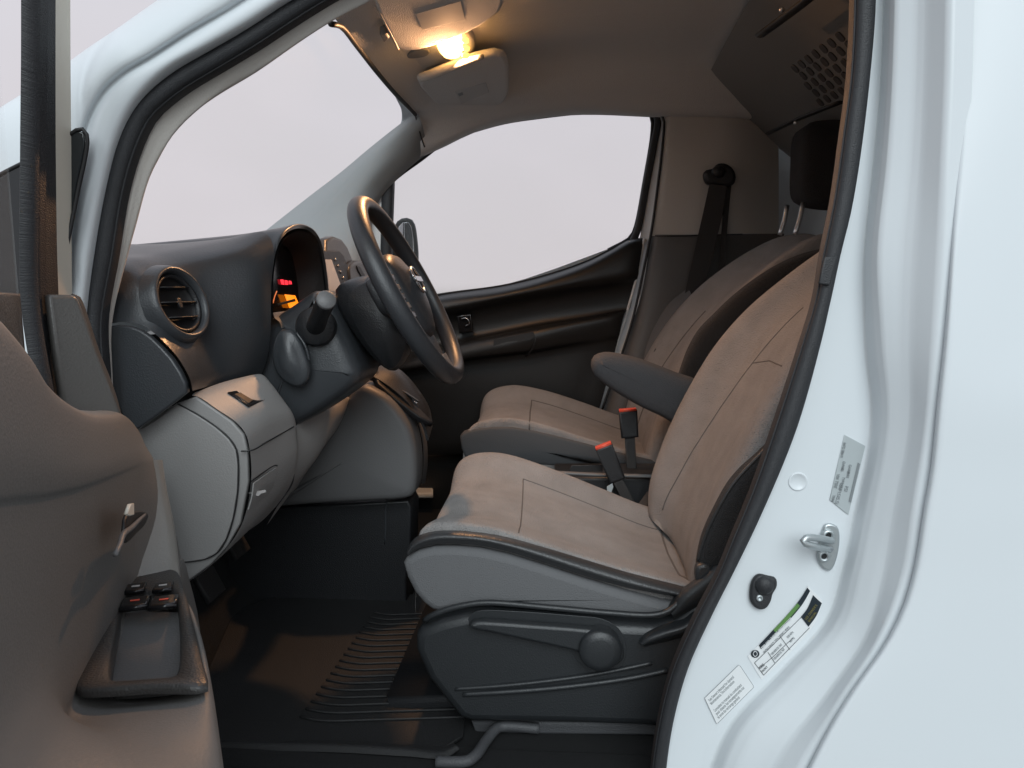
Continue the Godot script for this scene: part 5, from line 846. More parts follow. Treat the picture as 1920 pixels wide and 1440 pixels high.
func door_jamb_fittings(van: Node3D) -> void:
	# striker, courtesy switch and stickers on the painted jamb
	var st := part(van, "door_striker", slab([Vector3(0.3724, 0.8790, -1.0300), Vector3(0.3803, 0.8807, -1.0300), Vector3(0.3893, 0.8762, -1.0300), Vector3(0.3928, 0.8655, -1.0300), Vector3(0.3925, 0.8422, -1.0300), Vector3(0.3878, 0.8203, -1.0300), Vector3(0.3824, 0.8123, -1.0300), Vector3(0.3734, 0.8152, -1.0300), Vector3(0.3663, 0.8244, -1.0300), Vector3(0.3646, 0.8447, -1.0300), Vector3(0.3653, 0.8602, -1.0300), Vector3(0.3692, 0.8696, -1.0300)], Vector3(0, 0, 0.006), 0.0025, 36), M.zinc, "zinc door striker bolted to the white jamb")
	part(st, "striker_loop", tube([Vector3(0.3801, 0.8585, -1.0180), Vector3(0.3572, 0.8689, -0.9950), Vector3(0.3350, 0.8743, -0.9820), Vector3(0.3282, 0.8719, -0.9800), Vector3(0.3298, 0.8675, -0.9800), Vector3(0.3437, 0.8616, -0.9850), Vector3(0.3778, 0.8461, -1.0180)], 0.0048, 24, 10), M.zinc)
	part(st, "striker_pin", tube([Vector3(0.3358, 0.8644, -0.9850), Vector3(0.3786, 0.8469, -1.0160)], 0.0042, 6, 10), M.steel)
	for q in [Vector3(0.3761, 0.8648, -1.0240), Vector3(0.3718, 0.8346, -1.0240)]:
		var b := part(st, "bolt", lathe([[0.0085, 0.0], [0.0085, 0.003], [0.0065, 0.0045], [0.0045, 0.0045], [0.0042, 0.001], [0.0, 0.001]].map(func(a): return Vector2(a[0], a[1])), q, Vector3(0, 0, 1), 20), M.zinc)
		part(b, "bolt_socket", lathe([Vector2(0.0044, 0.002), Vector2(0, 0.002)], q, Vector3(0, 0, 1), 8), M.gasket)
	var sw := part(van, "courtesy_switch", slab([Vector3(0.2749, 0.7954, -1.0300), Vector3(0.2835, 0.8051, -1.0300), Vector3(0.2970, 0.8031, -1.0300), Vector3(0.3075, 0.8002, -1.0300), Vector3(0.3095, 0.7891, -1.0300), Vector3(0.3040, 0.7771, -1.0300), Vector3(0.3022, 0.7675, -1.0300), Vector3(0.2959, 0.7562, -1.0300), Vector3(0.2870, 0.7535, -1.0300), Vector3(0.2778, 0.7589, -1.0300), Vector3(0.2730, 0.7683, -1.0300)], Vector3(0, 0, 0.010), 0.004, 36), M.rubber, "black rubber door switch on the white jamb")
	part(sw, "plunger", lathe([Vector2(0.013, 0), Vector2(0.0125, 0.006), Vector2(0.009, 0.010), Vector2(0, 0.0115)], Vector3(0.2916, 0.7911, -1.0220), Vector3(-0.2, 0, 1), 24), M.rubber)
	part(sw, "fixing_screw", lathe([Vector2(0.0048, 0), Vector2(0.0045, 0.002), Vector2(0.002, 0.0026), Vector2(0.0018, 0.001), Vector2(0, 0.001)], Vector3(0.2850, 0.7723, -1.0195), Vector3(0, 0, 1), 18), M.zinc)
	part(van, "plug", lathe([Vector2(0.0135, -0.001), Vector2(0.0132, 0.0008), Vector2(0.0115, 0.0014), Vector2(0.0105, 0.0006), Vector2(0, 0.0006)], Vector3(0.3337, 0.9389, -1.0300), Vector3(0, 0, 1), 32), M.white)
	# silver certification plate
	var plate := part(van, "certification_plate", slab([Vector3(0.3931, 1.0064, -1.0296), Vector3(0.4219, 0.9910, -1.0296), Vector3(0.4043, 0.8928, -1.0296), Vector3(0.3778, 0.9138, -1.0296)], Vector3(0, 0, 0.0012), 0.0004), M.foil, "silver certification plate with rows of small print")
	var a := Vector3(0.3924, 1.0067, -1.0276)
	var ex := (Vector3(0.4211, 0.9914, -1.0276) - a)
	var ey := (Vector3(0.3770, 0.9144, -1.0276) - a)
	var down := atan2(ey.y, ey.x)
	var rng := RandomNumberGenerator.new()
	rng.seed = 3
	part(plate, "bar_code", slab([a + ex * 0.86 + ey * 0.28, a + ex * 0.97 + ey * 0.28, a + ex * 0.97 + ey * 0.88, a + ex * 0.86 + ey * 0.88], Vector3(0, 0, 0.0003), 0.0001), M.ink_grey)
	var print_rows := [[0.10, 0.04, "MFD BY", 0.005], [0.24, 0.04, "DATE", 0.004], [0.36, 0.2, "GVWR", 0.005], [0.36, 0.5, "GAWR FR", 0.005], [0.46, 0.2, "KG", 0.0045], [0.46, 0.5, "LBS", 0.0045], [0.58, 0.08, "VIN", 0.005], [0.58, 0.34, "TYPE VAN", 0.005], [0.68, 0.08, "TIRE", 0.006], [0.68, 0.3, "RIM 15X5.5J", 0.006], [0.68, 0.56, "PSI", 0.006], [0.9, 0.1, "TRIM", 0.0045]]
	for r in print_rows:
		text(plate, "print", r[2], a + ey * r[0] + ex * (r[1] + 0.06), down, r[3] * 0.95, M.ink_grey)
	# tyre and loading sticker
	var s := part(van, "tyre_sticker", loft([
		[Vector3(0.2746, 0.6796, -1.0288), Vector3(0.3018, 0.7136, -1.0288), Vector3(0.3303, 0.7481, -1.0288), Vector3(0.3442, 0.7676, -1.0288), Vector3(0.3544, 0.7885, -1.0288)], [Vector3(0.2802, 0.6700, -1.0288), Vector3(0.3098, 0.7034, -1.0288), Vector3(0.3396, 0.7388, -1.0288), Vector3(0.3543, 0.7592, -1.0288), Vector3(0.3629, 0.7792, -1.0288)], [Vector3(0.2875, 0.6580, -1.0288), Vector3(0.3178, 0.6924, -1.0288), Vector3(0.3499, 0.7271, -1.0288), Vector3(0.3651, 0.7499, -1.0288), Vector3(0.3730, 0.7700, -1.0288)], [Vector3(0.2956, 0.6452, -1.0288), Vector3(0.3273, 0.6797, -1.0288), Vector3(0.3556, 0.7153, -1.0288), Vector3(0.3680, 0.7357, -1.0288), Vector3(0.3755, 0.7653, -1.0288)]], 20, 3, {"thick": 0.0006}), M.paper, "white tyre and loading sticker with a green and black band")
	part(s, "dark_band", loft([[Vector3(0.2894, 0.6977, -1.0276), Vector3(0.3087, 0.7216, -1.0276), Vector3(0.3299, 0.7479, -1.0276), Vector3(0.3438, 0.7681, -1.0276), Vector3(0.3534, 0.7858, -1.0276)], [Vector3(0.2926, 0.6921, -1.0276), Vector3(0.3126, 0.7161, -1.0276), Vector3(0.3346, 0.7424, -1.0276), Vector3(0.3485, 0.7627, -1.0276), Vector3(0.3573, 0.7811, -1.0276)]], 16, 2, {"thick": 0.0004}), M.ink_navy)
	part(s, "green_band", loft([[Vector3(0.3085, 0.7219, -1.0270), Vector3(0.3227, 0.7392, -1.0270), Vector3(0.3402, 0.7627, -1.0270)], [Vector3(0.3117, 0.7180, -1.0270), Vector3(0.3266, 0.7353, -1.0270), Vector3(0.3441, 0.7589, -1.0270)]], 10, 2, {"thick": 0.0003}), M.ink_green)
	part(s, "black_box", loft([[Vector3(0.3465, 0.7420, -1.0276), Vector3(0.3548, 0.7549, -1.0276), Vector3(0.3620, 0.7749, -1.0276)], [Vector3(0.3521, 0.7350, -1.0276), Vector3(0.3611, 0.7480, -1.0276), Vector3(0.3682, 0.7688, -1.0276)], [Vector3(0.3576, 0.7279, -1.0276), Vector3(0.3673, 0.7434, -1.0276), Vector3(0.3744, 0.7634, -1.0276)]], 8, 2, {"thick": 0.0004}), M.ink_navy)
	part(s, "seat_mark", lathe([Vector2(0.006, 0), Vector2(0.0055, 0.0006), Vector2(0, 0.0006)], Vector3(0.2847, 0.6846, -1.0276), Vector3(0, 0, 1), 24), M.ink_navy)
	part(s, "tyre_ring", tube([Vector3(0.2814, 0.6850, -1.0266), Vector3(0.2842, 0.6891, -1.0266), Vector3(0.2874, 0.6852, -1.0266), Vector3(0.2845, 0.6810, -1.0266)], 0.0005, 16, 5, true), M.paper)
	for q in [[Vector3(0.2844, 0.6708, -1.0276), Vector3(0.2980, 0.6525, -1.0276)], [Vector3(0.3026, 0.6876, -1.0276), Vector3(0.3130, 0.6718, -1.0276)], [Vector3(0.3180, 0.7131, -1.0276), Vector3(0.3331, 0.6926, -1.0276)], [Vector3(0.2844, 0.6708, -1.0276), Vector3(0.3487, 0.7436, -1.0276)], [Vector3(0.2980, 0.6525, -1.0276), Vector3(0.3592, 0.7264, -1.0276)], [Vector3(0.2908, 0.6621, -1.0276), Vector3(0.3097, 0.6806, -1.0276)], [Vector3(0.3082, 0.6789, -1.0276), Vector3(0.3368, 0.7105, -1.0276)]]:
		part(s, "table_line", tube(q, 0.00035, 4, 4), M.ink)
	var slope := atan2((Vector3(0.3526, 0.7570, -1.0300) - Vector3(0.2935, 0.6869, -1.0300)).y, (Vector3(0.3526, 0.7570, -1.0300) - Vector3(0.2935, 0.6869, -1.0300)).x)
	text(s, "print", "TIRE AND LOADING INFORMATION", Vector3(0.2932, 0.6933, -1.0270), slope, 0.0046, M.paper, true, Basis(), 0.8)
	text(s, "print", "SEATING CAPACITY  TOTAL 2  FRONT 2  REAR 0", Vector3(0.2966, 0.6866, -1.0276), slope, 0.0034, M.ink_grey, false, Basis(), 0.75)
	text(s, "print", "TIRE", Vector3(0.2916, 0.6621, -1.0276), slope, 0.005, M.ink)
	text(s, "print", "FRONT", Vector3(0.2948, 0.6565, -1.0276), slope, 0.004, M.ink)
	text(s, "print", "185/60R15C 94T", Vector3(0.3073, 0.6837, -1.0276), slope, 0.0042, M.ink_grey, false, Basis(), 0.72)
	text(s, "print", "185/60R15C 94T", Vector3(0.3113, 0.6766, -1.0276), slope, 0.0042, M.ink_grey, false, Basis(), 0.72)
	text(s, "print", "300 KPA", Vector3(0.3286, 0.7102, -1.0276), slope, 0.0042, M.ink_grey, false, Basis(), 0.8)
	text(s, "print", "44 PSI", Vector3(0.3326, 0.7039, -1.0276), slope, 0.0042, M.ink_grey, false, Basis(), 0.8)
	text(s, "print", "SEE OWNER'S", Vector3(0.3524, 0.7385, -1.0268), slope * 1.15, 0.0045, M.ink_gold)
	text(s, "print", "MANUAL", Vector3(0.3570, 0.7355, -1.0268), slope * 1.15, 0.0045, M.ink_gold)
	# plain white notice
	var w := part(van, "notice_sticker", slab([Vector3(0.2152, 0.6134, -1.0290), Vector3(0.2630, 0.6669, -1.0290), Vector3(0.2855, 0.6333, -1.0290), Vector3(0.2342, 0.5734, -1.0290)], Vector3(0, 0, 0.0008), 0.0003), M.paper, "plain white notice sticker in two languages")
	part(w, "sticker_rim", tube([Vector3(0.2151, 0.6139, -1.0282), Vector3(0.2628, 0.6673, -1.0282), Vector3(0.2853, 0.6337, -1.0282), Vector3(0.2340, 0.5739, -1.0282)], 0.0003, 60, 4, true, 1.0, false), M.ink_grey)
	var tilt := atan2((Vector3(0.2607, 0.6532, -1.0300) - Vector3(0.2210, 0.6081, -1.0300)).y, (Vector3(0.2607, 0.6532, -1.0300) - Vector3(0.2210, 0.6081, -1.0300)).x)
	var lines := ["See Owner's Manual for General", "Maintenance, Tire Information", "", "Consultez le manuel du conducteur", "pour obtenir les renseignements sur", "la pose de rechange general"]
	for k in 6:
		if lines[k]:
			text(w, "print", lines[k], Vector3(0.2213, 0.6101, -1.0280).lerp(Vector3(0.2368, 0.5808, -1.0280), k / 5.6), tilt, 0.0054, M.ink_grey, false, Basis(), 0.66)

func dashboard() -> void:
	var d := thing("dashboard", "dark moulded dashboard with round vent, gauge hood and grey lower panels", "dashboard", Vector3(-0.75, 0.48, -1.75))
	part(d, "top_pad", loft([
		[Vector3(-0.8931, 1.1279, -1.0600), Vector3(-0.7724, 1.1604, -1.0600), Vector3(-0.7144, 1.1589, -1.0600), Vector3(-0.6692, 1.1551, -1.0600), Vector3(-0.6501, 1.1575, -1.0600), Vector3(-0.6305, 1.1560, -1.0600), Vector3(-0.6144, 1.1505, -1.0600), Vector3(-0.5987, 1.1395, -1.0600), Vector3(-0.5832, 1.1245, -1.0600), Vector3(-0.5686, 1.1079, -1.0600), Vector3(-0.5574, 1.0896, -1.0600), Vector3(-0.5494, 1.0712, -1.0600), Vector3(-0.5469, 1.0552, -1.0600)],
		[Vector3(-0.9048, 1.2243, -1.0850), Vector3(-0.7848, 1.2322, -1.0850), Vector3(-0.7257, 1.2321, -1.0850), Vector3(-0.6797, 1.2304, -1.0850), Vector3(-0.6550, 1.2240, -1.0850), Vector3(-0.6333, 1.2120, -1.0850), Vector3(-0.6156, 1.1880, -1.0850), Vector3(-0.6023, 1.1599, -1.0850), Vector3(-0.5881, 1.1308, -1.0850), Vector3(-0.5742, 1.1114, -1.0850), Vector3(-0.5644, 1.0919, -1.0850), Vector3(-0.5562, 1.0724, -1.0850), Vector3(-0.5547, 1.0535, -1.0850)],
		[Vector3(-0.9384, 1.2672, -1.1300), Vector3(-0.8151, 1.2601, -1.1300), Vector3(-0.7541, 1.2558, -1.1300), Vector3(-0.6976, 1.2540, -1.1300), Vector3(-0.6632, 1.2498, -1.1300), Vector3(-0.6358, 1.2315, -1.1300), Vector3(-0.6173, 1.1950, -1.1300), Vector3(-0.6005, 1.1549, -1.1300), Vector3(-0.5833, 1.1213, -1.1300), Vector3(-0.5740, 1.1011, -1.1300), Vector3(-0.5680, 1.0825, -1.1300), Vector3(-0.5645, 1.0655, -1.1300), Vector3(-0.5644, 1.0509, -1.1300)],
		[Vector3(-0.9764, 1.2846, -1.2000), Vector3(-0.8556, 1.2726, -1.2000), Vector3(-0.7817, 1.2680, -1.2000), Vector3(-0.7081, 1.2660, -1.2000), Vector3(-0.6534, 1.2614, -1.2000), Vector3(-0.6160, 1.2456, -1.2000), Vector3(-0.5943, 1.2088, -1.2000), Vector3(-0.5828, 1.1647, -1.2000), Vector3(-0.5767, 1.1238, -1.2000), Vector3(-0.5724, 1.0988, -1.2000), Vector3(-0.5698, 1.0772, -1.2000), Vector3(-0.5688, 1.0610, -1.2000), Vector3(-0.5703, 1.0492, -1.2000)],
		[Vector3(-0.9923, 1.3033, -1.2700), Vector3(-0.8750, 1.2888, -1.2700), Vector3(-0.7777, 1.2819, -1.2700), Vector3(-0.6906, 1.2807, -1.2700), Vector3(-0.6136, 1.2813, -1.2700), Vector3(-0.5549, 1.2701, -1.2700), Vector3(-0.5358, 1.2277, -1.2700), Vector3(-0.5321, 1.1814, -1.2700), Vector3(-0.5361, 1.1347, -1.2700), Vector3(-0.5433, 1.1017, -1.2700), Vector3(-0.5502, 1.0780, -1.2700), Vector3(-0.5548, 1.0608, -1.2700), Vector3(-0.5592, 1.0494, -1.2700)],
		[Vector3(-0.9977, 1.3080, -1.3300), Vector3(-0.8854, 1.2958, -1.3300), Vector3(-0.7736, 1.2895, -1.3300), Vector3(-0.6925, 1.2921, -1.3300), Vector3(-0.6018, 1.3003, -1.3300), Vector3(-0.5378, 1.3099, -1.3350), Vector3(-0.5154, 1.2764, -1.3200), Vector3(-0.5204, 1.2191, -1.3120), Vector3(-0.5228, 1.1616, -1.3120), Vector3(-0.5266, 1.1228, -1.3150), Vector3(-0.5338, 1.0931, -1.3200), Vector3(-0.5417, 1.0709, -1.3250), Vector3(-0.5527, 1.0505, -1.3300)]], 60, 6), M.dash, "dark grained dashboard upper part round the driver's vent")
	part(d, "instrument_hood", loft([
		[Vector3(-0.5262, 1.1516, -1.3220), Vector3(-0.5218, 1.1904, -1.3150), Vector3(-0.5193, 1.2287, -1.3150), Vector3(-0.5160, 1.2612, -1.3200), Vector3(-0.5128, 1.2887, -1.3350), Vector3(-0.5088, 1.3065, -1.3550), Vector3(-0.5071, 1.3191, -1.3900), Vector3(-0.5082, 1.3264, -1.4400), Vector3(-0.5094, 1.3264, -1.4900), Vector3(-0.5116, 1.3192, -1.5350), Vector3(-0.5151, 1.3021, -1.5750), Vector3(-0.5173, 1.2693, -1.6000), Vector3(-0.5176, 1.2234, -1.6150), Vector3(-0.5160, 1.1706, -1.6200), Vector3(-0.5149, 1.1291, -1.6200)],
		[Vector3(-0.5294, 1.1515, -1.3250), Vector3(-0.5258, 1.1904, -1.3200), Vector3(-0.5232, 1.2288, -1.3200), Vector3(-0.5208, 1.2634, -1.3250), Vector3(-0.5184, 1.2927, -1.3370), Vector3(-0.5136, 1.3114, -1.3550), Vector3(-0.5110, 1.3260, -1.3900), Vector3(-0.5089, 1.3346, -1.4400), Vector3(-0.5070, 1.3338, -1.4900), Vector3(-0.5096, 1.3262, -1.5400), Vector3(-0.5119, 1.3069, -1.5800), Vector3(-0.5138, 1.2719, -1.6080), Vector3(-0.5138, 1.2235, -1.6220), Vector3(-0.5131, 1.1705, -1.6260), Vector3(-0.5119, 1.1289, -1.6260)],
		[Vector3(-0.5469, 1.1406, -1.3500), Vector3(-0.5448, 1.1902, -1.3450), Vector3(-0.5432, 1.2294, -1.3450), Vector3(-0.5440, 1.2585, -1.3450), Vector3(-0.5448, 1.2876, -1.3450), Vector3(-0.5398, 1.3109, -1.3600), Vector3(-0.5306, 1.3232, -1.3900), Vector3(-0.5262, 1.3275, -1.4400), Vector3(-0.5240, 1.3263, -1.5000), Vector3(-0.5225, 1.3160, -1.5500), Vector3(-0.5214, 1.2962, -1.5900), Vector3(-0.5227, 1.2643, -1.6200), Vector3(-0.5216, 1.2237, -1.6350), Vector3(-0.5200, 1.1702, -1.6400), Vector3(-0.5188, 1.1283, -1.6400)],
		[Vector3(-0.6850, 1.1499, -1.3600), Vector3(-0.6828, 1.1900, -1.3600), Vector3(-0.6755, 1.2299, -1.3600), Vector3(-0.6741, 1.2576, -1.3600), Vector3(-0.6652, 1.2809, -1.3550), Vector3(-0.6360, 1.2997, -1.3600), Vector3(-0.6131, 1.3107, -1.3900), Vector3(-0.6030, 1.3094, -1.4400), Vector3(-0.5893, 1.3062, -1.5000), Vector3(-0.5751, 1.2918, -1.5500), Vector3(-0.5670, 1.2747, -1.5900), Vector3(-0.5606, 1.2469, -1.6200), Vector3(-0.5548, 1.2119, -1.6350), Vector3(-0.5518, 1.1702, -1.6400), Vector3(-0.5507, 1.1282, -1.6400)],
		[Vector3(-1.0274, 1.1484, -1.3800), Vector3(-1.0131, 1.1897, -1.3800), Vector3(-0.9758, 1.2511, -1.3800), Vector3(-0.9528, 1.2713, -1.3800), Vector3(-0.9200, 1.2813, -1.3800), Vector3(-0.8770, 1.2872, -1.3800), Vector3(-0.8299, 1.2896, -1.3900), Vector3(-0.7940, 1.2905, -1.4400), Vector3(-0.7820, 1.2854, -1.5000), Vector3(-0.7620, 1.2723, -1.5500), Vector3(-0.7464, 1.2580, -1.5900), Vector3(-0.7372, 1.2355, -1.6200), Vector3(-0.7331, 1.2060, -1.6350), Vector3(-0.7246, 1.1700, -1.6400), Vector3(-0.7203, 1.1277, -1.6400)]], 60, 5), M.dash, "hood over the gauges")
	part(d, "defroster_step", slab([Vector3(-0.9556, 1.2980, -1.5918), Vector3(-0.8932, 1.2980, -1.5392), Vector3(-0.8049, 1.2980, -1.5449), Vector3(-0.8266, 1.2980, -1.6001), Vector3(-0.9994, 1.2980, -1.8108), Vector3(-1.1466, 1.2980, -1.9077)], Vector3(0, 0.006, 0), 0.002), M.dash)
	part(d, "hood_lining", loft([
		[Vector3(-0.5258, 1.1515, -1.3260), Vector3(-0.5208, 1.1904, -1.3200), Vector3(-0.5183, 1.2288, -1.3200), Vector3(-0.5150, 1.2595, -1.3250), Vector3(-0.5119, 1.2852, -1.3400), Vector3(-0.5078, 1.3020, -1.3600), Vector3(-0.5052, 1.3141, -1.3900), Vector3(-0.5083, 1.3212, -1.4400), Vector3(-0.5107, 1.3211, -1.4900), Vector3(-0.5124, 1.3134, -1.5300), Vector3(-0.5171, 1.2973, -1.5700), Vector3(-0.5193, 1.2668, -1.5950), Vector3(-0.5196, 1.2233, -1.6100), Vector3(-0.5181, 1.1706, -1.6150), Vector3(-0.5169, 1.1293, -1.6150)],
		[Vector3(-0.5478, 1.1428, -1.3450), Vector3(-0.5418, 1.1902, -1.3400), Vector3(-0.5382, 1.2292, -1.3400), Vector3(-0.5350, 1.2585, -1.3450), Vector3(-0.5299, 1.2823, -1.3550), Vector3(-0.5250, 1.2970, -1.3700), Vector3(-0.5237, 1.3060, -1.4000), Vector3(-0.5247, 1.3111, -1.4400), Vector3(-0.5298, 1.3106, -1.4900), Vector3(-0.5331, 1.3037, -1.5300), Vector3(-0.5366, 1.2881, -1.5650), Vector3(-0.5403, 1.2609, -1.5900), Vector3(-0.5390, 1.2232, -1.6000), Vector3(-0.5376, 1.1708, -1.6050), Vector3(-0.5368, 1.1238, -1.6050)],
		[Vector3(-0.5778, 1.1345, -1.3500), Vector3(-0.5744, 1.1901, -1.3500), Vector3(-0.5706, 1.2295, -1.3500), Vector3(-0.5665, 1.2541, -1.3550), Vector3(-0.5627, 1.2752, -1.3650), Vector3(-0.5580, 1.2879, -1.3800), Vector3(-0.5583, 1.2958, -1.4100), Vector3(-0.5612, 1.2995, -1.4500), Vector3(-0.5635, 1.2990, -1.4900), Vector3(-0.5676, 1.2929, -1.5300), Vector3(-0.5700, 1.2790, -1.5600), Vector3(-0.5723, 1.2549, -1.5800), Vector3(-0.5713, 1.2208, -1.5900), Vector3(-0.5713, 1.1709, -1.5950), Vector3(-0.5720, 1.1183, -1.5950)]], 40, 4), M.black)
	part(d, "gauge_glass", slab([Vector3(-0.5720, 1.2784, -1.3512), Vector3(-0.5720, 1.2909, -1.4277), Vector3(-0.5720, 1.2980, -1.5424), Vector3(-0.5720, 1.2837, -1.6565), Vector3(-0.5720, 1.2124, -1.7043), Vector3(-0.5720, 1.1229, -1.7031), Vector3(-0.5720, 1.1391, -1.3368)], Vector3(-0.004, 0, 0), 0.001), M.gloss, "dark gauge panel under the hood")
	for k in 3:
		part(d, "warning_light", slab([[Vector3(-0.5700, 1.2281, -1.4853), Vector3(-0.5700, 1.2283, -1.5000), Vector3(-0.5700, 1.2175, -1.5048), Vector3(-0.5700, 1.2184, -1.4901)], [Vector3(-0.5700, 1.2274, -1.5088), Vector3(-0.5700, 1.2266, -1.5237), Vector3(-0.5700, 1.2177, -1.5259), Vector3(-0.5700, 1.2176, -1.5107)], [Vector3(-0.5700, 1.2267, -1.5329), Vector3(-0.5700, 1.2258, -1.5452), Vector3(-0.5700, 1.2191, -1.5477), Vector3(-0.5700, 1.2189, -1.5321)]][k], Vector3(0.002, 0, 0), 0.0008), M.red_light, "small lit red warning light")
	part(d, "orange_display", slab([Vector3(-0.5660, 1.1978, -1.4952), Vector3(-0.5660, 1.1955, -1.5534), Vector3(-0.5660, 1.1747, -1.5773), Vector3(-0.5660, 1.1681, -1.5635), Vector3(-0.5660, 1.1701, -1.5195)], Vector3(0.002, 0, 0), 0.0008), M.orange_light, "lit orange display")
	part(d, "display_bar", slab([Vector3(-0.5620, 1.1800, -1.4455), Vector3(-0.5620, 1.1888, -1.5417), Vector3(-0.5620, 1.1831, -1.5475), Vector3(-0.5620, 1.1757, -1.4478)], Vector3(0.001, 0, 0), 0.0004), M.gasket)
	part(d, "needle_light", tube([Vector3(-0.5660, 1.2042, -1.4554), Vector3(-0.5660, 1.1937, -1.4432), Vector3(-0.5660, 1.1812, -1.4337)], 0.0012, 8, 6), M.needle)
	part(d, "gauge_shelf", loft([[Vector3(-0.5297, 1.1647, -1.3400), Vector3(-0.5425, 1.1661, -1.4500), Vector3(-0.5561, 1.1767, -1.6000)], [Vector3(-0.5251, 1.1551, -1.3350), Vector3(-0.5337, 1.1579, -1.4400), Vector3(-0.5470, 1.1676, -1.5900)], [Vector3(-0.5164, 1.1472, -1.3350), Vector3(-0.5263, 1.1516, -1.4400), Vector3(-0.5322, 1.1539, -1.5800)], [Vector3(-0.5109, 1.1357, -1.3300), Vector3(-0.5178, 1.1474, -1.4400), Vector3(-0.5207, 1.1424, -1.5800)]], 10, 4), M.pillar_low)
	part(d, "end_cap", slab([Vector3(-0.7439, 1.1522, -1.0660), Vector3(-0.6732, 1.1508, -1.0660), Vector3(-0.6540, 1.1533, -1.0660), Vector3(-0.6351, 1.1517, -1.0660), Vector3(-0.6190, 1.1462, -1.0660), Vector3(-0.6039, 1.1359, -1.0660), Vector3(-0.5884, 1.1208, -1.0660), Vector3(-0.5737, 1.1041, -1.0660), Vector3(-0.5623, 1.0857, -1.0660), Vector3(-0.5550, 1.0689, -1.0660), Vector3(-0.5534, 1.0536, -1.0660), Vector3(-0.5724, 1.0388, -1.0660), Vector3(-0.6028, 1.0173, -1.0660), Vector3(-0.6307, 0.9989, -1.0660), Vector3(-0.6420, 0.9939, -1.0660), Vector3(-0.6504, 1.0069, -1.0660), Vector3(-0.6619, 1.0355, -1.0660), Vector3(-0.6726, 1.0639, -1.0660), Vector3(-0.6991, 1.0800, -1.0660), Vector3(-0.7489, 1.0877, -1.0660)], Vector3(0, 0, 0.012), 0.003), M.dash, "black end cap of the dashboard")
	# round vent
	var ax := Vector3(0.92, 0.28, 0.19).normalized()
	var v: Vector3 = Vector3(-0.6048, 1.1817, -1.1280) + ax * 0.013
	part(d, "vent_bezel", lathe([Vector2(0.066, -0.016), Vector2(0.0615, -0.003), Vector2(0.0585, 0.004), Vector2(0.056, 0.0065), Vector2(0.053, 0.007), Vector2(0.050, 0.002), Vector2(0.048, -0.006), Vector2(0.0465, -0.014)], v, ax, 44), M.dash, "raised rim of the round air vent")
	part(d, "vent_bowl", lathe([Vector2(0.0475, -0.003), Vector2(0.045, -0.009), Vector2(0.038, -0.0145), Vector2(0.0, -0.0155)], v, ax, 32), M.gasket)
	part(d, "vent_ring", lathe([Vector2(0.0475, -0.005), Vector2(0.046, -0.001), Vector2(0.0425, -0.001), Vector2(0.041, -0.008)], v, ax, 36), M.black)
	var across := ax.cross(Vector3.UP).normalized()
	var above := across.cross(ax)
	for k in 3:
		var y := (k - 1.0) * 0.024
		var half := sqrt(0.0395 * 0.0395 - y * y)
		var c := v + above * y - ax * 0.007
		part(d, "vent_slat", slab(rect(c, across * half, (ax * 0.9 + above * 0.35) * 0.0075), above * 0.0025, 0.001), M.black)
	part(d, "vent_tab", slab(rect(v - ax * 0.004, across * 0.004, above * 0.008), ax * 0.004, 0.001), M.black)
	# grey lower panels
	part(d, "fuse_panel", slab([Vector3(-0.7110, 0.9581, -1.0980), Vector3(-0.6612, 0.9877, -1.0980), Vector3(-0.6209, 1.0118, -1.0980), Vector3(-0.5889, 1.0314, -1.0980), Vector3(-0.5576, 1.0426, -1.0980), Vector3(-0.5346, 1.0278, -1.0980), Vector3(-0.5017, 1.0047, -1.0980), Vector3(-0.4848, 0.9848, -1.0980), Vector3(-0.4800, 0.9595, -1.0980), Vector3(-0.4805, 0.9103, -1.0980), Vector3(-0.4964, 0.8428, -1.0980), Vector3(-0.5198, 0.8040, -1.0980), Vector3(-0.5474, 0.7744, -1.0980), Vector3(-0.5967, 0.7386, -1.0980), Vector3(-0.7266, 0.7352, -1.0980)], Vector3(0, 0, 0.010), 0.003), M.grey, "grey end panel of the dashboard")
	part(d, "fuse_cover", slab([Vector3(-0.7049, 0.9552, -1.0880), Vector3(-0.6492, 0.9897, -1.0880), Vector3(-0.6155, 1.0102, -1.0880), Vector3(-0.5845, 1.0313, -1.0880), Vector3(-0.5541, 1.0142, -1.0880), Vector3(-0.5271, 0.9962, -1.0880), Vector3(-0.5069, 0.9780, -1.0880), Vector3(-0.4967, 0.9614, -1.0880), Vector3(-0.4944, 0.9379, -1.0880), Vector3(-0.4973, 0.8956, -1.0880), Vector3(-0.5061, 0.8527, -1.0880), Vector3(-0.5189, 0.8179, -1.0880), Vector3(-0.5347, 0.7950, -1.0880), Vector3(-0.5551, 0.7841, -1.0880), Vector3(-0.5902, 0.7780, -1.0880), Vector3(-0.7176, 0.7731, -1.0880)], Vector3(0, 0, 0.004), 0.002), M.grey, "smooth grey fuse cover")
	part(d, "cover_gap", tube([Vector3(-0.5846, 1.0318, -1.0850), Vector3(-0.5526, 1.0147, -1.0850), Vector3(-0.5257, 0.9967, -1.0850), Vector3(-0.5055, 0.9787, -1.0850), Vector3(-0.4954, 0.9621, -1.0850), Vector3(-0.4931, 0.9387, -1.0850), Vector3(-0.4959, 0.8964, -1.0850), Vector3(-0.5047, 0.8536, -1.0850), Vector3(-0.5175, 0.8190, -1.0850), Vector3(-0.5332, 0.7961, -1.0850), Vector3(-0.5536, 0.7852, -1.0850), Vector3(-0.5886, 0.7791, -1.0850)], 0.0012, 60, 6), M.gasket)
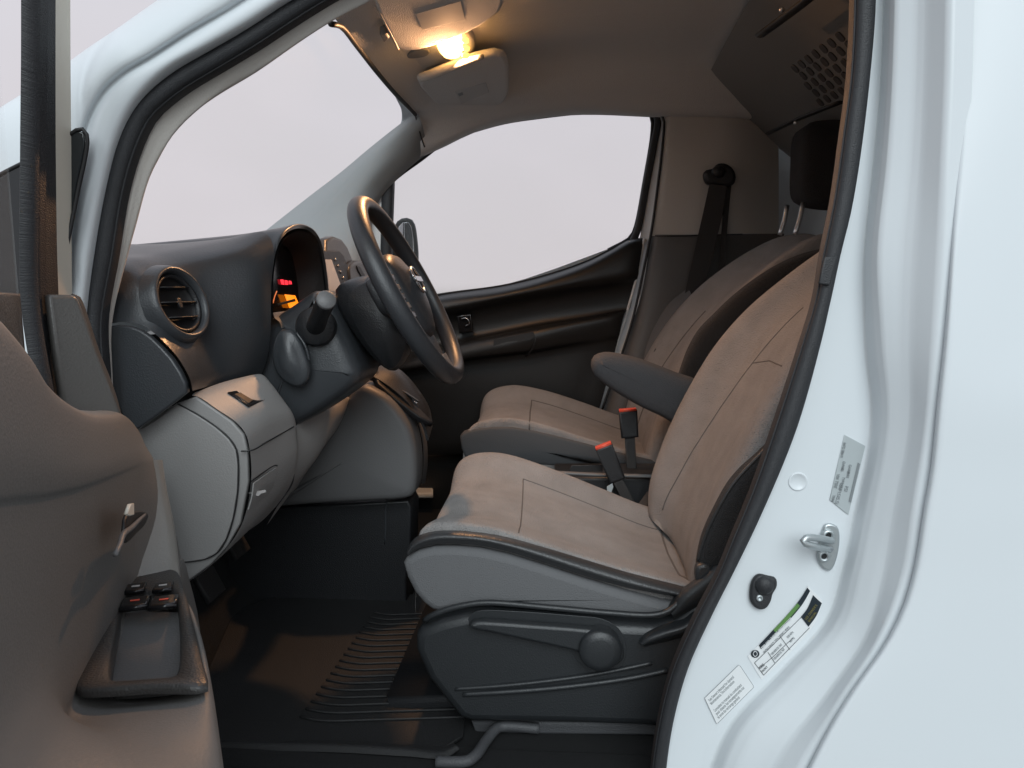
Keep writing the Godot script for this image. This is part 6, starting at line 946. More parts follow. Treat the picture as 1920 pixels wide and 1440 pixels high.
	part(d, "knee_panel", loft([
		[Vector3(-0.5647, 1.0434, -1.0920), Vector3(-0.5536, 1.0421, -1.0900), Vector3(-0.5252, 1.0246, -1.0870), Vector3(-0.4939, 1.0036, -1.0860), Vector3(-0.4796, 0.9854, -1.0860), Vector3(-0.4747, 0.9622, -1.0860), Vector3(-0.4732, 0.9387, -1.0860), Vector3(-0.4744, 0.9134, -1.0860), Vector3(-0.4822, 0.8709, -1.0860), Vector3(-0.4957, 0.8363, -1.0860), Vector3(-0.5233, 0.7977, -1.0860), Vector3(-0.5596, 0.7637, -1.0860), Vector3(-0.5914, 0.7410, -1.0880)],
		[Vector3(-0.5686, 1.0459, -1.1100), Vector3(-0.5556, 1.0454, -1.1080), Vector3(-0.5259, 1.0285, -1.1050), Vector3(-0.4941, 1.0054, -1.1040), Vector3(-0.4796, 0.9871, -1.1040), Vector3(-0.4748, 0.9617, -1.1040), Vector3(-0.4733, 0.9362, -1.1040), Vector3(-0.4744, 0.9105, -1.1040), Vector3(-0.4823, 0.8690, -1.1040), Vector3(-0.4959, 0.8340, -1.1040), Vector3(-0.5248, 0.7948, -1.1040), Vector3(-0.5615, 0.7620, -1.1040), Vector3(-0.5938, 0.7390, -1.1060)],
		[Vector3(-0.5590, 1.0532, -1.1900), Vector3(-0.5480, 1.0533, -1.1900), Vector3(-0.5204, 1.0376, -1.1880), Vector3(-0.4919, 1.0129, -1.1870), Vector3(-0.4801, 0.9914, -1.1870), Vector3(-0.4758, 0.9625, -1.1870), Vector3(-0.4741, 0.9352, -1.1870), Vector3(-0.4742, 0.9096, -1.1870), Vector3(-0.4822, 0.8708, -1.1870), Vector3(-0.4955, 0.8390, -1.1870), Vector3(-0.5231, 0.8029, -1.1870), Vector3(-0.5583, 0.7701, -1.1870), Vector3(-0.5875, 0.7505, -1.1870)],
		[Vector3(-0.5416, 1.0566, -1.2750), Vector3(-0.5318, 1.0566, -1.2750), Vector3(-0.5161, 1.0417, -1.2730), Vector3(-0.4917, 1.0094, -1.2720), Vector3(-0.4779, 0.9884, -1.2720), Vector3(-0.4739, 0.9653, -1.2720), Vector3(-0.4720, 0.9382, -1.2720), Vector3(-0.4719, 0.9128, -1.2720), Vector3(-0.4800, 0.8794, -1.2720), Vector3(-0.4919, 0.8516, -1.2720), Vector3(-0.5149, 0.8194, -1.2720), Vector3(-0.5461, 0.7868, -1.2720), Vector3(-0.5760, 0.7661, -1.2720)],
		[Vector3(-0.5483, 1.0518, -1.3000), Vector3(-0.5365, 1.0500, -1.3000), Vector3(-0.5194, 1.0306, -1.3000), Vector3(-0.4968, 0.9994, -1.3000), Vector3(-0.4836, 0.9799, -1.3000), Vector3(-0.4785, 0.9562, -1.3000), Vector3(-0.4775, 0.9305, -1.3000), Vector3(-0.4763, 0.9066, -1.3000), Vector3(-0.4846, 0.8724, -1.3000), Vector3(-0.4967, 0.8440, -1.3000), Vector3(-0.5202, 0.8112, -1.3000), Vector3(-0.5499, 0.7800, -1.3000), Vector3(-0.5815, 0.7567, -1.3000)]], 50, 6), M.grey, "grey knee panel under the steering column")
	part(d, "panel_gap", tube([Vector3(-0.4861, 0.9597, -1.0810), Vector3(-0.4719, 0.9603, -1.0830), Vector3(-0.4725, 0.9606, -1.1470), Vector3(-0.4745, 0.9613, -1.2220), Vector3(-0.4723, 0.9637, -1.2700)], 0.0011, 20, 6), M.gasket)
	part(d, "lower_gap", tube([Vector3(-0.4727, 0.9123, -1.0840), Vector3(-0.4738, 0.9140, -1.1280), Vector3(-0.4743, 0.9142, -1.1830), Vector3(-0.4735, 0.9116, -1.1900)], 0.0011, 12, 6), M.gasket)
	part(d, "pocket_flap", loft([[Vector3(-0.4703, 0.9095, -1.0820), Vector3(-0.4737, 0.8892, -1.0820), Vector3(-0.4806, 0.8678, -1.0820)], [Vector3(-0.4713, 0.9106, -1.1280), Vector3(-0.4748, 0.8895, -1.1280), Vector3(-0.4827, 0.8691, -1.1280)], [Vector3(-0.4737, 0.9101, -1.1810), Vector3(-0.4773, 0.8890, -1.1810), Vector3(-0.4865, 0.8650, -1.1810)]], 8, 4, {"thick": 0.002}), M.grey)
	part(d, "flap_mark", slab([Vector3(-0.4711, 0.8926, -1.0820), Vector3(-0.4724, 0.8905, -1.1180), Vector3(-0.4726, 0.8864, -1.1200), Vector3(-0.4728, 0.8862, -1.1080), Vector3(-0.4722, 0.8836, -1.1020), Vector3(-0.4721, 0.8861, -1.0960), Vector3(-0.4720, 0.8884, -1.0940)], Vector3(0.002, 0, 0.001), 0.0003), M.tag_paper)
	var sw := part(d, "switch_recess", slab([Vector3(-0.5354, 1.0371, -1.1450), Vector3(-0.5267, 1.0408, -1.2050), Vector3(-0.4983, 1.0194, -1.2100), Vector3(-0.5021, 1.0140, -1.1450)], Vector3(0.002, 0.003, 0), 0.001), M.gloss)
	part(sw, "dimmer_switch", slab([Vector3(-0.5272, 1.0348, -1.1500), Vector3(-0.5253, 1.0362, -1.1720), Vector3(-0.5053, 1.0204, -1.1720), Vector3(-0.5041, 1.0170, -1.1480)], Vector3(0.003, 0.005, 0), 0.0015), M.black)
	part(sw, "switch_edge", tube([Vector3(-0.5280, 1.0376, -1.1680), Vector3(-0.5149, 1.0300, -1.1660), Vector3(-0.5045, 1.0204, -1.1660)], 0.0012, 8, 6), M.dark_grey)
	part(sw, "switch_mark", slab([Vector3(-0.5155, 1.0281, -1.1490), Vector3(-0.5128, 1.0287, -1.1570), Vector3(-0.5102, 1.0261, -1.1570), Vector3(-0.5130, 1.0255, -1.1490)], Vector3(0.0005, 0.001, 0), 0.0002), M.tag_paper)
	# centre stack: pod, screen, far vent, passenger side
	part(d, "passenger_top", loft([[Vector3(-1.2000, 1.2000, -1.6000), Vector3(-1.2000, 1.2200, -1.8000), Vector3(-1.2000, 1.2200, -2.1000), Vector3(-1.0600, 1.2000, -2.4600)], [Vector3(-0.9000, 1.2750, -1.6000), Vector3(-0.9000, 1.2800, -1.8000), Vector3(-0.9000, 1.2600, -2.1000), Vector3(-0.8800, 1.2400, -2.4600)], [Vector3(-0.6600, 1.3050, -1.6200), Vector3(-0.6600, 1.3100, -1.8000), Vector3(-0.6600, 1.2500, -2.1000), Vector3(-0.6600, 1.2300, -2.4600)], [Vector3(-0.6000, 1.2900, -1.6300), Vector3(-0.6000, 1.3000, -1.8000), Vector3(-0.6000, 1.2300, -2.1000), Vector3(-0.6000, 1.2100, -2.4600)], [Vector3(-0.6000, 1.2200, -1.6300), Vector3(-0.6000, 1.2200, -1.8000), Vector3(-0.5900, 1.1700, -2.1000), Vector3(-0.5900, 1.1600, -2.4600)], [Vector3(-0.5700, 1.0800, -1.6300), Vector3(-0.5700, 1.0800, -1.8000), Vector3(-0.5600, 1.0600, -2.1000), Vector3(-0.5600, 1.0600, -2.4600)], [Vector3(-0.6200, 0.9000, -1.6300), Vector3(-0.6200, 0.9000, -1.8000), Vector3(-0.6000, 0.9000, -2.1000), Vector3(-0.6000, 0.9000, -2.4600)]], 16, 5), M.dash)
	part(d, "screen_pod", slab([Vector3(-0.6100, 1.3317, -1.8293), Vector3(-0.6100, 1.3459, -1.8974), Vector3(-0.6100, 1.3429, -1.9689), Vector3(-0.6100, 1.3275, -2.0150), Vector3(-0.6100, 1.2682, -2.1011), Vector3(-0.6100, 1.2156, -2.1508), Vector3(-0.6100, 1.1556, -2.0383), Vector3(-0.6100, 1.1604, -1.8123)], Vector3(0.03, 0, 0), 0.008), M.dash)
	var bez := part(d, "screen_bezel", slab([Vector3(-0.5800, 1.3011, -1.7524), Vector3(-0.5800, 1.3092, -1.8964), Vector3(-0.5800, 1.3002, -1.9326), Vector3(-0.5800, 1.2264, -2.0302), Vector3(-0.5800, 1.1822, -2.0526), Vector3(-0.5800, 1.1719, -1.7554)], Vector3(0.012, 0, 0), 0.003), M.black, "glossy black screen surround on the centre stack")
	part(bez, "touch_screen", slab([Vector3(-0.5680, 1.2799, -1.7296), Vector3(-0.5680, 1.2829, -1.8241), Vector3(-0.5680, 1.2179, -1.8989), Vector3(-0.5680, 1.2027, -1.8742), Vector3(-0.5680, 1.1925, -1.7210)], Vector3(0.0015, 0, 0), 0.0005), M.screen, "touch screen with a pale reflection painted into its colour")
	for k in 5:
		part(bez, "screen_button", ball([Vector3(-0.5670, 1.2843, -1.8561)][0].lerp([Vector3(-0.5670, 1.2252, -1.9395)][0], k / 4.0), Vector3(0.003, 0.004, 0.004)), M.silver)
	part(d, "far_vent_pod", slab([Vector3(-0.5850, 1.2638, -1.9650), Vector3(-0.5850, 1.2857, -2.0169), Vector3(-0.5850, 1.2918, -2.0916), Vector3(-0.5850, 1.2824, -2.1587), Vector3(-0.5850, 1.2479, -2.2156), Vector3(-0.5850, 1.2000, -2.2361), Vector3(-0.5850, 1.1855, -2.0073)], Vector3(0.022, 0, 0), 0.008, 24), M.dash)
	part(d, "far_vent_mouth", slab([Vector3(-0.5620, 1.2760, -2.0296), Vector3(-0.5620, 1.2743, -2.0622), Vector3(-0.5620, 1.2517, -2.1114), Vector3(-0.5620, 1.2399, -2.1279), Vector3(-0.5620, 1.2393, -2.0928), Vector3(-0.5620, 1.2619, -2.0445)], Vector3(0.002, 0, 0), 0.0008), M.gasket)
	# centre console with the gear gate
	part(d, "console_side", slab([Vector3(-0.6956, 0.6945, -1.7400), Vector3(-0.6560, 0.7426, -1.7400), Vector3(-0.6379, 0.7966, -1.7400), Vector3(-0.5819, 0.8771, -1.7400), Vector3(-0.5274, 0.9302, -1.7400), Vector3(-0.4845, 0.9620, -1.7400), Vector3(-0.4550, 0.9933, -1.7400), Vector3(-0.4394, 0.9909, -1.7400), Vector3(-0.4162, 0.9807, -1.7400), Vector3(-0.3892, 0.9628, -1.7400), Vector3(-0.3599, 0.9293, -1.7400), Vector3(-0.3409, 0.8956, -1.7400), Vector3(-0.3311, 0.8604, -1.7400), Vector3(-0.3265, 0.8144, -1.7400), Vector3(-0.3286, 0.7613, -1.7400), Vector3(-0.3342, 0.7373, -1.7400), Vector3(-0.3502, 0.7276, -1.7400), Vector3(-0.4270, 0.7196, -1.7400), Vector3(-0.5337, 0.7123, -1.7400), Vector3(-0.6413, 0.7023, -1.7400)], Vector3(0, 0, 0.1), 0.018, 60, 0.006), M.dark_grey, "dark grey side of the centre console")
	part(d, "console_body", loft([
		[Vector3(-0.6911, 0.7109, -1.7300), Vector3(-0.6195, 0.8389, -1.7300), Vector3(-0.5244, 0.9318, -1.7300), Vector3(-0.4498, 0.9945, -1.7300), Vector3(-0.4060, 0.9820, -1.7300), Vector3(-0.3528, 0.9231, -1.7300), Vector3(-0.3305, 0.8623, -1.7300), Vector3(-0.3263, 0.7902, -1.7300), Vector3(-0.3323, 0.7399, -1.7300)], [Vector3(-0.7184, 0.6498, -1.9500), Vector3(-0.6386, 0.7938, -1.9500), Vector3(-0.5620, 0.8833, -1.9500), Vector3(-0.4939, 0.9642, -1.9500), Vector3(-0.4460, 0.9544, -1.9500), Vector3(-0.3888, 0.8938, -1.9500), Vector3(-0.3607, 0.8239, -1.9500), Vector3(-0.3561, 0.7383, -1.9500), Vector3(-0.3642, 0.6846, -1.9500)]], 30, 4), M.dark_grey)
	part(d, "centre_panel", loft([
		[Vector3(-0.4880, 0.9062, -1.3100), Vector3(-0.4881, 0.8760, -1.3100), Vector3(-0.4943, 0.8455, -1.3100), Vector3(-0.5243, 0.8041, -1.3100), Vector3(-0.5463, 0.7676, -1.3100)], [Vector3(-0.5005, 0.9471, -1.3600), Vector3(-0.4920, 0.8952, -1.3600), Vector3(-0.4975, 0.8585, -1.3600), Vector3(-0.5224, 0.8106, -1.3600), Vector3(-0.5503, 0.7728, -1.3600)], [Vector3(-0.5114, 0.9635, -1.4500), Vector3(-0.4916, 0.9272, -1.4700), Vector3(-0.4956, 0.8711, -1.4700), Vector3(-0.5288, 0.8254, -1.4700), Vector3(-0.5569, 0.7848, -1.4500)], [Vector3(-0.5078, 0.9754, -1.5600), Vector3(-0.4808, 0.9506, -1.5700), Vector3(-0.4899, 0.9072, -1.5800), Vector3(-0.5301, 0.8526, -1.5800), Vector3(-0.5791, 0.7719, -1.5600)], [Vector3(-0.4964, 0.9704, -1.6400), Vector3(-0.4796, 0.9630, -1.6500), Vector3(-0.5042, 0.9051, -1.6600), Vector3(-0.5572, 0.8286, -1.6600), Vector3(-0.6242, 0.7379, -1.6600)]], 24, 5), M.grey, "grey panel beside the centre console")
	part(d, "gate_surround", slab([Vector3(-0.4443, 1.0082, -1.7000), Vector3(-0.4391, 1.0111, -1.7200), Vector3(-0.4164, 1.0059, -1.7000), Vector3(-0.3614, 0.9608, -1.7000), Vector3(-0.3290, 0.9230, -1.7000), Vector3(-0.3117, 0.8875, -1.7000), Vector3(-0.3145, 0.8721, -1.7000), Vector3(-0.3252, 0.8815, -1.6900), Vector3(-0.3381, 0.8984, -1.6800), Vector3(-0.3803, 0.9448, -1.6700), Vector3(-0.4219, 0.9893, -1.6700)], Vector3(0.01, 0.012, 0.006), 0.004), M.black)
	part(d, "gear_gate", loft([[Vector3(-0.4441, 1.0092, -1.6800), Vector3(-0.4069, 0.9882, -1.6800), Vector3(-0.3574, 0.9461, -1.6800), Vector3(-0.3181, 0.8911, -1.6800), Vector3(-0.3098, 0.8582, -1.6800)], [Vector3(-0.4309, 1.0219, -1.7400), Vector3(-0.3948, 1.0093, -1.7400), Vector3(-0.3503, 0.9605, -1.7400), Vector3(-0.3186, 0.9128, -1.7400), Vector3(-0.3112, 0.8802, -1.7400)], [Vector3(-0.4295, 1.0239, -1.8000), Vector3(-0.3923, 1.0028, -1.8000), Vector3(-0.3529, 0.9577, -1.8000), Vector3(-0.3281, 0.9150, -1.8000), Vector3(-0.3218, 0.8827, -1.8000)]], 20, 4, {"thick": 0.006}), M.black, "black gear gate on the centre console")
	part(d, "gate_trim", tube([Vector3(-0.4055, 1.0160, -1.8000), Vector3(-0.3718, 0.9841, -1.7900), Vector3(-0.3438, 0.9525, -1.7800), Vector3(-0.3252, 0.9197, -1.7700), Vector3(-0.3243, 0.9150, -1.7500), Vector3(-0.3329, 0.9087, -1.7400)], 0.004, 24, 8), M.silver)
	part(d, "gate_slot", tube([Vector3(-0.4002, 1.0072, -1.7350), Vector3(-0.3699, 0.9772, -1.7300), Vector3(-0.3411, 0.9447, -1.7250), Vector3(-0.3355, 0.9374, -1.7220)], 0.004, 16, 6), M.gasket)
	part(d, "gate_scale", slab([Vector3(-0.3962, 0.9959, -1.7000), Vector3(-0.3908, 0.9986, -1.7100), Vector3(-0.3335, 0.9413, -1.7050), Vector3(-0.3379, 0.9364, -1.6950)], Vector3(0.002, 0.003, 0), 0.0008), M.dash)
	part(d, "gear_position_mark", slab([Vector3(-0.3380, 0.9498, -1.6900), Vector3(-0.3305, 0.9436, -1.6900), Vector3(-0.3334, 0.9405, -1.6850), Vector3(-0.3396, 0.9467, -1.6850)], Vector3(0.002, 0.003, 0), 0.0005), M.silver)
	part(d, "footwell_panel", slab([Vector3(-0.8039, 0.6756, -1.8000), Vector3(-0.5521, 0.6927, -1.8000), Vector3(-0.3596, 0.7072, -1.8000), Vector3(-0.3517, 0.6908, -1.8000), Vector3(-0.3559, 0.5930, -1.8000), Vector3(-0.3683, 0.5080, -1.8000), Vector3(-0.3658, 0.3212, -1.8000), Vector3(-0.8206, 0.3071, -1.8000)], Vector3(0, 0, 0.1), 0.005, 0), M.black, "black panel below the centre console")
	part(d, "panel_edge", tube([Vector3(-0.6796, 0.7061, -1.7000), Vector3(-0.5741, 0.7120, -1.7000), Vector3(-0.4146, 0.7281, -1.7000), Vector3(-0.4144, 0.6781, -1.7000), Vector3(-0.4174, 0.5983, -1.7000)], 0.002, 24, 6), M.dash)
	part(d, "footwell_wall", loft([[Vector3(-1.0000, 1.1000, -1.0700), Vector3(-1.0000, 1.1000, -1.8000), Vector3(-1.0000, 1.1000, -2.5000)], [Vector3(-0.9800, 0.7000, -1.0700), Vector3(-0.9800, 0.7000, -1.8000), Vector3(-0.9800, 0.7000, -2.5000)], [Vector3(-0.7200, 0.4300, -1.0700), Vector3(-0.7200, 0.4300, -1.8000), Vector3(-0.7200, 0.4300, -2.5000)]], 10, 4), M.carpet)
	part(d, "kick_panel", loft([[Vector3(-1.0000, 1.2000, -1.0800), Vector3(-0.8000, 1.2000, -1.0800), Vector3(-0.6000, 1.1000, -1.0900)], [Vector3(-1.0000, 0.8000, -1.0800), Vector3(-0.8000, 0.8000, -1.0800), Vector3(-0.6200, 0.8000, -1.1000)], [Vector3(-1.0000, 0.4300, -1.0800), Vector3(-0.8000, 0.4300, -1.0800), Vector3(-0.6600, 0.4300, -1.1000)]], 8, 3), M.black)
	for k in 2:
		var a: Vector3 = [Vector3(-0.6600, 0.6700, -1.2800), Vector3(-0.6700, 0.7000, -1.4200)][k]
		var pd := part(d, "pedal", slab(rect(a, Vector3(0, 0, 0.032), Vector3(-0.02, 0.035, 0)), Vector3(0.012, 0.006, 0), 0.004), M.mat_rubber)
		part(pd, "pedal_arm", tube([a, a + Vector3(-0.09, 0.12, 0), a + Vector3(-0.12, 0.3, 0)], 0.009, 8, 8), M.steel)

func steering() -> void:
	# column cover with the stalk
	var col := thing("steering_column", "black steering column cover with a round-ended stalk, below the gauges", "steering column", Vector3(-0.4500, 1.1000, -1.4500))
	part(col, "column_shroud", slab([Vector3(-0.4598, 1.2045, -1.5400), Vector3(-0.4440, 1.1967, -1.5400), Vector3(-0.4243, 1.1665, -1.5400), Vector3(-0.4024, 1.1239, -1.5400), Vector3(-0.3829, 1.0765, -1.5400), Vector3(-0.3755, 1.0492, -1.5400), Vector3(-0.3863, 1.0286, -1.5400), Vector3(-0.4760, 0.9635, -1.5400), Vector3(-0.5474, 0.9278, -1.5400), Vector3(-0.5664, 0.9229, -1.5400), Vector3(-0.5776, 0.9392, -1.5400), Vector3(-0.6063, 0.9889, -1.5400), Vector3(-0.6211, 1.0293, -1.5400), Vector3(-0.6295, 1.0809, -1.5400), Vector3(-0.6226, 1.1072, -1.5400), Vector3(-0.6009, 1.1255, -1.5400), Vector3(-0.5536, 1.1483, -1.5400), Vector3(-0.5065, 1.1754, -1.5400), Vector3(-0.4784, 1.1944, -1.5400)], Vector3(0, 0, 0.19), 0.03, 90, 0.008), M.dash)
	part(col, "hub_collar", loft([
		[Vector3(-0.3942, 1.1901, -1.3700), Vector3(-0.3508, 1.0901, -1.3700), Vector3(-0.3158, 1.0599, -1.3700), Vector3(-0.2894, 1.1105, -1.3700), Vector3(-0.3279, 1.2099, -1.3700), Vector3(-0.3579, 1.2198, -1.3700)],
		[Vector3(-0.4284, 1.2051, -1.4000), Vector3(-0.3690, 1.0876, -1.4000), Vector3(-0.3197, 1.0517, -1.4000), Vector3(-0.2854, 1.1085, -1.4000), Vector3(-0.3245, 1.2202, -1.4000), Vector3(-0.3655, 1.2303, -1.4000)],
		[Vector3(-0.4357, 1.2106, -1.4600), Vector3(-0.3739, 1.0828, -1.4600), Vector3(-0.3312, 1.0454, -1.4600), Vector3(-0.2922, 1.1046, -1.4600), Vector3(-0.3330, 1.2263, -1.4600), Vector3(-0.3757, 1.2358, -1.4600)],
		[Vector3(-0.4312, 1.2055, -1.5200), Vector3(-0.3836, 1.0780, -1.5200), Vector3(-0.3424, 1.0446, -1.5200), Vector3(-0.3076, 1.1007, -1.5200), Vector3(-0.3468, 1.2219, -1.5200), Vector3(-0.3858, 1.2274, -1.5200)]], 48, 6, {"ring": true, "ends": true}), M.black)
	part(col, "lower_cover", slab([Vector3(-0.5218, 1.1117, -1.3350), Vector3(-0.5089, 1.1335, -1.3350), Vector3(-0.4887, 1.1336, -1.3350), Vector3(-0.4751, 1.1198, -1.3350), Vector3(-0.4640, 1.0922, -1.3350), Vector3(-0.4570, 1.0625, -1.3350), Vector3(-0.4618, 1.0406, -1.3350), Vector3(-0.4784, 1.0285, -1.3350), Vector3(-0.4995, 1.0343, -1.3350), Vector3(-0.5181, 1.0522, -1.3350), Vector3(-0.5271, 1.0820, -1.3350)], Vector3(0, 0, 0.022), 0.018, 40, 0.01), M.dash, "oval cover on the side of the column")
	part(col, "cover_crease", tube([Vector3(-0.4787, 1.1286, -1.3180), Vector3(-0.4630, 1.1054, -1.3160), Vector3(-0.4567, 1.0780, -1.3180)], 0.0025, 14, 6), M.dash)
	part(col, "stalk_mount", lathe([Vector2(0.036, -0.03), Vector2(0.036, 0.004), Vector2(0.033, 0.010), Vector2(0.0, 0.012)], Vector3(-0.4484, 1.1396, -1.3350), Vector3(0.15, 0.15, 1), 36), M.black)
	var stalk := part(col, "indicator_stalk", tube([Vector3(-0.4467, 1.1398, -1.3300), Vector3(-0.4216, 1.1627, -1.2800), Vector3(-0.3917, 1.1893, -1.2250)], [0.017, 0.0155, 0.0165], 12, 20), M.black, "black stalk pointing at the open door")
	part(stalk, "stalk_end", lathe([Vector2(0.0165, -0.004), Vector2(0.0165, 0.001), Vector2(0.015, 0.0028), Vector2(0.0, 0.0032)], Vector3(-0.3917, 1.1893, -1.2250), Vector3(-0.3917, 1.1893, -1.2250) - Vector3(-0.4216, 1.1627, -1.2800), 32), M.dark_grey)
	part(col, "far_stalk", tube([Vector3(-0.3939, 1.2056, -1.5500), Vector3(-0.4134, 1.2208, -1.6000), Vector3(-0.4336, 1.2299, -1.6600)], 0.012, 8, 12), M.black)
	# wheel
	var c: Vector3 = Vector3(-0.2939, 1.2052, -1.4400)
	var tilt := deg_to_rad(27.5)
	var u := Vector3(-sin(tilt), cos(tilt), 0)
	var n := Vector3(cos(tilt), sin(tilt), 0)
	var w := Vector3(0, 0, 1)
	var wheel := thing("steering_wheel", "dark steering wheel with silver spoke switches and round badge", "steering wheel", c)
	var ring := []
	for k in 24:
		var t := TAU * k / 24
		ring.append(c + (u * cos(t) + w * sin(t)) * 0.186)
	part(wheel, "rim", tube(ring, 0.0188, 96, 18, true, 0.85), M.wheel)
	var pad := []
	for q in [[-0.078, 0.02], [-0.07, 0.06], [-0.04, 0.078], [0, 0.082], [0.04, 0.078], [0.07, 0.06], [0.078, 0.02], [0.07, -0.04], [0.045, -0.085], [0, -0.10], [-0.045, -0.085], [-0.07, -0.04]]:
		pad.append(c + w * q[0] + u * q[1] - n * 0.045)
	part(wheel, "airbag_pad", slab(pad, n * 0.055, 0.02, 48, 0.014), M.wheel, "domed centre pad of the wheel")
	for s in [-1, 1]:
		var sp := [c + w * s * 0.06 + u * 0.03 - n * 0.045, c + w * s * 0.12 + u * 0.028 - n * 0.03, c + w * s * 0.185 + u * 0.03 - n * 0.010, c + w * s * 0.185 - u * 0.03 - n * 0.010, c + w * s * 0.12 - u * 0.05 - n * 0.03, c + w * s * 0.05 - u * 0.09 - n * 0.045]
		var spoke := part(wheel, "spoke", slab(sp, n * 0.024, 0.008, 36), M.black)
		var tri_pts := [c + w * s * 0.078 + u * 0.032 - n * 0.012, c + w * s * 0.115 + u * 0.024 - n * 0.008, c + w * s * 0.112 - u * 0.035 - n * 0.008, c + w * s * 0.07 - u * 0.062 - n * 0.012]
		part(spoke, "spoke_trim", slab(tri_pts, n * 0.006, 0.002, 24), M.gloss)
		for k in 5:
			var at: Vector3 = c + w * s * (0.094 - 0.004 * k) + u * (0.026 - 0.019 * k) - n * 0.003
			part(spoke, "spoke_switch", slab(rect(at, w * 0.013, u * 0.006), n * 0.005, 0.002), M.dark_grey if k % 2 else M.silver)
	var low := [c - u * 0.08 - w * 0.04 - n * 0.04, c - u * 0.08 + w * 0.04 - n * 0.04, c - u * 0.18 + w * 0.035 - n * 0.012, c - u * 0.18 - w * 0.035 - n * 0.012]
	var bottom := part(wheel, "spoke", slab(low, n * 0.022, 0.008, 0), M.black)
	part(bottom, "spoke_inlay", slab([c - u * 0.14 - w * 0.02 - n * 0.006, c - u * 0.14 + w * 0.02 - n * 0.006, c - u * 0.172 + w * 0.024 + n * 0.004, c - u * 0.172 - w * 0.024 + n * 0.004], n * 0.004, 0.001), M.dark_grey)
	var e := c + u * 0.012 + n * 0.024
	var badge_ring := []
	for k in 16:
		var t := TAU * k / 16
		badge_ring.append(e + (u * cos(t) + w * sin(t)) * 0.026)
	var badge := part(wheel, "badge", tube(badge_ring, 0.0032, 40, 8, true), M.silver, "silver ring badge with a bar across")
	part(badge, "badge_bar", slab(rect(e, w * 0.033, u * 0.006), n * 0.004, 0.0015), M.silver)

func seat_block(x: Array, near: Array, far: Array, d0: float, d1: float, dip: float, drop: float) -> Array:
	# a cushion: stations along the seat, each a closed section from the near side over the top to the far side
	var rows := []
	for k in x.size():
		var a: float = near[k]
		var b: float = far[k]
		var wide: float = d1 - d0
		var low: float = drop * clampf(0.15 + k * 0.2, 0.0, 1.0)
		var row := []
		for q in [[0.0, -low - 0.008], [0.0, -low * 0.5 - 0.007], [0.0, -0.006], [0.006, 0.006], [0.04, 0.005], [0.19, -dip * 0.55], [0.26, -dip], [0.5, -dip * 1.05], [0.74, -dip], [0.81, -dip * 0.55], [0.91, 0.010], [0.97, 0.002], [1.0, -0.012], [1.0, -low * 0.5 - 0.013], [1.0, -low - 0.014]]:
			row.append(Vector3(x[k], 1.2 + lerpf(a, b, q[0]) + q[1], -(d0 + wide * q[0])))
		rows.append(row)
	return surface(rows, 70, 4)

func skin(g: Array, ring := false) -> ArrayMesh:
	var st := begin()
	net(st, g, ring, ring)
	return done(st)

func seam_line(g: Array, along: Array, r: float) -> ArrayMesh:
	# a stitched seam that lies on a grid: (share across, station x 4)
	var pts := []
	for k in 41:
		var q: float = k / 40.0 * (along.size() - 1)
		var i := mini(int(q), along.size() - 2)
		var uv: Vector2 = along[i].lerp(along[i + 1], q - i)
		var v := clampf(uv.y * 4, 0, g.size() - 1.001)
		var u := clampf(uv.x * (g[0].size() - 1), 0, g[0].size() - 1.001)
		var a: Vector3 = g[int(v)][int(u)].lerp(g[int(v)][int(u) + 1], u - int(u))
		var b: Vector3 = g[int(v) + 1][int(u)].lerp(g[int(v) + 1][int(u) + 1], u - int(u))
		pts.append(a.lerp(b, v - int(v)))
	return tube(pts, r, 60, 6)

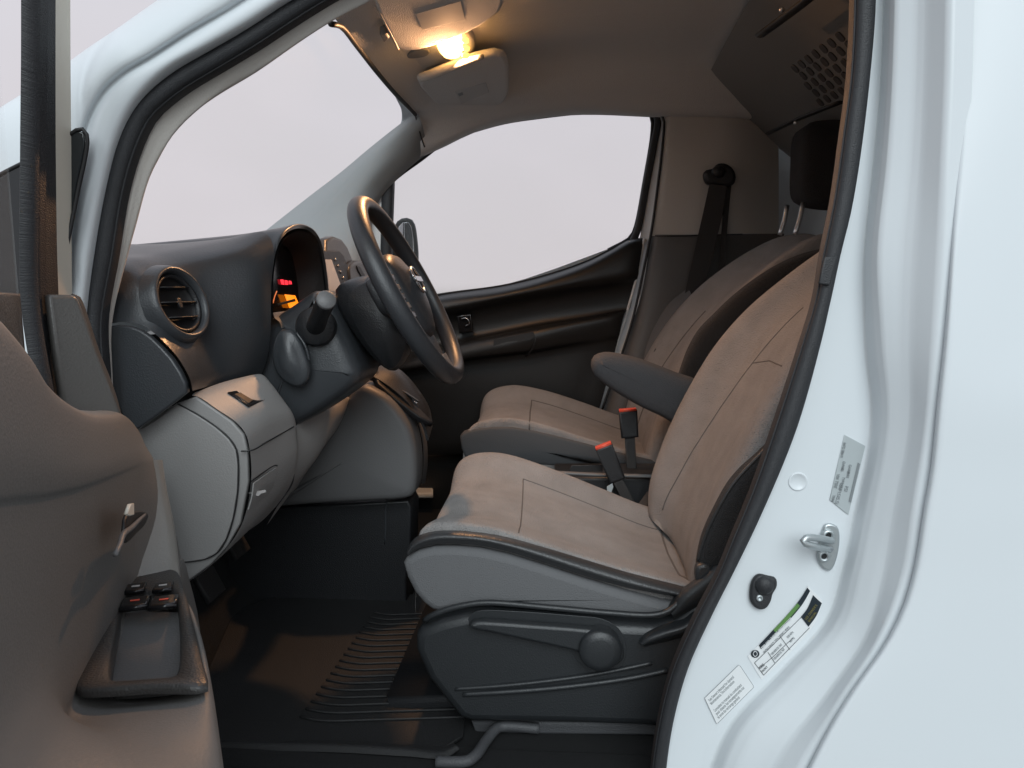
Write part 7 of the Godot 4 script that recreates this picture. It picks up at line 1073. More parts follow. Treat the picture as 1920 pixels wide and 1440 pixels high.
func driver_seat() -> void:
	var s := thing("seat", "brown-grey cloth driver's seat with grey side and black lever, nearest the door", "car seat", Vector3(0.05, 0.5, -1.44), "front seats of the van")
	# cushion, its cloth top running forward over the front roll
	var g := seat_block([-.245, -.243, -.232, -.205, -.16, -.10, 0.0, .10, .20, .30], [-.53, -.442, -.407, -.396, -.396, -.405, -.436, -.466, -.491, -.51], [-.52, -.44, -.40, -.378, -.370, -.378, -.412, -.452, -.492, -.51], 1.205, 1.69, .022, .10)
	var cushion := part(s, "seat_cushion", skin(g), M.fabric, "brown-grey cloth cushion")
	part(cushion, "cross_seam", seam_line(g, [Vector2(0.18, 5.35), Vector2(0.5, 5.3), Vector2(0.694, 5.25)], 0.0013), M.seam)
	part(cushion, "side_seam", seam_line(g, [Vector2(0.694, 5.25), Vector2(0.69, 7.0), Vector2(0.685, 9.0)], 0.0013), M.seam)
	part(cushion, "rear_fold", seam_line(g, [Vector2(0.69, 8.25), Vector2(0.5, 8.2), Vector2(0.19, 8.3)], 0.0022), M.seam)
	part(s, "seat_piping", loft([
		[Vector3(-0.2572, 0.7649, -1.2050), Vector3(-0.2495, 0.7802, -1.2050), Vector3(-0.2328, 0.7919, -1.2050), Vector3(-0.2033, 0.7991, -1.2050), Vector3(-0.1668, 0.7999, -1.2050), Vector3(-0.1277, 0.7970, -1.2050), Vector3(-0.0823, 0.7895, -1.2050), Vector3(-0.0236, 0.7741, -1.2050), Vector3(0.0395, 0.7559, -1.2050), Vector3(0.1113, 0.7352, -1.2050), Vector3(0.1739, 0.7200, -1.2050), Vector3(0.2203, 0.7091, -1.2050)],
		[Vector3(-0.2532, 0.7690, -1.1860), Vector3(-0.2457, 0.7822, -1.1860), Vector3(-0.2292, 0.7928, -1.1860), Vector3(-0.2002, 0.8008, -1.1860), Vector3(-0.1642, 0.8016, -1.1860), Vector3(-0.1257, 0.7987, -1.1860), Vector3(-0.0811, 0.7905, -1.1860), Vector3(-0.0232, 0.7753, -1.1860), Vector3(0.0389, 0.7565, -1.1860), Vector3(0.1097, 0.7361, -1.1860), Vector3(0.1714, 0.7202, -1.1860), Vector3(0.2153, 0.7103, -1.1860)],
		[Vector3(-0.2515, 0.7673, -1.1780), Vector3(-0.2432, 0.7777, -1.1780), Vector3(-0.2278, 0.7872, -1.1780), Vector3(-0.1990, 0.7943, -1.1780), Vector3(-0.1632, 0.7951, -1.1780), Vector3(-0.1249, 0.7923, -1.1780), Vector3(-0.0805, 0.7832, -1.1780), Vector3(-0.0230, 0.7662, -1.1780), Vector3(0.0388, 0.7467, -1.1780), Vector3(0.1092, 0.7264, -1.1780), Vector3(0.1705, 0.7125, -1.1780), Vector3(0.2106, 0.7053, -1.1780)],
		[Vector3(-0.2542, 0.7573, -1.1900), Vector3(-0.2440, 0.7669, -1.1900), Vector3(-0.2284, 0.7747, -1.1900), Vector3(-0.2011, 0.7809, -1.1900), Vector3(-0.1649, 0.7817, -1.1900), Vector3(-0.1262, 0.7789, -1.1900), Vector3(-0.0813, 0.7697, -1.1900), Vector3(-0.0232, 0.7525, -1.1900), Vector3(0.0393, 0.7328, -1.1900), Vector3(0.1104, 0.7142, -1.1900), Vector3(0.1723, 0.7029, -1.1900), Vector3(0.2111, 0.6965, -1.1900)]], 40, 5), M.piping, "dark smooth edge strip of the cushion")
	part(s, "cushion_side", slab([Vector3(-0.2617, 0.7462, -1.2250), Vector3(-0.2539, 0.7579, -1.2250), Vector3(-0.2350, 0.7679, -1.2250), Vector3(-0.2069, 0.7753, -1.2250), Vector3(-0.1697, 0.7761, -1.2250), Vector3(-0.1299, 0.7732, -1.2250), Vector3(-0.0837, 0.7637, -1.2250), Vector3(-0.0239, 0.7461, -1.2250), Vector3(0.0404, 0.7257, -1.2250), Vector3(0.1136, 0.7047, -1.2250), Vector3(0.1728, 0.6900, -1.2250), Vector3(0.2226, 0.6838, -1.2250), Vector3(0.1691, 0.6574, -1.2250), Vector3(0.1481, 0.6587, -1.2250), Vector3(0.0778, 0.6634, -1.2250), Vector3(-0.0050, 0.6659, -1.2250), Vector3(-0.0791, 0.6716, -1.2250), Vector3(-0.1229, 0.6733, -1.2250), Vector3(-0.1613, 0.6693, -1.2250), Vector3(-0.1989, 0.6614, -1.2250), Vector3(-0.2121, 0.6640, -1.2250), Vector3(-0.2270, 0.6753, -1.2250), Vector3(-0.2427, 0.6943, -1.2250), Vector3(-0.2555, 0.7212, -1.2250)], Vector3(0, 0, 0.04), 0.012, 0), M.fabric_side, "plain grey side of the cushion")
	# plastic side cover with lever and knob
	var cover := part(s, "side_cover", slab([Vector3(-0.2371, 0.6306, -1.2150), Vector3(-0.2257, 0.6436, -1.2150), Vector3(-0.1936, 0.6572, -1.2150), Vector3(-0.1525, 0.6680, -1.2150), Vector3(-0.1182, 0.6719, -1.2150), Vector3(-0.0049, 0.6655, -1.2150), Vector3(0.0863, 0.6604, -1.2150), Vector3(0.1615, 0.6588, -1.2150), Vector3(0.1874, 0.6662, -1.2150), Vector3(0.2075, 0.6838, -1.2150), Vector3(0.2293, 0.7033, -1.2150), Vector3(0.2644, 0.7174, -1.2150), Vector3(0.3354, 0.7099, -1.2150), Vector3(0.3447, 0.4756, -1.2150), Vector3(0.1995, 0.4768, -1.2150), Vector3(0.1509, 0.4809, -1.2150), Vector3(-0.0036, 0.4799, -1.2150), Vector3(-0.1444, 0.4765, -1.2150), Vector3(-0.1633, 0.4828, -1.2150), Vector3(-0.1821, 0.5061, -1.2150), Vector3(-0.2175, 0.5525, -1.2150), Vector3(-0.2385, 0.6032, -1.2150)], Vector3(0, 0, 0.052), 0.016, 0), M.seat_plastic, "dark plastic side cover of the seat")
	part(cover, "cover_ridge", tube([Vector3(-0.2225, 0.6556, -1.1680), Vector3(-0.2123, 0.6652, -1.1620), Vector3(-0.1831, 0.6790, -1.1600), Vector3(-0.1439, 0.6894, -1.1600), Vector3(-0.1129, 0.6930, -1.1600), Vector3(-0.0047, 0.6869, -1.1600), Vector3(0.0825, 0.6812, -1.1600), Vector3(0.1542, 0.6796, -1.1600), Vector3(0.1793, 0.6858, -1.1620), Vector3(0.2034, 0.7048, -1.1660), Vector3(0.2294, 0.7219, -1.1700)], 0.005, 60, 8), M.seat_plastic)
	part(cover, "lower_crease", tube([Vector3(-0.1717, 0.5372, -1.1640), Vector3(-0.1019, 0.5462, -1.1610), Vector3(-0.0304, 0.5569, -1.1600), Vector3(0.0491, 0.5710, -1.1600), Vector3(0.1102, 0.5852, -1.1600), Vector3(0.1555, 0.5959, -1.1620)], 0.0035, 40, 8), M.seat_plastic)
	part(cover, "lower_ridge", tube([Vector3(-0.1582, 0.5282, -1.1640), Vector3(-0.0928, 0.5367, -1.1600), Vector3(-0.0214, 0.5455, -1.1590), Vector3(0.0580, 0.5578, -1.1590), Vector3(0.1280, 0.5709, -1.1600), Vector3(0.1819, 0.5838, -1.1620)], 0.0045, 40, 8), M.seat_plastic)
	part(cover, "lever_recess", slab([Vector3(-0.1481, 0.6627, -1.1635), Vector3(-0.1426, 0.6722, -1.1635), Vector3(-0.1284, 0.6781, -1.1635), Vector3(-0.0751, 0.6787, -1.1635), Vector3(0.0305, 0.6735, -1.1635), Vector3(0.0742, 0.6693, -1.1635), Vector3(0.0988, 0.6553, -1.1635), Vector3(0.1114, 0.6336, -1.1635), Vector3(0.1120, 0.6002, -1.1635), Vector3(0.0932, 0.5753, -1.1635), Vector3(0.0598, 0.5741, -1.1635), Vector3(0.0348, 0.5939, -1.1635), Vector3(0.0134, 0.6212, -1.1635), Vector3(-0.0751, 0.6407, -1.1635), Vector3(-0.1428, 0.6480, -1.1635)], Vector3(0, 0, 0.0015), 0.001, 60), M.seat_plastic)
	part(cover, "height_lever", slab([Vector3(-0.1452, 0.6579, -1.1620), Vector3(-0.1407, 0.6636, -1.1620), Vector3(-0.1283, 0.6668, -1.1620), Vector3(-0.1016, 0.6666, -1.1620), Vector3(-0.0397, 0.6638, -1.1620), Vector3(0.0306, 0.6604, -1.1620), Vector3(0.0656, 0.6568, -1.1620), Vector3(0.0901, 0.6484, -1.1620), Vector3(0.1061, 0.6286, -1.1620), Vector3(0.1082, 0.6101, -1.1620), Vector3(0.0927, 0.5966, -1.1620), Vector3(0.0575, 0.6094, -1.1620), Vector3(0.0328, 0.6188, -1.1620), Vector3(-0.0043, 0.6269, -1.1620), Vector3(-0.0573, 0.6373, -1.1620), Vector3(-0.1106, 0.6478, -1.1620), Vector3(-0.1373, 0.6526, -1.1620)], Vector3(0, 0, 0.018), 0.006, 70), M.seat_plastic, "long height lever")
	part(cover, "recline_knob", lathe([Vector2(0.034, -0.018), Vector2(0.0345, 0.004), Vector2(0.032, 0.009), Vector2(0.020, 0.0115), Vector2(0.0, 0.0125)], Vector3(0.0693, 0.6264, -1.1420), Vector3(0, 0, 1), 44), M.seat_plastic, "round knob at the end of the lever")
	part(cover, "hinge_cover", loft([
		[Vector3(0.1330, 0.6311, -1.1700), Vector3(0.1414, 0.6443, -1.1700), Vector3(0.1707, 0.6581, -1.1700), Vector3(0.2050, 0.6720, -1.1700), Vector3(0.2218, 0.6871, -1.1700)], [Vector3(0.1343, 0.6354, -1.1500), Vector3(0.1441, 0.6458, -1.1480), Vector3(0.1709, 0.6585, -1.1460), Vector3(0.2045, 0.6704, -1.1460), Vector3(0.2209, 0.6834, -1.1500)], [Vector3(0.1393, 0.6329, -1.1480), Vector3(0.1526, 0.6398, -1.1460), Vector3(0.1761, 0.6483, -1.1450), Vector3(0.2064, 0.6601, -1.1450), Vector3(0.2237, 0.6745, -1.1500)], [Vector3(0.1455, 0.6184, -1.1700), Vector3(0.1594, 0.6226, -1.1700), Vector3(0.1854, 0.6290, -1.1700), Vector3(0.2145, 0.6410, -1.1700), Vector3(0.2331, 0.6563, -1.1700)]], 20, 5), M.seat_plastic)
	part(s, "recliner_arm", loft([
		[Vector3(0.1817, 0.6790, -1.1900), Vector3(0.1969, 0.7035, -1.1900), Vector3(0.2156, 0.7216, -1.1900), Vector3(0.2326, 0.7358, -1.1900), Vector3(0.2494, 0.7546, -1.1900)], [Vector3(0.1832, 0.6846, -1.1650), Vector3(0.1984, 0.7100, -1.1620), Vector3(0.2175, 0.7285, -1.1620), Vector3(0.2357, 0.7434, -1.1620), Vector3(0.2569, 0.7643, -1.1650)], [Vector3(0.1878, 0.6779, -1.1600), Vector3(0.2109, 0.6976, -1.1580), Vector3(0.2359, 0.7145, -1.1580), Vector3(0.2607, 0.7313, -1.1580), Vector3(0.2852, 0.7668, -1.1600)], [Vector3(0.1965, 0.6514, -1.1900), Vector3(0.2261, 0.6616, -1.1900), Vector3(0.2608, 0.6720, -1.1900), Vector3(0.2953, 0.6822, -1.1900), Vector3(0.3285, 0.7200, -1.1900)]], 24, 5), M.seat_plastic)
	part(s, "arm_tab", slab([Vector3(0.2234, 0.7521, -1.1900), Vector3(0.2267, 0.7595, -1.1900), Vector3(0.2370, 0.7634, -1.1900), Vector3(0.2457, 0.7609, -1.1900), Vector3(0.2495, 0.7528, -1.1900), Vector3(0.2506, 0.7179, -1.1900), Vector3(0.2295, 0.7247, -1.1900)], Vector3(0, 0, 0.02), 0.006, 24), M.piping)
	part(s, "seat_rail", slab([Vector3(-0.1484, 0.4605, -1.2400), Vector3(0.2034, 0.4680, -1.2400), Vector3(0.2040, 0.4479, -1.2400), Vector3(-0.0035, 0.4417, -1.2400), Vector3(-0.1408, 0.4373, -1.2400)], Vector3(0, 0, 0.045), 0.005), M.painted_steel, "long dark seat rail")
	part(s, "rail_foot", slab([Vector3(-0.0951, 0.4258, -1.2600), Vector3(0.0197, 0.4283, -1.2600), Vector3(0.0180, 0.3971, -1.2600), Vector3(-0.0971, 0.3944, -1.2600)], Vector3(0, 0, 0.04), 0.006), M.black)
	part(s, "slide_bar", tube([Vector3(-0.0308, 0.4555, -1.1900), Vector3(-0.0857, 0.4613, -1.1850), Vector3(-0.1000, 0.4609, -1.1800), Vector3(-0.1168, 0.4592, -1.1450), Vector3(-0.1296, 0.4618, -1.1000), Vector3(-0.1415, 0.4613, -1.0850), Vector3(-0.1633, 0.4605, -1.0820), Vector3(-0.1909, 0.4595, -1.0830)], 0.009, 40, 10), M.painted_steel, "bent black slide bar under the seat")
	part(s, "seat_base", slab([Vector3(-0.3104, 0.4704, -1.6600), Vector3(0.2525, 0.5120, -1.6600), Vector3(0.2602, 0.2088, -1.6600), Vector3(-0.2364, 0.1894, -1.6600)], Vector3(0, 0, 0.42), 0.01), M.black)
	part(s, "floor_bracket", slab([Vector3(-0.1200, 0.4430, -1.2800), Vector3(0.2800, 0.4430, -1.2800), Vector3(0.2800, 0.4430, -1.6600), Vector3(-0.1200, 0.4430, -1.6600)], Vector3(0, 0.06, 0), 0.01), M.black)
	# backrest: sections from its foot up to the shoulder, each closed
	var rows := []
	# front x, height, near depth, far depth, thickness
	for q in [[.212, -.50, 1.205, 1.66, .10], [.215, -.44, 1.20, 1.672, .11], [.232, -.38, 1.197, 1.682, .12], [.262, -.30, 1.195, 1.688, .125], [.303, -.21, 1.196, 1.684, .125], [.35, -.12, 1.205, 1.665, .12], [.405, -.04, 1.22, 1.625, .115], [.47, .03, 1.24, 1.57, .11], [.54, .09, 1.265, 1.53, .10], [.60, .125, 1.29, 1.50, .08], [.64, .13, 1.32, 1.47, .04]]:
		var row := []
		for p in [[0.0, 1.0], [0.0, 0.5], [0.004, 0.28], [0.03, 0.18], [0.14, 0.18], [0.2, 0.22], [0.28, 0.27], [0.5, 0.30], [0.68, 0.27], [0.77, 0.14], [0.87, -0.08], [0.95, -0.1], [0.988, 0.1], [1.0, 0.5], [1.0, 1.0], [0.5, 1.15]]:
			var deep: float = q[4] * p[1]
			row.append(Vector3(q[0] + deep * 0.88, 1.2 + q[1] - deep * 0.47, -lerpf(q[2], q[3], p[0])))
		rows.append(row)
	g = surface(rows, 80, 4, true)
	var back := part(s, "backrest", skin(g, true), M.fabric, "brown-grey cloth backrest")
	part(back, "insert_seam", seam_line(g, [Vector2(0.40, 0.7), Vector2(0.388, 1.6), Vector2(0.372, 2.8), Vector2(0.35, 4.0), Vector2(0.325, 5.0)], 0.0013), M.seam)
	part(back, "shoulder_seam", seam_line(g, [Vector2(0.325, 5.0), Vector2(0.318, 5.6), Vector2(0.31, 6.4)], 0.0014), M.seam)
	part(back, "upper_seam", seam_line(g, [Vector2(0.325, 5.0), Vector2(0.25, 5.15), Vector2(0.13, 5.1)], 0.0012), M.seam)
	part(s, "backrest_side", loft([
		[Vector3(0.2319, 0.7334, -1.2150), Vector3(0.2323, 0.7644, -1.2120), Vector3(0.2391, 0.8048, -1.2080), Vector3(0.2578, 0.8544, -1.2050), Vector3(0.2789, 0.8954, -1.2050), Vector3(0.3069, 0.9298, -1.2050), Vector3(0.3355, 0.9621, -1.2050), Vector3(0.3735, 1.0004, -1.2100)], [Vector3(0.2294, 0.7405, -1.1920), Vector3(0.2329, 0.7714, -1.1880), Vector3(0.2424, 0.8088, -1.1850), Vector3(0.2616, 0.8567, -1.1820), Vector3(0.2831, 0.8961, -1.1820), Vector3(0.3105, 0.9299, -1.1820), Vector3(0.3393, 0.9616, -1.1820), Vector3(0.3794, 0.9969, -1.1900)], [Vector3(0.2378, 0.7497, -1.1830), Vector3(0.2415, 0.7712, -1.1790), Vector3(0.2518, 0.8049, -1.1760), Vector3(0.2719, 0.8505, -1.1740), Vector3(0.2942, 0.8878, -1.1740), Vector3(0.3213, 0.9215, -1.1740), Vector3(0.3522, 0.9526, -1.1760), Vector3(0.3931, 0.9893, -1.1850)], [Vector3(0.2830, 0.7519, -1.1850), Vector3(0.2902, 0.7713, -1.1820), Vector3(0.3057, 0.7994, -1.1800), Vector3(0.3297, 0.8356, -1.1800), Vector3(0.3617, 0.8768, -1.1800), Vector3(0.3932, 0.9176, -1.1800), Vector3(0.4267, 0.9465, -1.1850), Vector3(0.4702, 0.9798, -1.1950)], [Vector3(0.3205, 0.7355, -1.2300), Vector3(0.3286, 0.7545, -1.2300), Vector3(0.3540, 0.7832, -1.2300), Vector3(0.3789, 0.8208, -1.2300), Vector3(0.4206, 0.8639, -1.2300), Vector3(0.4531, 0.9064, -1.2300), Vector3(0.4859, 0.9375, -1.2300), Vector3(0.5266, 0.9738, -1.2300)]], 40, 5), M.fabric_dark, "charcoal cloth side of the backrest")
	part(s, "side_piping", tube([Vector3(0.2297, 0.7622, -1.1880), Vector3(0.2405, 0.8082, -1.1840), Vector3(0.2597, 0.8561, -1.1810), Vector3(0.2812, 0.8954, -1.1810), Vector3(0.3086, 0.9292, -1.1810), Vector3(0.3374, 0.9609, -1.1810), Vector3(0.3774, 0.9962, -1.1890)], 0.003, 40, 8), M.piping)
	var rest := part(s, "arm_rest", slab([Vector3(0.0753, 1.0296, -1.8000), Vector3(0.0790, 1.0479, -1.8000), Vector3(0.0918, 1.0571, -1.8000), Vector3(0.1123, 1.0611, -1.8000), Vector3(0.1368, 1.0586, -1.8000), Vector3(0.1949, 1.0446, -1.8000), Vector3(0.2724, 1.0152, -1.8000), Vector3(0.3369, 0.9897, -1.8000), Vector3(0.3636, 0.9495, -1.8000), Vector3(0.3403, 0.8770, -1.8000), Vector3(0.2782, 0.8895, -1.8000), Vector3(0.2468, 0.9076, -1.8000), Vector3(0.1920, 0.9335, -1.8000), Vector3(0.1319, 0.9684, -1.8000), Vector3(0.0978, 0.9931, -1.8000), Vector3(0.0821, 1.0087, -1.8000)], Vector3(0, 0, 0.075), 0.026, 60, 0.004), M.arm_cloth, "grey folding arm rest")
	part(rest, "arm_rest_seam", tube([Vector3(0.0905, 1.0552, -1.7750), Vector3(0.0831, 1.0397, -1.7750), Vector3(0.0859, 1.0192, -1.7750), Vector3(0.0964, 1.0012, -1.7750)], 0.0012, 12, 6), M.seam)
	var belt := thing("belt_buckle", "black seat belt buckle with red button, nearer the driver's seat", "belt buckle", Vector3(0.1684, 0.7030, -1.7200), "red-topped belt buckles")
	buckle(belt, Vector3(0.1054, 0.8423, -1.7350), Vector3(0.1396, 0.7597, -1.7350), Vector3(0.1814, 0.6836, -1.7200), 0.021)
	belt = thing("belt_buckle_001", "black seat belt buckle with red button, beside the passenger cushion and upright", "belt buckle", Vector3(0.1864, 0.7488, -1.8800), "red-topped belt buckles")
	buckle(belt, Vector3(0.1743, 0.9040, -1.8850), Vector3(0.1811, 0.8346, -1.8850), Vector3(0.1878, 0.7488, -1.8800), 0.0235)

func buckle(o: Node3D, top: Vector3, low: Vector3, foot: Vector3, half: float) -> void:
	var up := (top - low).normalized()
	var side := up.cross(Vector3.BACK).normalized() * half
	part(o, "buckle_body", slab([low - side * 0.92, low + side * 0.92, top + side, top - side], Vector3(0, 0, 0.026), 0.005), M.black)
	part(o, "release_button", slab([top - side * 0.93 - up * 0.004 + Vector3(0, 0, 0.004), top + side * 0.93 - up * 0.004 + Vector3(0, 0, 0.004), top + side * 0.93 - up * 0.004 + Vector3(0, 0, 0.024), top - side * 0.93 - up * 0.004 + Vector3(0, 0, 0.024)], up * 0.009, 0.002), M.red, "red release button")
	part(o, "buckle_stalk", slab([foot - side * 0.55, foot + side * 0.55, low + side * 0.55, low - side * 0.55], Vector3(0, 0, 0.014), 0.004), M.belt)

func passenger_seat() -> void:
	var s := thing("seat_001", "brown-grey cloth passenger seat with dark sides, on the far side", "car seat", Vector3(0.1, 0.5, -2.15), "front seats of the van")
	var g := seat_block([-.262, -.258, -.245, -.215, -.17, -.12, -.03, .08, .19, .30], [-.50, -.42, -.375, -.352, -.342, -.342, -.36, -.395, -.425, -.45], [-.50, -.40, -.345, -.318, -.306, -.306, -.325, -.36, -.40, -.43], 1.95, 2.42, .024, .13)
	var cushion := part(s, "seat_cushion", skin(g), M.fabric, "brown-grey cloth cushion")
	part(cushion, "cross_seam", seam_line(g, [Vector2(0.16, 5.5), Vector2(0.5, 5.4), Vector2(0.675, 5.4)], 0.002), M.seam)
	part(cushion, "side_seam", seam_line(g, [Vector2(0.675, 5.4), Vector2(0.67, 7.0), Vector2(0.665, 9.0)], 0.002), M.seam)
	part(s, "cushion_side", slab([Vector3(-0.2671, 0.8174, -1.9900), Vector3(-0.2581, 0.8265, -1.9900), Vector3(-0.2285, 0.8373, -1.9900), Vector3(-0.1799, 0.8438, -1.9900), Vector3(-0.1256, 0.8444, -1.9900), Vector3(-0.0700, 0.8362, -1.9900), Vector3(0.0030, 0.8193, -1.9900), Vector3(0.0758, 0.8009, -1.9900), Vector3(0.1630, 0.7784, -1.9900), Vector3(0.2643, 0.7561, -1.9900), Vector3(0.2946, 0.6942, -1.9900), Vector3(0.1930, 0.7224, -1.9900), Vector3(0.0621, 0.7353, -1.9900), Vector3(-0.0697, 0.7423, -1.9900), Vector3(-0.1580, 0.7470, -1.9900), Vector3(-0.2394, 0.7518, -1.9900), Vector3(-0.2527, 0.7576, -1.9900), Vector3(-0.2630, 0.7815, -1.9900)], Vector3(0, 0, 0.045), 0.008, 0, 0.004), M.cushion_dark, "dark smooth side of the passenger cushion")
	part(s, "seat_base", slab([Vector3(-0.2927, 0.6791, -2.3600), Vector3(0.3476, 0.6706, -2.3600), Vector3(0.3507, 0.5470, -2.3600), Vector3(-0.2583, 0.5360, -2.3600)], Vector3(0, 0, 0.36), 0.01), M.black)
	part(s, "leg_frame", slab([Vector3(-0.1000, 0.4430, -2.0000), Vector3(0.3000, 0.4430, -2.0000), Vector3(0.3000, 0.4430, -2.3600), Vector3(-0.1000, 0.4430, -2.3600)], Vector3(0, 0.18, 0), 0.01), M.black)
	var rows := []
	for q in [[.215, -.46, 1.95, 2.39, .12], [.222, -.40, 1.945, 2.40, .13], [.245, -.32, 1.94, 2.41, .14], [.275, -.24, 1.94, 2.41, .145], [.315, -.16, 1.94, 2.40, .145], [.365, -.08, 1.945, 2.385, .14], [.43, .0, 1.955, 2.36, .135], [.50, .065, 1.965, 2.32, .13], [.575, .12, 1.975, 2.28, .12], [.64, .155, 1.985, 2.24, .10], [.70, .165, 2.0, 2.21, .07], [.74, .155, 2.02, 2.18, .03]]:
		var row := []
		for p in [[0.0, 1.0], [0.0, 0.5], [0.004, 0.28], [0.03, 0.18], [0.14, 0.18], [0.2, 0.22], [0.28, 0.27], [0.5, 0.30], [0.68, 0.27], [0.77, 0.14], [0.87, -0.08], [0.95, -0.1], [0.988, 0.1], [1.0, 0.5], [1.0, 1.0], [0.5, 1.15]]:
			var deep: float = q[4] * p[1]
			row.append(Vector3(q[0] + deep * 0.82, 1.2 + q[1] - deep * 0.57, -lerpf(q[2], q[3], p[0])))
		rows.append(row)
	g = surface(rows, 80, 4, true)
	var back := part(s, "backrest", skin(g, true), M.fabric, "brown-grey cloth backrest")
	part(back, "insert_seam", seam_line(g, [Vector2(0.385, 1.0), Vector2(0.38, 3.5), Vector2(0.36, 5.6)], 0.002), M.seam)
	part(s, "backrest_side", loft([
		[Vector3(0.2928, 0.9041, -1.9650), Vector3(0.3059, 0.9620, -1.9600), Vector3(0.3190, 1.0122, -1.9550), Vector3(0.3340, 1.0573, -1.9530), Vector3(0.3601, 1.1062, -1.9530), Vector3(0.3984, 1.1478, -1.9530), Vector3(0.4405, 1.1904, -1.9530), Vector3(0.4966, 1.2355, -1.9570), Vector3(0.5644, 1.2777, -1.9650), Vector3(0.6334, 1.3051, -1.9750), Vector3(0.7224, 1.3233, -1.9900)], [Vector3(0.2918, 0.9038, -1.9300), Vector3(0.3061, 0.9607, -1.9250), Vector3(0.3207, 1.0085, -1.9220), Vector3(0.3367, 1.0515, -1.9200), Vector3(0.3624, 1.0982, -1.9200), Vector3(0.4000, 1.1405, -1.9200), Vector3(0.4413, 1.1825, -1.9200), Vector3(0.4965, 1.2268, -1.9240), Vector3(0.5632, 1.2684, -1.9320), Vector3(0.6312, 1.2954, -1.9420), Vector3(0.7187, 1.3107, -1.9600)], [Vector3(0.3141, 0.8887, -1.9200), Vector3(0.3296, 0.9454, -1.9160), Vector3(0.3469, 0.9929, -1.9140), Vector3(0.3643, 1.0317, -1.9120), Vector3(0.3924, 1.0756, -1.9120), Vector3(0.4311, 1.1179, -1.9120), Vector3(0.4748, 1.1598, -1.9120), Vector3(0.5297, 1.2027, -1.9160), Vector3(0.5962, 1.2441, -1.9240), Vector3(0.6587, 1.2709, -1.9340), Vector3(0.7427, 1.2860, -1.9500)], [Vector3(0.3947, 0.7829, -1.9300), Vector3(0.4187, 0.8552, -1.9250), Vector3(0.4434, 0.9121, -1.9220), Vector3(0.4814, 0.9683, -1.9200), Vector3(0.5335, 1.0100, -1.9200), Vector3(0.5852, 1.0514, -1.9200), Vector3(0.6364, 1.0924, -1.9200), Vector3(0.6886, 1.1329, -1.9240), Vector3(0.7413, 1.1732, -1.9300), Vector3(0.7963, 1.2000, -1.9400), Vector3(0.8567, 1.2135, -1.9600)], [Vector3(0.4380, 0.7534, -2.0000), Vector3(0.4640, 0.8275, -2.0000), Vector3(0.4901, 0.8862, -2.0000), Vector3(0.5301, 0.9445, -2.0000), Vector3(0.5843, 0.9880, -2.0000), Vector3(0.6379, 1.0312, -2.0000), Vector3(0.6911, 1.0739, -2.0000), Vector3(0.7439, 1.1163, -2.0000), Vector3(0.7962, 1.1583, -2.0000), Vector3(0.8488, 1.1862, -2.0000), Vector3(0.9020, 1.2000, -2.0000)]], 44, 5), M.fabric_dark, "charcoal cloth side of the passenger backrest")
	part(s, "backrest_far_side", loft([
		[Vector3(0.2724, 0.9894, -2.4200), Vector3(0.2878, 1.0445, -2.4300), Vector3(0.3168, 1.1136, -2.4400), Vector3(0.3599, 1.1742, -2.4400), Vector3(0.4134, 1.2171, -2.4400)], [Vector3(0.2829, 0.9783, -2.3900), Vector3(0.3032, 1.0379, -2.4000), Vector3(0.3335, 1.1045, -2.4100), Vector3(0.3728, 1.1592, -2.4100), Vector3(0.4190, 1.1966, -2.4100)], [Vector3(0.3009, 0.9735, -2.3700), Vector3(0.3233, 1.0231, -2.3700), Vector3(0.3554, 1.0791, -2.3700), Vector3(0.3910, 1.1197, -2.3700), Vector3(0.4234, 1.1499, -2.3700)]], 16, 5), M.fabric_side, "grey side of the passenger backrest next to the door")  # grey outer side of the passenger backrest, part of the seat itself
	part(s, "hook", tube([Vector3(0.2932, 0.9642, -2.3600), Vector3(0.2965, 1.0033, -2.3400), Vector3(0.3085, 1.0306, -2.3350), Vector3(0.3195, 1.0135, -2.3400), Vector3(0.3100, 0.9643, -2.3600)], 0.006, 16, 8), M.piping)
	part(s, "head_restraint", slab([Vector3(0.6435, 1.6310, -2.2000), Vector3(0.6603, 1.6512, -2.2000), Vector3(0.7011, 1.6593, -2.2000), Vector3(0.7597, 1.6585, -2.2000), Vector3(0.8188, 1.6461, -2.2000), Vector3(0.8404, 1.5731, -2.2000), Vector3(0.8373, 1.4703, -2.2000), Vector3(0.8155, 1.4379, -2.2000), Vector3(0.7269, 1.4325, -2.2000), Vector3(0.6698, 1.4449, -2.2000), Vector3(0.6481, 1.4629, -2.2000), Vector3(0.6408, 1.5606, -2.2000)], Vector3(0, 0, 0.14), 0.03, 50, 0.006), M.fabric_dark, "charcoal head restraint on two steel posts")
	for p in [[Vector3(0.6056, 1.3611, -2.1200), Vector3(0.6170, 1.3977, -2.1250), Vector3(0.6252, 1.4416, -2.1300)], [Vector3(0.6338, 1.3579, -2.0800), Vector3(0.6462, 1.3980, -2.0850), Vector3(0.6556, 1.4438, -2.0900)]]:
		part(s, "restraint_post", tube(p, 0.0065, 6, 12), M.steel)

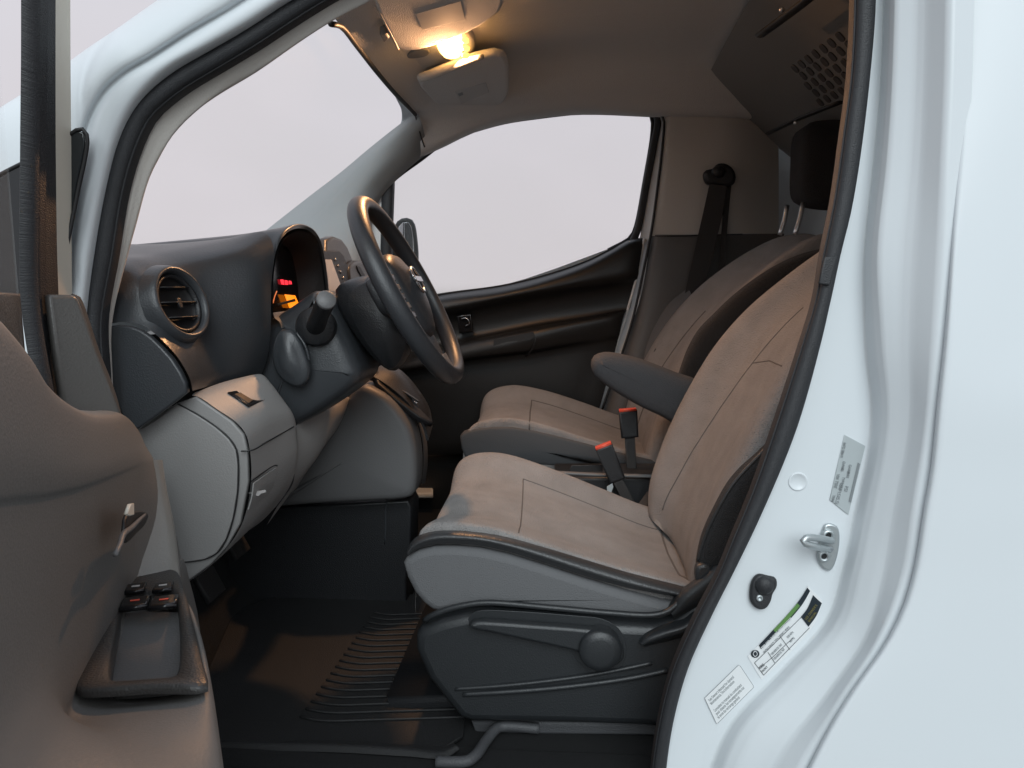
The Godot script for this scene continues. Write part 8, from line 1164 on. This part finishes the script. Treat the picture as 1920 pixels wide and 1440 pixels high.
func floor_things() -> void:
	var carpet := slab([Vector3(-0.9800, 0.4030, -1.0200), Vector3(0.9800, 0.4030, -1.0200), Vector3(0.9800, 0.4030, -2.5600), Vector3(-0.9800, 0.4030, -2.5600)], Vector3(0, 0.04, 0), 0.003)
	var fl := thing("floor_carpet", "black carpet on the van floor under the seats", "carpet", Vector3(0, 0.405, -1.8))
	part(fl, "pile", carpet, M.carpet)
	part(fl, "sill_strip", loft([[Vector3(-0.7000, 0.4420, -1.1500), Vector3(0.0000, 0.4420, -1.1500), Vector3(0.4200, 0.4420, -1.1500)], [Vector3(-0.7000, 0.4470, -1.1350), Vector3(0.0000, 0.4470, -1.1350), Vector3(0.4200, 0.4470, -1.1350)], [Vector3(-0.7000, 0.4470, -1.0700), Vector3(0.0000, 0.4470, -1.0700), Vector3(0.4200, 0.4470, -1.0700)], [Vector3(-0.7000, 0.4000, -1.0500), Vector3(0.0000, 0.4000, -1.0500), Vector3(0.4200, 0.4000, -1.0500)]], 12, 4), M.carpet)
	var m := thing("floor_mat", "black ribbed rubber floor mat with a raised front lip in the driver's footwell", "floor mat", Vector3(-0.4, 0.45, -1.4))
	part(m, "mat_sheet", slab([Vector3(-0.6358, 0.4500, -1.1138), Vector3(-0.3586, 0.4500, -1.1288), Vector3(-0.1870, 0.4500, -1.1225), Vector3(-0.1584, 0.4500, -1.1611), Vector3(-0.1690, 0.4500, -1.3036), Vector3(-0.3248, 0.4500, -1.7379), Vector3(-0.6598, 0.4500, -1.7663), Vector3(-0.7607, 0.4500, -1.6172)], Vector3(0, 0.006, 0), 0.002), M.mat_rubber)
	part(m, "mat_edge", loft([[Vector3(-0.6350, 0.4512, -1.1300), Vector3(-0.5606, 0.4523, -1.1300), Vector3(-0.3588, 0.4578, -1.1300), Vector3(-0.2495, 0.4590, -1.1250), Vector3(-0.1869, 0.4591, -1.1230), Vector3(-0.1702, 0.4628, -1.1300)], [Vector3(-0.6281, 0.4531, -1.1170), Vector3(-0.5545, 0.4542, -1.1170), Vector3(-0.3542, 0.4601, -1.1150), Vector3(-0.2463, 0.4614, -1.1100), Vector3(-0.1828, 0.4607, -1.1080), Vector3(-0.1635, 0.4639, -1.1200)], [Vector3(-0.6249, 0.4453, -1.1100), Vector3(-0.5516, 0.4465, -1.1100), Vector3(-0.3521, 0.4523, -1.1070), Vector3(-0.2448, 0.4537, -1.1020), Vector3(-0.1781, 0.4551, -1.1000), Vector3(-0.1582, 0.4585, -1.1200)]], 40, 3, {"thick": 0.003}), M.mat_rubber, "raised front edge of the mat")
	for k in 18:
		var t := k / 17.0
		var z0: Vector3 = [Vector3(-0.4623, 0.4580, -1.1837)][0].lerp([Vector3(-0.4403, 0.4580, -1.6143)][0], t)
		var z1: Vector3 = [Vector3(-0.1614, 0.4580, -1.2130)][0].lerp([Vector3(-0.3050, 0.4580, -1.6288)][0], t)
		part(m, "rib", tube([z0 + Vector3(0.01, 0, -0.012), z0 + Vector3(0.05, 0, -0.002), z0.lerp(z1, 0.5) + Vector3(0, 0, 0.003), z1], 0.003, 14, 6, false, 0.8), M.mat_rubber)
	# tray between the seats
	var tray := thing("centre_tray", "long black plastic tray between the two seats", "tray", Vector3(0.2500, 0.6000, -1.8400))
	part(tray, "tray_body", slab([Vector3(-0.0106, 0.7511, -1.9300), Vector3(0.3540, 0.7566, -1.9300), Vector3(0.3579, 0.6236, -1.9300), Vector3(-0.0097, 0.6164, -1.9300)], Vector3(0, 0, 0.16), 0.006), M.black)
	part(tray, "tray_rim", tube([Vector3(-0.0095, 0.7668, -1.7600), Vector3(0.0939, 0.7631, -1.7600), Vector3(0.2349, 0.7615, -1.7600), Vector3(0.3238, 0.7616, -1.7600)], 0.008, 12, 8, false, 0.6), M.dark_grey)
	part(tray, "tray_slot", slab([Vector3(0.0319, 0.7841, -1.7680), Vector3(0.1069, 0.7853, -1.7680), Vector3(0.1071, 0.7693, -1.7680), Vector3(0.0242, 0.7680, -1.7680)], Vector3(0, 0, 0.002), 0.001), M.gasket)
	part(tray, "loose_tag", slab([Vector3(0.1135, 0.7502, -1.7000), Vector3(0.1258, 0.7581, -1.7000), Vector3(0.1284, 0.7505, -1.7000), Vector3(0.1237, 0.7350, -1.7000), Vector3(0.1137, 0.7374, -1.7000)], Vector3(0, 0, 0.002), 0.0005), M.foil)
	part(tray, "webbing_strip", slab([Vector3(0.1814, 0.7052, -1.7000), Vector3(0.2117, 0.7175, -1.7500), Vector3(0.2307, 0.7231, -1.7600), Vector3(0.2004, 0.6956, -1.6900)], Vector3(0, 0.002, 0.002), 0.001), M.belt)
